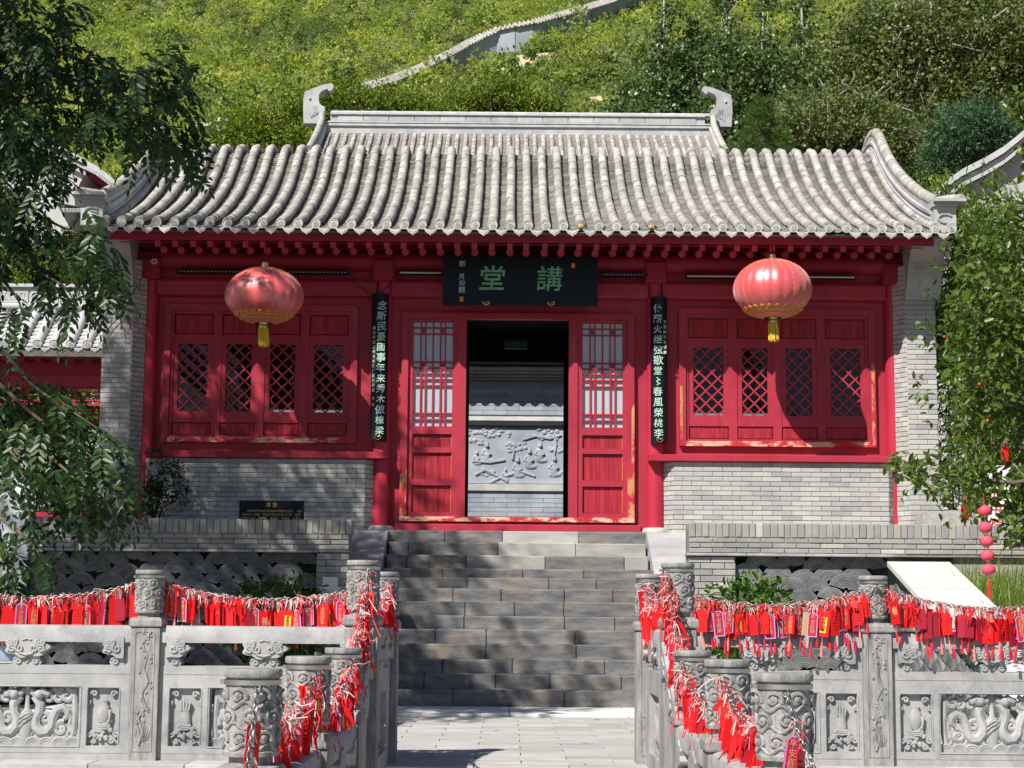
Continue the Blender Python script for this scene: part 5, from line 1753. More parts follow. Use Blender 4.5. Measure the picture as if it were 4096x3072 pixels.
for row in range(5):
    x = -1.4 - (.22 if row % 2 else 0)
    while x < 1.6:
        ob('brick', bev_box(.436, .02, .078, .003, 'screen_stone'), None, scr, loc=(x + .22, SD - .042, sz(1662) + .044 + row * .083)); x += .44
# eave of the screen wall
ze = sz(1447)
put('eave_soffit', MB().prism_x([(SD - .66, ze - .02), (SD, ze - .16), (SD, ze + .3), (SD - .64, ze + .06)], -2.8, 3.0), 'ridge', scr)
for k in range(4):
    put('brick_corbel', MB().box(-2.65, 2.85, SD - .10 - .09 * k, SD - .001, ze - .34 + .05 * k, ze - .295 + .05 * k), 'ridge', scr)
dm2 = DRIP.copy(); dm2.materials.clear(); dm2.materials.append(MATS['tile_pale'])
x = -2.5
while x < 2.7:
    ob('drip_tile', dm2, None, scr, loc=(x, SD - .67, ze + .05), scl=(1.3, 1, 1.3)); x += .225
# carved scene: pines, rocks, robed figures in low relief
rel = MB()
ry = SD - .012
rel.box(-2.5, 2.7, SD - .012, SD - .001, sz(1934), sz(1704))
def rp(px, py): p = at(px, py, SD); return p.x, p.z
rr = random.Random(12)
for (px, py, w, h, n) in ((1930, 1725, 70, 14, 26), (1990, 1735, 50, 16, 20), (1910, 1765, 36, 12, 12), (2060, 1790, 45, 18, 18), (2190, 1722, 55, 12, 18), (2170, 1750, 60, 10, 16), (2225, 1800, 26, 10, 10), (2235, 1895, 40, 10, 12), (1950, 1890, 40, 14, 10)):
    for i in range(n):
        x, z = rp(px + rr.uniform(-w, w), py + rr.uniform(-h, h))
        rel.blob((x, ry, z), rr.uniform(.025, .05), 8, 5, (1, .45, .8))
for (pts) in (((2090, 1760), (2140, 1745), (2200, 1755), (2245, 1740)), ((2050, 1840), (2055, 1810), (2040, 1790)), ((1900, 1900), (1940, 1880), (1990, 1905)), ((1890, 1845), (1960, 1850), (2020, 1840)),
              ((2020, 1905), (2080, 1885), (2140, 1905)), ((2215, 1830), (2225, 1780), (2215, 1740)), ((1960, 1930), (2000, 1910), (2030, 1925))):
    rel.tube([(rp(*p)[0], ry - .01, rp(*p)[1]) for p in pts], [.022] * len(pts), 6)
for (px, py, s) in ((1945, 1815, 1.0), (1905, 1835, .7), (2068, 1875, 1.0), (2115, 1840, 1.0), (2158, 1815, 1.0), (2215, 1870, 1.0), (2020, 1900, .6)):
    x, z = rp(px, py)
    s *= .95
    rel.blob((x, ry, z - .05 * s), .12 * s, 10, 7, (.75, .28, 1.1)).blob((x + .05 * s, ry, z - .13 * s), .09 * s, 10, 6, (1.25, .3, .55)).blob((x - .01 * s, ry, z + .05 * s), .065 * s, 9, 6, (1, .4, 1))
    rel.blob((x + .01, ry - .015, z + .15 * s), .042 * s, 8, 6, (1, .8, 1.15))
    rel.blob((x + .012, ry - .01, z + .20 * s), .028 * s, 8, 5, (1.2, .8, .8))
    for q in (-1, 1):
        rel.tube([(x + q * .04 * s, ry - .01, z + .06 * s), (x + q * .08 * s, ry - .015, z - .01 * s), (x + q * .03 * s, ry - .025, z - .04 * s)], [.022 * s, .024 * s, .016 * s], 6)
put('carved_scene', rel, 'screen_stone', scr, smooth=True)

bt = MB().box(-16, 16, 36.0, 60, 1.9, 7.6)
struct('upper_terrace', bt, 'floor_dark')
mb_, nt_, b_ = nodes_of('brick_far')
br_ = nt_.nodes.new('ShaderNodeTexBrick')
br_.inputs['Color1'].default_value = (.46, .46, .45, 1); br_.inputs['Color2'].default_value = (.56, .55, .53, 1); br_.inputs['Mortar'].default_value = (.30, .30, .30, 1)
br_.inputs['Scale'].default_value = 1.0; br_.inputs['Brick Width'].default_value = .42; br_.inputs['Row Height'].default_value = .11; br_.inputs['Mortar Size'].default_value = .012
tc_ = nt_.nodes.new('ShaderNodeNewGeometry'); mp_ = nt_.nodes.new('ShaderNodeMapping'); mp_.inputs['Rotation'].default_value = (math.radians(90), 0, 0)
nt_.links.new(tc_.outputs['Position'], mp_.inputs[0]); nt_.links.new(mp_.outputs[0], br_.inputs[0]); nt_.links.new(br_.outputs[0], b_.inputs['Base Color'])
b_.inputs['Roughness'].default_value = .9
tw = tag(put('court_wall', MB().box(-16, 16, 35.6, 35.99, 1.9, 7.9), 'brick_far'), 'pale brick wall of the rear court, glimpsed through the windows', 'wall')
put('wall_cap', MB().prism_x([(35.4, 7.9), (36.2, 7.9), (35.8, 8.15)], -16, 16), 'tile_pale', tw)

rear_hall = empty('rear_hall', (0.1, 46, 7.6), 'taller rear hall whose grey ridge rises behind the front roof', 'building')
RD = 43.0
rid_z = at(2060, 540, RD).z                               # foot of the ridge
def rz(d): return rid_z - .03 - (RD - .1 - d) * .62 + .012 * (RD - .1 - d) ** 2
rprof = [(38.6, rz(38.6) - .3), (38.6, rz(38.6))] + [(38.6 + .55 * k, rz(38.6 + .55 * k)) for k in range(1, 8)] + [(RD - .1, rid_z), (RD + .3, rid_z), (47.4, rz(38.6)), (47.4, rz(38.6) - .3)]
RX = (-4.92, 5.10)
rroof = put('roof', MB().prism_x(rprof, *RX), 'tile_pan', rear_hall)
put('body', MB().box(-4.8, 5.0, 40.2, 46.5, 7.6, rz(40.2) - .2), 'plaster_grey', rear_hall)
rolls = MB()
nR = 45
for i in range(nR):
    x = RX[0] + .22 + (RX[1] - RX[0] - .44) * i / (nR - 1)
    L = 0
    d = RD - .25
    while d > 40.4:
        dd = d - .30
        rolls.tube([(x + rr.uniform(-.006, .006), dd, rz(dd) + .035), (x, d + .02, rz(d + .02) + .030)], [.062, .055], 8)
        d = dd
tag(put('cover_tiles', rolls, 'tile', rroof, smooth=True), kind='stuff')
V_, F_ = [], []
for i in range(nR - 1):
    xa = RX[0] + .22 + (RX[1] - RX[0] - .44) * i / (nR - 1); xb = RX[0] + .22 + (RX[1] - RX[0] - .44) * (i + 1) / (nR - 1)
    d = RD - .22
    while d > 40.5:
        b0 = len(V_)
        for (q, up) in ((0, .028), (0, .008), (.085, .008)):
            for j in range(5):
                u = -1 + 2 * j / 4
                V_.append(((xa + xb) / 2 + (xb - xa) / 2 * .8 * u, d + q, rz(d + q) - .02 * (1 - u * u) + up + (-.0 if q == 0 else -.0)))
        for j in range(4):
            F_ += [(b0 + 5 + j, b0 + 6 + j, b0 + 1 + j, b0 + j), (b0 + j, b0 + j + 1, b0 + 11 + j, b0 + 10 + j)]
        d -= .085
tag(ob('pan_tiles', mesh_np('pan_tiles', V_, F_, 'tile_pan'), None, rroof), kind='stuff')
# the main ridge in bands
def rzp(py): return at(2060, py, RD).z
def band(name, pa, pb, y0, m='ridge'):
    return put(name, MB().box(RX[0] + .10, RX[1] - .10, RD - y0, RD + y0, rzp(pa), rzp(pb)), m, rear_hall)
band('ridge_foot', 545, 516, .16)
for k, (pa, pb, y0) in enumerate(((516, 510.5, .21), (509.5, 504.5, .19), (503.5, 498, .21))): band('ridge_bead', pa, pb, y0, 'tile_pale')
put('ridge_panel', MB().box(RX[0] + .22, RX[1] - .22, RD - .13, RD + .13, rzp(498), rzp(470)), 'ridge', rear_hall)
for k in range(14):
    x0 = RX[0] + .42 + k * .655
    put('panel_slab', MB().cbox(x0, x0 + .635, RD - .15, RD - .131, rzp(495), rzp(472), .006), 'ridge', rear_hall)
put('ridge_bead', MB().box(RX[0] + .22, RX[1] - .22, RD - .19, RD + .19, rzp(470), rzp(464)), 'tile_pale', rear_hall)
x = RX[0] + .22
while x < RX[1] - .35:
    put('ridge_tile', MB().tube([(x, RD, rzp(457)), (x + .36, RD, rzp(457))], [.06, .055], 10), 'tile_pale', rear_hall, smooth=True); x += .36
# the owl-tail ridge ornaments
orn = [(1224, 470), (1297, 500), (1283, 500), (1285, 478), (1292, 455), (1303, 450), (1299, 432), (1290, 430), (1280, 420), (1277, 405), (1279, 385), (1288, 372), (1305, 364), (1314, 363), (1318, 372), (1328, 368), (1337, 356), (1335, 344), (1326, 340), (1300, 345), (1283, 350), (1262, 358), (1222, 373), (1217, 400), (1215, 440)]
op = [at(px, py, RD) for px, py in [(1217, 500)] + orn[2:]]
ox = [(p.x, p.z) for p in reversed(op)]
ctr = (RX[0] + RX[1]) / 2
for s in (-1, 1):
    o2 = ox if s < 0 else [(2 * ctr - x, z) for x, z in reversed(ox)]
    mb = MB().prism(o2, RD - .16, RD + .16)
    cx = sum(x for x, _ in o2) / len(o2); cz = sum(z for _, z in o2) / len(o2)
    e = put('ridge_ornament', mb, 'ridge', rear_hall)
    sm = MB()
    bx = o2[0][0]
    xo = at(1245, 430, RD).x if s < 0 else 2 * ctr - at(1245, 430, RD).x
    zo = at(1245, 440, RD).z
    for k in range(3):
        sm.tube([(xo - s * (.02 + .05 * k), RD - .165, zo - .25 + .03 * k), (xo - s * (.10 + .06 * k), RD - .17, zo - .10), (xo - s * (.05 + .05 * k), RD - .165, zo + .05)], .016, 5)
    put('ornament_relief', sm, 'ridge', e, smooth=True)
    put('ornament_eye', MB().blob((xo + s * .02, RD - .17, at(1245, 402, RD).z), .035, 8, 5), 'ridge', e, smooth=True)
    # verge of the rear roof
    vx = RX[0] + .02 if s < 0 else RX[1] - .02
    vp = [(vx + s * .03 * max(0, 41.5 - d), d, rz(d) + .05) for d in (RD - .35, 42.3, 42.0, 41.6, 41.2, 40.8, 40.4)]
    put('verge', sweep(vp, [(-.12, -.15), (.12, -.15), (.12, .25), (.09, .30), (-.09, .30), (-.12, .25)], MB()), 'ridge', rear_hall)
    put('verge_roll', MB().tube([(x, y, z + .35) for x, y, z in [(vx, RD - .25, rid_z + .12)] + vp], .085, 10), 'tile', rear_hall, smooth=True)

# ------------------------------------------------------------------ the covered gallery on the left
gal = empty('side_gallery', (-7.4, 23.4, 1.93), 'covered gallery with pale tiled roof and red lattice frieze beside the left pier', 'building')
ge, gt = at(195, 1377, 22.5), at(250, 1245, 23.25)
GX0, GX1 = -9.6, -5.29
ez, tz = ge.z, gt.z
put('roof', MB().prism_x([(22.5, ez - .07), (23.25, tz - .05), (24.1, tz - .05), (24.85, ez - .07), (24.85, ez - .16), (22.5, ez - .16)], GX0, GX1), 'tile_pan', gal)
x = GX1 - .10
sl = math.atan2(tz - ez, .75)
while x > GX0:
    for k in range(4):
        t = k / 4
        ob('cover_tile', _bev.setdefault('ct_pale', (lambda m: (m.materials.clear(), m.materials.append(MATS['tile_pale']), m)[2])(CT_ME.copy())), None, gal,
           loc=(x, 22.5 + .75 * t, ez + (tz - ez) * t + .01), rot=(sl, 0, 0))
    ob('end_disc', _bev.setdefault('dp', (lambda m: (m.materials.clear(), m.materials.append(MATS['tile_pale']), m)[2])(DISC.copy())), None, gal, loc=(x, 22.49, ez + .005))
    ob('drip_tile', dm2, None, gal, loc=(x - .109, 22.5, ez - .025))
    for k in range(9):
        t = k / 9
        put('pan_tile', MB().prism_x([(0, 0), (.1, .055), (.1, .065), (0, .022)], x - .165, x - .055), 'tile_pale', gal, loc=(0, 22.5 + .75 * t, ez - .03 + (tz - ez) * t)) if k < 9 and x > -8.2 else None
    x -= .2184
put('ridge_base', MB().box(GX0, GX1, 23.2, 23.7, tz - .04, at(250, 1222, 23.25).z), 'tile_pale', gal)
put('ridge_bead', MB().tube([(GX0, 23.2, at(250, 1226, 23.2).z), (GX1, 23.2, at(250, 1226, 23.2).z)], .05, 10), 'tile_pale', gal, smooth=True)
put('ridge_panel', MB().box(GX0, GX1, 23.26, 23.62, at(250, 1222, 23.25).z, at(250, 1150, 23.25).z), 'ridge', gal)
for k in range(9):
    x0 = GX1 - .44 * (k + 1)
    fr_ = MB().cbox(x0 + .012, x0 + .428, 23.245, 23.258, at(250, 1212, 23.25).z, at(250, 1158, 23.25).z, .005)
    for q in range(5):
        fr_.tube([(x0 + .06 + .07 * q + .03 * math.cos(t), 23.243, (at(250, 1185, 23.25).z) + .05 * math.sin(t)) for t in [.7 * i for i in range(8)]], .007, 4)
    put('carved_slab', fr_, 'tile_pale', gal)
put('ridge_cap', MB().box(GX0, GX1, 23.2, 23.68, at(250, 1150, 23.25).z, at(250, 1138, 23.25).z), 'tile_pale', gal)
def gz(py, d=22.9): return at(250, py, d).z
put('fascia', MB().box(GX0, GX1, 22.56, 22.6, ez - .17, ez - .085), 'red_dark', gal)
for k in range(19):
    put('rafter', MB().box(GX1 - .12 - .2184 * k - .035, GX1 - .12 - .2184 * k + .035, 22.62, 23.2, ez - .20, ez - .135), 'red', gal)
put('upper_beam', MB().box(GX0, GX1, 22.86, 23.02, gz(1505), gz(1432)), 'red_dark', gal)
put('lower_beam', MB().box(GX0, GX1, 22.84, 23.04, gz(1548), gz(1506)), 'red', gal)
for d_, pa, pb in ((22.92, 1552, 1618), (24.3, 1630, 1688)):
    za, zb2 = at(250, pa, d_).z, at(250, pb, d_).z
    la = MB().bar((GX0, d_, zb2), (GX1, d_, zb2), .028, .03).bar((GX0, d_, za), (GX1, d_, za), .024, .03)
    for t in (.25, .5, .75):
        la.bar((GX0, d_ + .003, za + (zb2 - za) * t), (GX1, d_ + .003, za + (zb2 - za) * t), .016, .02)
    x = GX1
    k = 0
    while x > GX0:
        la.bar((x, d_ + .006, za), (x, d_ + .006, zb2), .018, .02)
        x -= (.10, .14, .32)[k % 3]; k += 1
    put('lattice_frieze', la, 'red', gal)
for x in (-6.95, -8.6):
    put('gallery_post', MB().lathe([(.09, 1.93), (.085, gz(1440))], 16, (x, 22.93, 0)), 'red_col', gal, smooth=True)
    put('gallery_post', MB().lathe([(.09, 1.93), (.085, gz(1440))], 16, (x, 24.3, 0)), 'red_col', gal, smooth=True)
put('bench_rail', MB().box(GX0, GX1 - .02, 22.74, 23.0, at(250, 2050, 22.8).z - .06, at(250, 2050, 22.8).z), 'red_peel', gal)
gw = tag(put('garden_wall', MB().box(-14, -5.5, 27.4, 27.7, 1.93, 4.15), 'brick_far'), 'pale brick garden wall behind the gallery', 'wall')
put('wall_cap', MB().prism_x([(27.25, 4.15), (27.85, 4.15), (27.55, 4.4)], -14, -5.5), 'tile_pale', gw)

# ------------------------------------------------------------------ gable of the building at upper left
lb = empty('gable_house', (-8.4, 30, 1.93), 'pale gabled house with red eaves half hidden by the drooping tree', 'building')
LD = 29.0
def lp(px, py, d=LD): p = at(px, py, d); return p.x, p.z
gp = [lp(-500, 800), lp(-500, 1000), lp(280, 1000), lp(282, 880), lp(300, 800), lp(318, 735), lp(344, 690), lp(330, 662), lp(180, 585), lp(-60, 470)]
put('gable_wall', MB().prism(gp, LD, LD + 6), 'plaster_white', lb)
vg = [lp(-60, 452), lp(60, 505), lp(190, 568), lp(300, 622), lp(350, 648)]
for k, (off, th, yo, m) in enumerate(((0, .085, -.20, 'tile_pale'), (-.10, .07, -.14, 'ridge'), (-.18, .08, -.10, 'plaster_grey'))):
    ol_ = [(x, z + off) for x, z in vg]
    put('verge_band', MB().prism([(x, z - th) for x, z in ol_] + [(x, z) for x, z in reversed(ol_)], LD + yo, LD + 6.2), m, lb)
ev = [lp(352, 650), lp(395, 672), lp(440, 706), lp(492, 752)]
put('eave_roof', MB().prism([(x, z - .11) for x, z in ev] + [(x, z) for x, z in reversed(ev)], LD - .15, LD + 6), 'tile_pale', lb)
put('eave_soffit', MB().prism([(x - .03, z - .22) for x, z in ev] + [(x - .02, z - .112) for x, z in reversed(ev)], LD - .02, LD + 6), 'red_dark', lb)
put('porch_wall', MB().prism([lp(330, 1000), lp(420, 1000), lp(445, 730), lp(350, 680)], LD + .9, LD + 1.0), 'red_dark', lb)
for k in range(14):
    t = k / 13
    i = min(int(t * 3), 2); f = t * 3 - i
    x = ev[i][0] + (ev[i + 1][0] - ev[i][0]) * f; z = ev[i][1] + (ev[i + 1][1] - ev[i][1]) * f
    put('eave_end', MB().lathe([(.03, -.05), (.034, 0), (0, .001)], 10).xf(Matrix.Translation((x, LD - .16, z - .13)) @ Matrix.Rotation(math.pi / 2, 4, 'X')), 'ridge', lb)
put('low_roof', MB().prism([lp(235, 830), lp(330, 850), lp(325, 815), lp(250, 790)], LD - .5, LD + 3), 'tile_pale', lb)
for k in range(7):
    p = at(250 + 14 * k, 842, LD - .52)
    put('low_roof_roll', MB().tube([(p.x, LD - .52, p.z), (p.x - .1, LD + .5, p.z + .35)], .035, 8), 'tile_pale', lb)

# gable at the right edge
rb = empty('gable_house', (6.6, 25.5, 1.93), 'grey gable with curved tiled verge rising at the right edge', 'building')
QD = 25.0
def qp(px, py): p = at(px, py, QD); return p.x, p.z
cv = [qp(3735, 772), qp(3790, 722), qp(3835, 690), qp(3870, 672), qp(3930, 642), qp(4000, 600), qp(4060, 552), qp(4120, 500), qp(4300, 330)]
for k, (off, th, yo, m) in enumerate(((0, .10, -.22, 'tile_pale'), (-.115, .07, -.15, 'ridge'), (-.20, .06, -.19, 'tile_pale'), (-.27, .07, -.11, 'ridge'))):
    put('verge_band', MB().prism([(x, z + off - th) for x, z in cv] + [(x, z + off) for x, z in reversed(cv)], QD + yo, QD + 5), m, rb)
put('gable_wall', MB().prism([qp(3740, 1300), qp(4300, 1300)] + [(x, z - .3) for x, z in reversed(cv)], QD, QD + 5), 'plaster_grey', rb)

# ------------------------------------------------------------------ the hill
def hill_z(x, y):
    b = 8.6 + .43 * (y - 50) + .0006 * max(0, y - 60) ** 2 * .5
    b += 1.5 * math.sin(x * .07 + 1.3) * math.sin(y * .05) + .8 * math.sin(x * .19 + y * .11) + 2.2 * math.sin(x * .035 + .6)
    return b - .015 * x * (1 if x > 0 else -.6)


xs = np.linspace(-90, 95, 75); ys = np.concatenate([np.linspace(49, 200, 70), np.linspace(206, 360, 18)])
V_ = [(x, y, hill_z(x, y)) for y in ys for x in xs]
F_ = [(j * 75 + i, j * 75 + i + 1, (j + 1) * 75 + i + 1, (j + 1) * 75 + i) for j in range(len(ys) - 1) for i in range(74)]
tag(ob('hillside', mesh_np('hillside', V_, F_, 'hill_soil', True), None), kind='structure')


def on_hill(px, py, up=0.0):
    lo, hi = 52.0, 330.0
    d = lo
    while d < hi:
        p = at(px, py, d)
        if p.z <= hill_z(p.x, p.y) + up: return p
        d += .4
    return at(px, py, hi)


WP = [on_hill(px, py, 1.9) for px, py in ((1380, 362), (1442, 346), (1522, 327), (1584, 304), (1650, 279), (1715, 250), (1790, 212), (1861, 173), (1920, 145), (1984, 119), (2060, 102), (2130, 88), (2222, 61), (2345, 27), (2437, 0), (2560, -60))]
hw = empty('hill_wall', WP[4] - Vector((0, 0, 2)), 'long whitewashed wall with tiled cap climbing the green hillside', 'wall')
for a, b in zip(WP, WP[1:]):
    m = MB()
    w = .22
    d = (b - a); nrm = Vector((-d.y, d.x, 0)).normalized() * w
    vs = [a - nrm, b - nrm, b + nrm, a + nrm]
    m.add([(v.x, v.y, v.z - 3.0) for v in vs] + [(v.x, v.y, v.z - .25) for v in vs], [(0, 1, 5, 4), (1, 2, 6, 5), (2, 3, 7, 6), (3, 0, 4, 7), (4, 5, 6, 7)])
    put('wall_length', m, 'hill_wall', hw)
    n2 = nrm.normalized() * .42
    c = MB().add([tuple(a - n2 - Vector((0, 0, .25))), tuple(b - n2 - Vector((0, 0, .25))), tuple(b + Vector((0, 0, .12))), tuple(a + Vector((0, 0, .12))), tuple(a + n2 - Vector((0, 0, .25))), tuple(b + n2 - Vector((0, 0, .25)))],
                 [(0, 1, 2, 3), (3, 2, 5, 4), (0, 3, 4), (1, 5, 2), (0, 4, 5, 1)])
    L = d.length; k = 0.0
    while k < L:
        p = a + d * (k / L)
        c.tube([tuple(p - n2 * 1.02 - Vector((0, 0, .22))), tuple(p + Vector((0, 0, .17)))], .085, 6)
        k += .34
    put('tiled_cap', c, 'tile', hw)
for px, py, lab in ((780, 500, 'short stretch of tiled wall showing above the bushes at left'), (870, 482, 'small tiled wall end peeping out left of the ridge ornament')):
    a = on_hill(px, py, 1.6); b = on_hill(px + 60, py - 5, 1.6); b.y = a.y
    t = tag(put('wall_stub', MB().box(a.x, b.x, a.y - .2, a.y + .2, a.z - 2.5, a.z - .2), 'hill_wall'), lab, 'wall')
    put('tiled_cap', MB().prism_x([(a.y - .6, a.z - .2), (a.y + .6, a.z - .2), (a.y, a.z + .15)], a.x, b.x), 'tile', t)

# bare sandy spots
bare = []
for px, py, r0 in ((2140, 258, 1.7), (2435, 310, .8), (2105, 235, 1.0), (2370, 405, .9)):
    p = on_hill(px, py)
    bare.append((p.x, p.y, r0))
    m = MB()
    n = 22
    vs = [(p.x, p.y, hill_z(p.x, p.y) + .12)]
    for i in range(n):
        a = 2 * math.pi * i / n; rad = r0 * (1 + .25 * math.sin(3 * a + px) + .15 * math.sin(7 * a))
        x, y = p.x + rad * 1.25 * math.cos(a), p.y + rad * math.sin(a)
        vs.append((x, y, hill_z(x, y) + .06))
    m.add(vs, [(0, 1 + i, 1 + (i + 1) % n) for i in range(n)])
    struct('bare_earth', m, 'hill_sand')


# ------------------------------------------------------------------ foliage tools
def leaves(P, A, N, L, W, fold=0.15):
    """Pointed leaves: bases P, axes A, normals N, lengths L, widths W -> vertex and quad arrays (two quads a leaf)."""
    A = A / (np.linalg.norm(A, axis=1, keepdims=True) + 1e-9)
    S = np.cross(A, N); S /= (np.linalg.norm(S, axis=1, keepdims=True) + 1e-9)
    U = np.cross(S, A)
    L = L[:, None]; W = W[:, None]
    b = P; t = P + A * L
    l = P + A * L * .45 + S * W * .5 + U * W * fold
    r_ = P + A * L * .45 - S * W * .5 + U * W * fold
    V = np.stack([b, r_, t, l], 1).reshape(-1, 3)
    n = len(P)
    i = np.arange(n)[:, None] * 4
    F = i + np.array([[0, 1, 2, 3]])
    return V, F


def oval_leaves(P, A, N, L, W, fold=0.12):
    """Rounder six-cornered leaves folded on the midrib."""
    A = A / (np.linalg.norm(A, axis=1, keepdims=True) + 1e-9)
    S = np.cross(A, N); S /= (np.linalg.norm(S, axis=1, keepdims=True) + 1e-9)
    U = np.cross(S, A)
    L = L[:, None]; W = W[:, None]
    pts = [P, P + A * L * .28 - S * W * .46 + U * W * fold, P + A * L * .68 - S * W * .42 + U * W * fold, P + A * L - U * W * .1,
           P + A * L * .68 + S * W * .42 + U * W * fold, P + A * L * .28 + S * W * .46 + U * W * fold]
    V = np.stack(pts, 1).reshape(-1, 3)
    i = np.arange(len(P))[:, None] * 6
    F = np.concatenate([i + np.array([[0, 1, 2, 3]]), i + np.array([[0, 3, 4, 5]])], 1).reshape(-1, 4)
    return V, F


def rand_dirs(n, up=0.0):
    d = nrg.normal(size=(n, 3)); d[:, 2] += up
    return d / np.linalg.norm(d, axis=1, keepdims=True)


def crown_points(lobes, n_cl, per, csize, shell=0.55):
    """Leaf positions gathered in clumps near the skin of ellipsoid lobes."""
    lob = np.array(lobes)
    vol = (lob[:, 3] * lob[:, 4] * lob[:, 5]) ** .75
    idx = nrg.choice(len(lob), n_cl, p=vol / vol.sum())
    d = rand_dirs(n_cl)
    rad = shell + (1 - shell) * nrg.random(n_cl) ** .7
    rad *= 1 + .12 * nrg.normal(size=n_cl)
    c = lob[idx, :3] + d * rad[:, None] * lob[idx, 3:6]
    P = np.repeat(c, per, 0) + nrg.normal(size=(n_cl * per, 3)) * csize * np.array([1, 1, .75])
    out = np.repeat(d, per, 0)
    return P, out, c


def limb_mesh(segs, n=7):
    mb = MB()
    for pts, rad in segs:
        mb.tube(pts, rad, n)
    return mb


def tree(name, label, base, lobes, n_cl, per, csize, L, W, leaf, bark='bark', group=None, trunk_r=.12, limbs=10, oval=False, shell=.55, droop=0.0, seed=0, twig=0):
    rr = random.Random(seed)
    root = empty(name, base, label, 'tree', group)
    P, out, c = crown_points(lobes, n_cl, per, csize, shell)
    n = len(P)
    A = out * .6 + rand_dirs(n) * 1.0; A[:, 2] -= droop
    N = rand_dirs(n) + out * .5 + np.array([0, 0, .6])
    fn = oval_leaves if oval else leaves
    V, F = fn(P, A, N, L * (.7 + .6 * nrg.random(n)), W * (.7 + .6 * nrg.random(n)))
    ob('crown', mesh_np('crown', V, F, leaf), None, root)
    lob = np.array(lobes)
    topc = lob[:, :3].mean(0)
    top = np.array([topc[0], topc[1], (lob[:, 2] + lob[:, 5] * .5).max()])
    b = np.array(base)
    seg = []
    pts = [tuple(b + (top - b) * t + np.array([rr.uniform(-.1, .1), rr.uniform(-.1, .1), 0]) * (1 if 0 < t < 1 else 0)) for t in (0, .2, .4, .6, .8, 1)]
    seg.append((pts, [trunk_r * (1 - .16 * i) for i in range(6)]))
    put('trunk', limb_mesh(seg), bark, root, smooth='all')
    seg = []
    for k in range(limbs):
        e = c[rr.randrange(len(c))]
        t = rr.uniform(.35, .9)
        s = b + (top - b) * t
        if e[2] < s[2]: s = b + (top - b) * max(.25, t - .3)
        m_ = (s + e) / 2 + np.array([rr.uniform(-.2, .2), rr.uniform(-.2, .2), rr.uniform(0, .3)]) * .6
        seg.append(([tuple(s), tuple(m_), tuple(e)], [trunk_r * .38, trunk_r * .24, trunk_r * .1]))
    for k in range(twig):
        e = c[rr.randrange(len(c))]
        q = e + np.array([rr.uniform(-.5, .5), rr.uniform(-.5, .2), rr.uniform(-.4, .5)])
        seg.append(([tuple(e), tuple((e + q) / 2 + np.array([rr.uniform(-.1, .1), 0, rr.uniform(-.1, .1)])), tuple(q)], [trunk_r * .16, trunk_r * .11, trunk_r * .05]))
    put('limb', limb_mesh(seg, 5), bark, root, smooth='all')
    return root


# shrubs covering the hill: one mass, a few shapes repeated
proto = bpy.data.collections.new('shrub_shapes')
for q in range(8):
    dark = q >= 7
    n_cl, per = 40, 14
    P, out, c = crown_points([(0, 0, .62 + .1 * (q % 3), .75, .75, .62 + .1 * (q % 3)), (.5 * math.cos(q), .4 * math.sin(q), .45, .5, .5, .45), (-.45, -.3 * (q % 2), .38, .5, .5, .4)], n_cl, per, .12, .8)
    n = len(P)
    A = out + rand_dirs(n) * .9; N = rand_dirs(n) * .8 + out + np.array([-.4, -.5, 1.0])
    V, F = leaves(P, A, N, .20 * (.6 + .8 * nrg.random(n)), .12 * (.6 + .8 * nrg.random(n)))
    po = bpy.data.objects.new('shrub_shape', mesh_np('shrub_shape', V, F, 'leaf_hill_dark' if dark else ('leaf_hill', 'leaf_hill_b', 'leaf_hill_c', 'leaf_hill', 'leaf_hill_d', 'leaf_hill_b', 'leaf_hill_c')[q]))
    proto.objects.link(po)
pts, scl, rot = [], [], []
rr = random.Random(77)
y = 52.0
while y < 215:
    halfw = y * 2048 / 6900 * 1.12 + 4
    x = -halfw
    stp = 1.2 if y < 120 else 1.4
    while x < halfw:
        px_, py_ = x + rr.uniform(-.6, .6), y + rr.uniform(-.6, .6)
        x += stp
        if any((px_ - bx) ** 2 / 1.5 + (py_ - by) ** 2 < (br * 1.05) ** 2 for bx, by, br in bare): continue
        ok = True
        for wv in WP:
            if abs(wv.x - px_) < 2.5 and -.5 < py_ - wv.y < .7 and rr.random() < .9:
                ok = False
        if not ok or rr.random() < .12: continue
        pts.append((px_, py_, hill_z(px_, py_) - .1))
        s = rr.uniform(.45, 1.0) * (1.7 if rr.random() < .10 else 1)
        if px_ > -6 and py_ < 112 and rr.random() < .35: s *= 1.25
        scl.append(s); rot.append(rr.uniform(0, 6.28))
    y += stp * .92
me = bpy.data.meshes.new('hillside_shrubbery')
me.from_pydata(pts, [], [])
me.attributes.new('scl', 'FLOAT', 'POINT').data.foreach_set('value', scl)
me.attributes.new('rot', 'FLOAT', 'POINT').data.foreach_set('value', rot)
hs = ob('hillside_shrubbery', me, 'leaf_hill')
tag(hs, 'dense low green shrubs covering the whole hillside', 'shrubbery', kind='stuff')
ng = bpy.data.node_groups.new('scatter', 'GeometryNodeTree')
ng.interface.new_socket('Geometry', in_out='INPUT', socket_type='NodeSocketGeometry')
ng.interface.new_socket('Geometry', in_out='OUTPUT', socket_type='NodeSocketGeometry')
gi, go = ng.nodes.new('NodeGroupInput'), ng.nodes.new('NodeGroupOutput')
iop = ng.nodes.new('GeometryNodeInstanceOnPoints')
ci = ng.nodes.new('GeometryNodeCollectionInfo')
ci.inputs['Collection'].default_value = proto
ci.inputs['Separate Children'].default_value = True
ci.inputs['Reset Children'].default_value = True
na = ng.nodes.new('GeometryNodeInputNamedAttribute'); na.data_type = 'FLOAT'; na.inputs[0].default_value = 'scl'
nb_ = ng.nodes.new('GeometryNodeInputNamedAttribute'); nb_.data_type = 'FLOAT'; nb_.inputs[0].default_value = 'rot'
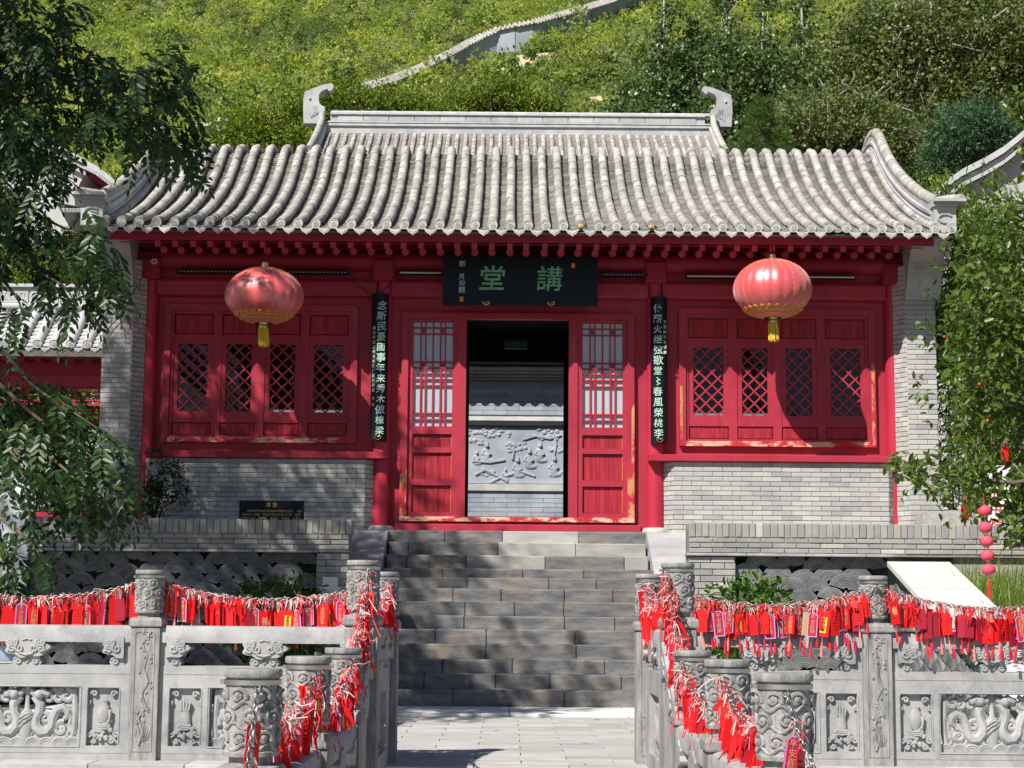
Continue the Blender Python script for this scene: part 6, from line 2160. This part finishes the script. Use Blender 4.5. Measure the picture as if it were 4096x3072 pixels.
cx_ = ng.nodes.new('ShaderNodeCombineXYZ')
ng.links.new(gi.outputs[0], iop.inputs['Points'])
ng.links.new(ci.outputs[0], iop.inputs['Instance'])
iop.inputs['Pick Instance'].default_value = True
ng.links.new(na.outputs[0], iop.inputs['Scale'])
ng.links.new(nb_.outputs[0], cx_.inputs[2])
ng.links.new(cx_.outputs[0], iop.inputs['Rotation'])
ng.links.new(iop.outputs[0], go.inputs[0])
md = hs.modifiers.new('scatter', 'NODES'); md.node_group = ng
# ------------------------------------------------------------------ trees behind the hall
def lobe(px, py, d, rx, rz_, ry=None):
    p = at(px, py, d); k = d / 6900.0
    return (p.x, p.y, p.z, rx * k, (ry or rx) * k, rz_ * k)


def base_at(px, d, z):
    p = at(px, 1500, d); return (p.x, p.y, z)


POP = [(2650, 47, 95, 'slender dark poplar, first from the left behind the right half of the roof', -120), (2790, 48, 100, 'slender dark poplar, second from the left behind the roof', 60),
       (2900, 46, 95, 'slender dark poplar, third from the left behind the roof', -40), (3050, 48, 110, 'slender dark poplar, fourth from the left behind the roof', -60), (3200, 47, 110, 'slender dark poplar, fifth from the left behind the roof', -140)]
for i, (px, d, w, lab, ytop) in enumerate(POP):
    lobes = [lobe(px, ytop + 150, d, w * .42, 250), lobe(px + 20, 330, d, w, 210), lobe(px - 25, 480, d, w * 1.25, 150), lobe(px + 40, 560, d, w * 1.2, 110)]
    tree('poplar_tree', lab, base_at(px, d, 8.4), lobes, 430, 22, .17, .115, .095, 'leaf_poplar', 'bark_grey', 'poplars behind the hall', .11, 16, seed=i, shell=.3, twig=14)
tree('poplar_tree', 'low spreading dark poplar filling the gap between roof ridge and hill', base_at(2600, 49, 8.4), [lobe(2560, 430, 49, 110, 130), lobe(2500, 500, 49, 90, 90), lobe(2700, 470, 49, 130, 110)], 380, 22, .18, .115, .095, 'leaf_poplar', 'bark_grey', 'poplars behind the hall', .09, 10, seed=31, shell=.3)
tree('broad_tree', 'broad olive-green tree with pale grey limbs, tallest at the upper right', base_at(3560, 46, 8.4),
     [lobe(3520, 170, 46, 250, 170), lobe(3650, 220, 46, 280, 220), lobe(3420, 320, 46, 230, 170), lobe(3800, 60, 46, 220, 200), lobe(3560, 420, 46, 260, 130)], 1250, 20, .22, .12, .09, 'leaf_persimmon', 'bark_grey', None, .2, 40, seed=41, shell=.35, twig=60)
tree('broad_tree', 'broad olive-green tree cut by the upper right corner', base_at(4020, 45, 8.4),
     [lobe(4020, 90, 45, 240, 210), lobe(4120, 260, 45, 220, 170), lobe(3960, 300, 45, 160, 150)], 700, 20, .22, .12, .09, 'leaf_persimmon', 'bark_grey', None, .18, 24, seed=42, shell=.35, twig=30)
tree('fruit_tree', 'dense dark fruit tree with bare twigs, behind the right end of the roof', base_at(3350, 36, 7.6),
     [lobe(3330, 500, 36, 260, 150), lobe(3180, 560, 36, 180, 110), lobe(3480, 560, 36, 220, 150), lobe(3560, 660, 36, 150, 120)], 1150, 20, .13, .085, .06, 'leaf_persimmon', 'bark_grey', None, .09, 26, seed=43, shell=.35, twig=110)
tree('feathery_tree', 'blue-green feathery tree above the grey gable at right', base_at(3890, 33, 6.0),
     [lobe(3890, 500, 33, 170, 100), lobe(3820, 590, 33, 130, 80), lobe(3990, 560, 33, 140, 110), lobe(3760, 640, 33, 90, 60)], 650, 26, .10, .11, .025, 'leaf_blue', 'bark', None, .07, 14, seed=44, shell=.3)
# pine with needle tufts
pine = empty('pine_tree', base_at(3040, 34, 6.5), 'small bright green pine just behind the roof, right of the ridge end', 'tree')
cl = []
rr = random.Random(9)
for i in range(330):
    t = rr.random() ** .8
    py = 405 + 250 * t
    w = 20 + 165 * t
    a = rr.uniform(0, 6.28)
    rad = (rr.random() ** .5) * w
    p = at(3045 + rad * math.cos(a) + 12 * math.sin(py * .05), py + rr.uniform(-12, 12), 34 + rad * math.sin(a) * .005)
    cl.append(p)
P = np.repeat(np.array([tuple(p) for p in cl]), 46, 0)
A = rand_dirs(len(P), .75)
V, F = leaves(P, A, rand_dirs(len(P)), .13 * (.7 + .5 * nrg.random(len(P))), np.full(len(P), .009), 0)
ob('needles', mesh_np('needles', V, F, 'leaf_pine'), None, pine)
pb, pt = Vector(base_at(3040, 34, 6.5)), at(3045, 410, 34)
put('trunk', limb_mesh([([tuple(pb), tuple((pb + pt) / 2), tuple(pt)], [.08, .06, .015])]), 'bark', pine)
put('limb', limb_mesh([([tuple(pb + (pt - pb) * t), tuple(cl[i])], [.02, .008]) for i, t in [(k, .55 + .4 * rr.random()) for k in range(0, 330, 8)]], 5), 'bark', pine)

# yellow-green fruiting trees left of the rear ridge
for i, (px, d, lab, lo) in enumerate(((1080, 50, 'yellow-green fruiting tree left of the rear ridge ornament', [(1060, 520, 150, 110), (960, 560, 130, 90), (1170, 450, 90, 70), (1100, 600, 190, 80), (900, 610, 120, 60), (1010, 480, 60, 50), (1230, 410, 60, 45)]),
                                      (1500, 51, 'yellow-green fruiting tree rising behind the left half of the rear ridge', [(1450, 440, 150, 60), (1620, 450, 120, 50), (1330, 420, 110, 75), (1770, 465, 80, 35), (1390, 375, 60, 40), (1540, 400, 70, 40), (1690, 425, 50, 30)]),
                                      (1950, 52, 'low fresh-green tree rising behind the middle of the rear ridge', [(1950, 420, 110, 60), (2110, 440, 90, 45), (1850, 445, 70, 45), (2010, 370, 60, 45), (2200, 455, 60, 30)]))):
    lobes = [lobe(a, b, d, w, h) for a, b, w, h in lo]
    t = tree('fruiting_tree', lab, base_at(px, d, 8.4), lobes, 800, 22, .24, .13, .055, 'leaf_yellow', 'bark', 'yellow-green trees behind the rear hall', .12, 18, seed=50 + i, shell=.3)
    P, out, c = crown_points(lobes, 60, 7, .10, .8)
    mb = MB()
    for p in P[:900]:
        mb.blob(tuple(p), .024, 5, 3)
    tag(put('fruit', mb, 'berry', t), kind='stuff')

# ------------------------------------------------------------------ the drooping locust at left
LT = Vector((-7.6, 14.8, -.5))
loc = empty('locust_tree', LT, 'large locust tree drooping dark feathery branches in from the left', 'tree')


def pinnate(P0, D0, Lr, seed_n, droop, ll=.084, lw=.034, pairs=7):
    """Compound leaves: each a drooping stalk with pairs of leaflets. Returns leaflet arrays and stalk segments."""
    n = len(P0)
    Ps, As, Ns, Ls, Ws = [], [], [], [], []
    D0 = D0 / np.linalg.norm(D0, axis=1, keepdims=True)
    side = np.cross(D0, np.array([0, 0, 1.0]) + .3 * rand_dirs(n)); side /= np.linalg.norm(side, axis=1, keepdims=True)
    for k in range(pairs + 1):
        t = (k + .6) / (pairs + .6)
        off = D0 * (Lr * t)[:, None] + np.array([0, 0, -1.0]) * (droop * Lr * t ** 2)[:, None]
        tang = D0 + np.array([0, 0, -1.0]) * (2 * droop * t)[:, None]
        tang /= np.linalg.norm(tang, axis=1, keepdims=True)
        for s in ((-1, 1) if k < pairs else (0,)):
            a = side * s * .9 + tang * (.55 if s else 1.0) + rand_dirs(n) * .22
            a[:, 2] -= .25
            nn = np.cross(side, tang) + .35 * rand_dirs(n)
            Ps.append(P0 + off + side * s * .004); As.append(a); Ns.append(nn)
            sc = (.75 + .35 * math.sin(math.pi * min(1, t + .1))) * (.85 + .3 * nrg.random(n))
            Ls.append(ll * sc); Ws.append(lw * sc)
    return np.concatenate(Ps), np.concatenate(As), np.concatenate(Ns), np.concatenate(Ls), np.concatenate(Ws)


LEAF_MORE = 1.25
BR = [  # drooping branches seen in the picture: (pixel path, depth, compound leaves, leaf length)
    ([(-250, 60), (150, 180), (380, 260), (560, 290), (690, 250)], 13.0, 40, .24),
    ([(-200, 150), (200, 300), (450, 330), (640, 330), (800, 300)], 13.2, 44, .24),
    ([(-220, 250), (150, 380), (420, 430), (600, 470), (700, 520), (735, 600)], 13.1, 56, .25),
    ([(-200, 320), (100, 460), (300, 520), (420, 500), (520, 540)], 12.9, 46, .24),
    ([(-260, 420), (0, 520), (150, 640), (215, 720)], 13.0, 46, .25),
    ([(-260, -100), (50, 20), (220, 60), (250, 20)], 13.1, 30, .22),
    ([(-250, -200), (-50, 60), (120, 160), (200, 260)], 13.3, 70, .25),
    ([(-250, 100), (-60, 250), (60, 420), (120, 560)], 13.0, 80, .26),
    ([(-250, 300), (-80, 500), (0, 700), (60, 850)], 12.8, 48, .26),
    ([(-260, 560), (-40, 760), (150, 860), (300, 930), (420, 960)], 12.9, 36, .26),
    ([(-260, 650), (0, 850), (180, 980), (330, 1040), (430, 1100), (480, 1180)], 12.7, 42, .26),
    ([(-260, 760), (-20, 950), (150, 1080), (260, 1150), (300, 1220)], 12.8, 24, .25),
    ([(-260, 850), (-60, 1050), (60, 1180), (90, 1260)], 12.9, 14, .25),
    ([(-260, 1250), (0, 1400), (130, 1540), (280, 1640), (400, 1720)], 12.5, 26, .27),
    ([(-260, 1300), (-20, 1520), (160, 1680), (330, 1800), (440, 1900), (500, 2010)], 12.4, 52, .29),
    ([(-260, 1450), (-30, 1620), (100, 1760), (240, 1860), (330, 1960), (360, 2050)], 12.5, 34, .28),
    ([(-260, 1560), (-60, 1700), (40, 1800), (90, 1900), (110, 1980)], 12.3, 14, .26),
    ([(-260, 1950), (-80, 2020), (40, 2100), (140, 2190), (210, 2290)], 12.2, 22, .25),
    ([(-200, 2150), (-40, 2200), (40, 2260), (60, 2330)], 12.1, 10, .22),
]
allP, allD, allL, allDr = [], [], [], []
seg = []
rr = random.Random(21)
for path, d, n, Lr in BR:
    pts = [at(px, py, d + .5 * math.sin(i * 1.3) + (.8 if px < -50 else 0)) for i, (px, py) in enumerate(path)]
    # smooth
    fine = []
    for i in range(len(pts) - 1):
        for k in range(5):
            t = k / 5
            p0, p1, p2, p3 = pts[max(i - 1, 0)], pts[i], pts[i + 1], pts[min(i + 2, len(pts) - 1)]
            fine.append(.5 * ((2 * p1) + (p2 - p0) * t + (2 * p0 - 5 * p1 + 4 * p2 - p3) * t * t + (3 * p1 - p0 - 3 * p2 + p3) * t ** 3))
    fine.append(pts[-1])
    seg.append(([tuple(p) for p in fine], [.022 - .018 * i / (len(fine) - 1) for i in range(len(fine))]))
    n = int(n * LEAF_MORE)
    for k in range(n):
        f = (k + rr.random()) / n * (len(fine) - 1.01)
        i = int(f)
        p = fine[i] + (fine[i + 1] - fine[i]) * (f - i)
        tg = (fine[i + 1] - fine[i]).normalized()
        dv = tg * .55 + Vector((rr.gauss(0, .6), rr.gauss(0, .6), rr.gauss(-.25, .4)))
        off = Vector((rr.gauss(0, .075), rr.gauss(0, .22), rr.gauss(0, .075)))
        allP.append(tuple(p + off)); allD.append(tuple(dv)); allL.append(Lr * rr.uniform(.7, 1.15)); allDr.append(rr.uniform(.35, 1.0))
P, A, N, L, W = pinnate(np.array(allP), np.array(allD), np.array(allL), 0, np.array(allDr))
V, F = oval_leaves(P, A, N, L, W, .08)
# the rest of the crown, outside the picture: it shades the steps and the left of the hall
lobes = [(-7.6, 14.6, 10.0, 2.6, 2.6, 1.9), (-9.0, 13.0, 8.8, 2.2, 2.2, 1.8), (-6.6, 12.4, 7.6, 2.0, 1.7, 1.4), (-7.5, 16.4, 9.4, 2.0, 1.7, 1.7), (-10.6, 15.0, 8.6, 2.0, 2.2, 1.8), (-6.6, 17.3, 8.6, 1.5, 1.4, 1.5),
         (-5.6, 10.6, 7.9, 1.9, 1.5, 1.1), (-4.6, 12.3, 7.3, 1.5, 1.3, .9), (-6.0, 14.6, 8.2, 1.5, 1.5, 1.2), (-7.2, 9.7, 7.7, 1.9, 1.5, 1.0)]
P2, out, c2 = crown_points(lobes, 1500, 5, .26, .35)
n = len(P2)
D2 = out + rand_dirs(n) * .8
P3, A3, N3, L3, W3 = pinnate(P2, D2, np.full(n, .27), 0, .4 + .5 * nrg.random(n), .075, .032, 6)
V2, F2 = leaves(P3, A3, N3, L3, W3 * 1.2)
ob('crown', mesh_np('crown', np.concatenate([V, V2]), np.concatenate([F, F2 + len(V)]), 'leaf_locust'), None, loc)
put('branch', limb_mesh(seg, 5), 'bark', loc, smooth='all')
tr = [((-7.6, 14.8, -.6), (-7.7, 14.8, 1.5), (-7.5, 14.6, 3.5), (-7.7, 14.5, 5.5), (-7.6, 14.6, 8.5))]
put('trunk', limb_mesh([(list(tr[0]), [.26, .22, .20, .17, .09])], 12), 'bark', loc, smooth='all')
lseg = []
for path, d, n_, Lr in BR:
    e = at(path[0][0], path[0][1], d + .8)
    zz = max(2.2, min(7.5, e.z + 1.2))
    s_ = Vector((-7.6, 14.6, zz))
    lseg.append(([tuple(s_), tuple((s_ + e) / 2 + Vector((0, 0, .6))), tuple(e)], [.08, .05, .022]))
for k in range(26):
    e = Vector(c2[rr.randrange(len(c2))]); s_ = Vector((-7.6, 14.6, rr.uniform(4.5, 8)))
    lseg.append(([tuple(s_), tuple((s_ + e) / 2 + Vector((0, 0, .4))), tuple(e)], [.09, .06, .02]))
put('limb', limb_mesh(lseg, 7), 'bark', loc, smooth='all')

# ------------------------------------------------------------------ bamboo and crab-apple at right
bam = empty('bamboo_clump', at(3880, 1950, 22.8), 'tall bamboo clump growing against the right brick pier', 'plant')
rr = random.Random(5)
canes, bp, bd = MB(), [], []
for i in range(26):
    d = rr.uniform(21.3, 24.5)
    x0 = rr.uniform(3785, 4110); top = rr.uniform(640, 1100); lean = rr.uniform(-110, 20)
    p0 = at(x0, 2000, d); p0.z = 1.9
    p1, p2 = at(x0 + lean * .2, 1400, d), at(x0 + lean, top, d)
    pts = []
    for k in range(13):
        t = k / 12
        pts.append((1 - t) ** 2 * p0 + 2 * t * (1 - t) * p1 + t * t * p2)
    canes.tube([tuple(p) for p in pts], [.014 - .0125 * k / 12 for k in range(13)], 6)
    for k in range(760):
        t = rr.random() ** .75
        p = (1 - t) ** 2 * p0 + 2 * t * (1 - t) * p1 + t * t * p2
        s = .13 + .30 * (1 - abs(2 * t - 1.1)) if t < .98 else .1
        o = Vector((rr.gauss(0, s * .8), rr.gauss(0, s), rr.gauss(-.05, .16)))
        q = p + o
        lim = 5.52
        if q.x < lim and q.z < 5.9 and q.y > 20.9: q.x = lim + rr.random() * .25
        bp.append(tuple(q)); bd.append((o.x + rr.gauss(0, .3), o.y + rr.gauss(0, .3), -.25 + rr.gauss(0, .35)))
put('cane', canes, 'bamboo_cane', bam, smooth='all')
bp, bd = np.array(bp), np.array(bd)
V, F = leaves(bp, bd, rand_dirs(len(bp)) + np.array([0, 0, .8]), .15 * (.6 + .7 * nrg.random(len(bp))), .028 * (.7 + .6 * nrg.random(len(bp))), .1)
ob('foliage', mesh_np('foliage', V, F, 'leaf_bamboo'), None, bam)

crab = empty('crab_apple_tree', (5.3, 15.6, .4), 'crab-apple tree with glossy leaves and red fruit at the right edge', 'tree')
CB = [([(4500, 1500), (4250, 1300), (4060, 1200), (3960, 1090), (3910, 1020)], 14.2, 110), ([(4500, 1400), (4250, 1200), (4120, 1080), (4040, 980), (4010, 930)], 14.5, 110),
      ([(4500, 1600), (4220, 1500), (4030, 1400), (3910, 1310), (3860, 1200)], 14.0, 130), ([(4500, 1700), (4200, 1680), (4020, 1600), (3900, 1560), (3850, 1480)], 14.3, 120),
      ([(4500, 1800), (4250, 1900), (4060, 1930), (3850, 1920), (3700, 1900), (3570, 1860)], 13.8, 90), ([(4500, 1800), (4250, 1820), (4050, 1790), (3930, 1760), (3880, 1800)], 14.2, 100),
      ([(4500, 1900), (4300, 2000), (4120, 2050), (3960, 2010), (3850, 1980), (3740, 1940)], 13.9, 80), ([(4400, 1200), (4200, 800), (4120, 600), (4080, 430), (4070, 390)], 14.0, 60),
      ([(4500, 1500), (4300, 1250), (4180, 1060), (4110, 900), (4090, 830)], 14.4, 80), ([(4500, 2100), (4300, 2160), (4150, 2170), (4040, 2190)], 13.6, 34), ([(4500, 1950), (4250, 1980), (4080, 2080), (4020, 2120)], 13.8, 46),
      ([(4500, 1300), (4250, 1250), (4120, 1270), (4010, 1240)], 14.1, 110), ([(4500, 1650), (4300, 1560), (4130, 1560), (4060, 1500)], 14.3, 110)]
seg, LP_, LD_, fr = [], [], [], MB()
rr = random.Random(14)
for path, d, n in CB:
    pts = [at(px, py, d + .15 * i * (1 if i % 2 else -1)) for i, (px, py) in enumerate(path)]
    seg.append(([tuple(p) for p in pts], [.035, .024, .016, .010, .006, .004][:len(pts)] if len(pts) <= 6 else .02))
    for k in range(n):
        f = (.15 + .85 * rr.random()) * (len(pts) - 1.01); i = int(f)
        p = pts[i] + (pts[i + 1] - pts[i]) * (f - i)
        s = .20 if n > 90 else .085
        o = Vector((rr.gauss(0, s), rr.gauss(0, s * 1.3), rr.gauss(0, s)))
        for q in range(5):
            LP_.append(tuple(p + o + Vector((rr.gauss(0, .03), rr.gauss(0, .03), rr.gauss(0, .03)))))
            LD_.append((rr.gauss(-.15, .7), rr.gauss(-.2, .7), rr.gauss(-.25, .6)))
        if n > 60 and k % 26 == 3:
            fr.blob(tuple(p + o), .014, 8, 6)
V, F = oval_leaves(np.array(LP_), np.array(LD_), rand_dirs(len(LP_)) + np.array([0, -.3, 1.0]), .088 * (.6 + .6 * nrg.random(len(LP_))), .046 * (.7 + .5 * nrg.random(len(LP_))), .18)
ob('crown', mesh_np('crown', V, F, 'leaf_crab'), None, crab)
put('limb', limb_mesh(seg + [([(5.3, 15.6, .2), (5.25, 15.3, 1.6), (5.0, 14.6, 2.6)], [.09, .075, .05]), ([(5.28, 15.4, 1.2), (5.1, 14.9, 3.2), (4.9, 14.4, 4.4)], [.07, .05, .03])], 7), 'bark', crab, smooth='all')
tag(put('fruit', fr, 'fruit', crab, smooth='all'), kind='stuff')


def shrub(name, label, lobes, base, n_cl, per, cs, L, W, leaf, droop=0.0, stems=9):
    root = empty(name, base, label, 'shrub')
    P, out, c = crown_points(lobes, n_cl, per, cs, .45)
    n = len(P)
    A = out * .8 + rand_dirs(n) * .8; A[:, 2] -= droop
    V, F = oval_leaves(P, A, rand_dirs(n) * .7 + out * .4 + np.array([0, 0, .9]), L * (.7 + .6 * nrg.random(n)), W * (.7 + .6 * nrg.random(n)), .15)
    ob('foliage', mesh_np('foliage', V, F, leaf), None, root)
    b = Vector(base)
    put('stem', limb_mesh([([tuple(b), tuple((b + Vector(c[i])) / 2 + Vector((0, 0, .08))), tuple(c[i])], [.012, .008, .004]) for i in range(0, min(len(c), stems * 6), 6)], 5), 'bark', root, smooth='all')


pL = at(1105, 2400, 16.9)
shrub('leafy_shrub', 'dark leafy shrub in front of the shaded wave-tile wall', [(pL.x, pL.y, pL.z - .05, .42, .34, .24), (pL.x - .2, pL.y, pL.z - .25, .35, .3, .25), (pL.x + .22, pL.y, pL.z - .3, .35, .3, .28)], (pL.x, pL.y, 0), 210, 13, .05, .075, .03, 'leaf_shrub', .15)
pR = at(3010, 2440, 16.6)
shrub('leafy_shrub', 'bright green leafy shrub in front of the sunlit wave-tile wall', [(pR.x - .05, pR.y, pR.z + .02, .40, .34, .26), (pR.x - .2, pR.y, pR.z - .25, .3, .3, .22), (pR.x + .05, pR.y, pR.z - .28, .3, .3, .22)], (pR.x, pR.y, 0), 210, 13, .05, .08, .036, 'leaf_shrub', .15)
pv = at(625, 1900, 21.5)
shrub('climbing_shrub', 'thin dark climbing shrub at the foot of the left pier', [(pv.x, pv.y, pv.z, .09, .1, .55), (pv.x + .2, pv.y - .05, pv.z - .2, .22, .1, .14), (pv.x + .2, pv.y - .05, pv.z + .08, .16, .1, .09), (pv.x - .05, pv.y, pv.z - .3, .12, .1, .2)], (pv.x, pv.y, 1.93), 150, 10, .04, .05, .02, 'leaf_vine', .1)
for k, (px, d, lab) in enumerate(((150, 25.6, 'yellow-green bamboo seen under the gallery roof, nearest the picture edge'), (300, 25.9, 'yellow-green bamboo seen under the gallery roof, beside the pier'), (30, 26.2, 'yellow-green bamboo under the gallery roof, behind the white board'))):
    p = at(px, 1800, d)
    shrub('garden_bamboo', lab, [(p.x, p.y, p.z + .2, .55, .35, .9), (p.x + .2, p.y, p.z + .7, .5, .3, .4)], (p.x, p.y, 1.93), 170, 14, .10, .16, .03, 'leaf_yellow', .3)
for k, (px, d, lab) in enumerate(((120, 28.6, 'bright green tree behind the gallery ridge, at the picture edge'), (330, 28.9, 'bright green tree behind the gallery ridge, beside the pier'))):
    p = at(px, 1060, d)
    tree('garden_tree', lab, (p.x, p.y, 1.93), [(p.x, p.y, p.z, .75, .7, .6), (p.x + .4, p.y, p.z - .5, .7, .6, .5)], 260, 20, .12, .10, .045, 'leaf_yellow', 'bark', None, .06, 8, seed=60 + k, shell=.3)

# grass bank beside the white coping
rr = random.Random(6)
gx, gd = [], []
bank = MB().add([(4.56, 13.0, .05), (7.5, 13.0, .1), (7.5, 18.0, 1.30), (4.56, 18.0, 1.22)], [(0, 1, 2, 3)])
struct('grass_bank', bank, 'soil')
n = 5200
X = 4.58 + 2.4 * nrg.random(n) ** 1.3; Y = 13.5 + 4.45 * nrg.random(n)
Z = .05 + (Y - 13.0) / 5.0 * 1.18
P = np.stack([X, Y, Z], 1)
A = nrg.normal(size=(n, 3)) * .35 + np.array([0, 0, 1.0])
V, F = leaves(P, A, rand_dirs(n), .34 * (.5 + .8 * nrg.random(n)), np.full(n, .012), .0)
tag(ob('grass', mesh_np('grass', V, F, 'leaf_grass'), None), 'tall green grass on the bank beside the white coping', 'grass', kind='stuff')

# ------------------------------------------------------------------ boards, small lanterns, odds and ends
a, b = at(-60, 1828, 14.5), at(122, 1850, 14.5)
wb = empty('display_board', (a.x, 14.5, 0), 'tall white display board with blue wash, behind the balustrade at left', 'sign')
zlow = .0
put('panel', MB().prism([(a.x - .3, .5), (b.x, .5), (b.x, b.z), (a.x - .3, a.z + .02)], 14.5, 14.54), 'white_sign', wb)
put('printed_wash', MB().prism([(a.x - .28, .52), (b.x - .01, .52), (b.x - .01, 1.05), (b.x - .12, 1.22), (a.x, 1.12), (a.x - .28, 1.2)], 14.495, 14.4985), 'sign_blue', wb)
for x in (b.x - .09, a.x - .2): put('foot', MB().box(x, x + .05, 14.51, 14.55, 0, .5), 'steel', wb)
a, b = at(3950, 1862, 19.2), at(4045, 1862, 19.2)
ws = tag(put('white_sign', MB().cbox(a.x, b.x, 19.2, 19.25, 1.9, a.z, .008), 'white_paint'), 'upright white sign with red characters behind the right terrace wall', 'sign')
ob('lettering', TXT['sign'], None, ws, loc=((a.x + b.x) / 2 - .05, 19.196, a.z - .1))
p = at(3780, 2060, 19.3)
st = tag(put('stone_trough', MB().prism([(p.x - .28, 1.9), (p.x + .26, 1.9), (p.x + .24, p.z + .03), (p.x + .05, p.z + .05), (p.x - .26, p.z + .02)], 19.2, 19.6), 'stone_rough'), 'low rough stone slab behind the right terrace wall beside the pier', 'stone')
p = at(3868, 2035, 19.25)
m = MB().blob((p.x, 19.35, p.z), .075, 12, 9, (1, .9, 1.05)).blob((p.x + .07, 19.4, p.z - .07), .09, 12, 8, (1, .8, 1)).blob((p.x - .03, 19.28, p.z - .01), .03, 8, 6)
for q in range(16):
    m.blob((p.x + .07 * math.cos(q * .4 * math.pi) + .01, 19.31 + .02 * math.sin(q), p.z + .03 + .05 * math.sin(q * .4 * math.pi)), .022, 7, 5)
m.box(p.x - .1, p.x + .17, 19.3, 19.5, 1.9, p.z - .1)
tag(put('carved_stone_lion', m, 'stone_rough', smooth=True), 'small carved stone lion sitting behind the right terrace wall', 'statue')
for k in range(4):
    p = at(3895 + k * 14, 2045 + (k % 2) * 16, 18.9)
    fl_ = tag(put('yellow_flower', MB().blob(tuple(p), .022, 8, 5, (1, 1, .6)), 'tag_yellow'), 'small yellow flower beside the stone lion, %s of four from the left' % ('first', 'second', 'third', 'last')[k], 'flower', 'yellow flowers behind the wall')
    put('stem', MB().tube([(p.x, p.y, 1.9), tuple(p)], .004, 4), 'leaf_bamboo', fl_)

ls = empty('lantern_string', at(3945, 2400, 13.4), 'string of small pink lanterns hanging from the crab-apple branch', 'lantern')
ys_ = [2043, 2110, 2165, 2222, 2278]
for k, py in enumerate(ys_):
    p = at(3938 + 4 * k, py, 13.4)
    l = put('small_lantern', MB().lathe([(.012, -.040), (.034, -.036), (.050, -.018), (.053, .0), (.050, .018), (.034, .036), (.012, .040)], 20, tuple(p)), 'pink_lantern', ls, smooth='all')
    put('collar', MB().lathe([(.02, .038), (.02, .050), (.0, .051)], 12, tuple(p)).lathe([(0, -.051), (.02, -.050), (.02, -.038)], 12, tuple(p)), 'brass', l)
p = at(3956, 2310, 13.4)
put('tassel', MB().lathe([(.004, 0), (.009, -.03), (.014, -.155), (0, -.156)], 10, tuple(p)), 'tassel_red', ls)
put('string', MB().tube([tuple(at(3934, 1975, 13.5))] + [tuple(at(3938 + 4 * k, py, 13.4)) for k, py in enumerate(ys_)] + [tuple(p)], .003, 4), 'tassel_red', ls)
for (px, py, lab) in ((3858, 2012, 'red wish tag hanging alone from the low crab-apple branch'), (4018, 1785, 'small red wish tag tied among the crab-apple leaves')):
    p = at(px, py, 13.7)
    o = ob('wish_tag', KIND['red', 0][0], None, None, loc=p, rot=(0, 0, .2), scl=(.9, .9, .8))
    tag(o, lab, 'tag')
    ob('tassel', TASS[0], None, o, loc=(0, 0, -.15), local=True); ob('cord', CORDS[0], None, o, local=True)
a, b = at(1290, 2308, 17.3), at(1342, 2450, 17.3)
wbx = tag(put('white_box', MB().cbox(a.x, b.x, 17.3, 17.5, b.z, a.z, .01).prism([(a.x - .01, a.z - .13), (b.x + .01, a.z - .13), (b.x + .03, a.z - .10), (a.x - .03, a.z - .10)], 17.27, 17.52), 'white_paint'),
          'small white box on a stand beside the staircase, behind the left balustrade', 'box')
put('stand', MB().box((a.x + b.x) / 2 - .03, (a.x + b.x) / 2 + .03, 17.38, 17.44, 0, b.z), 'grey_plastic', wbx)
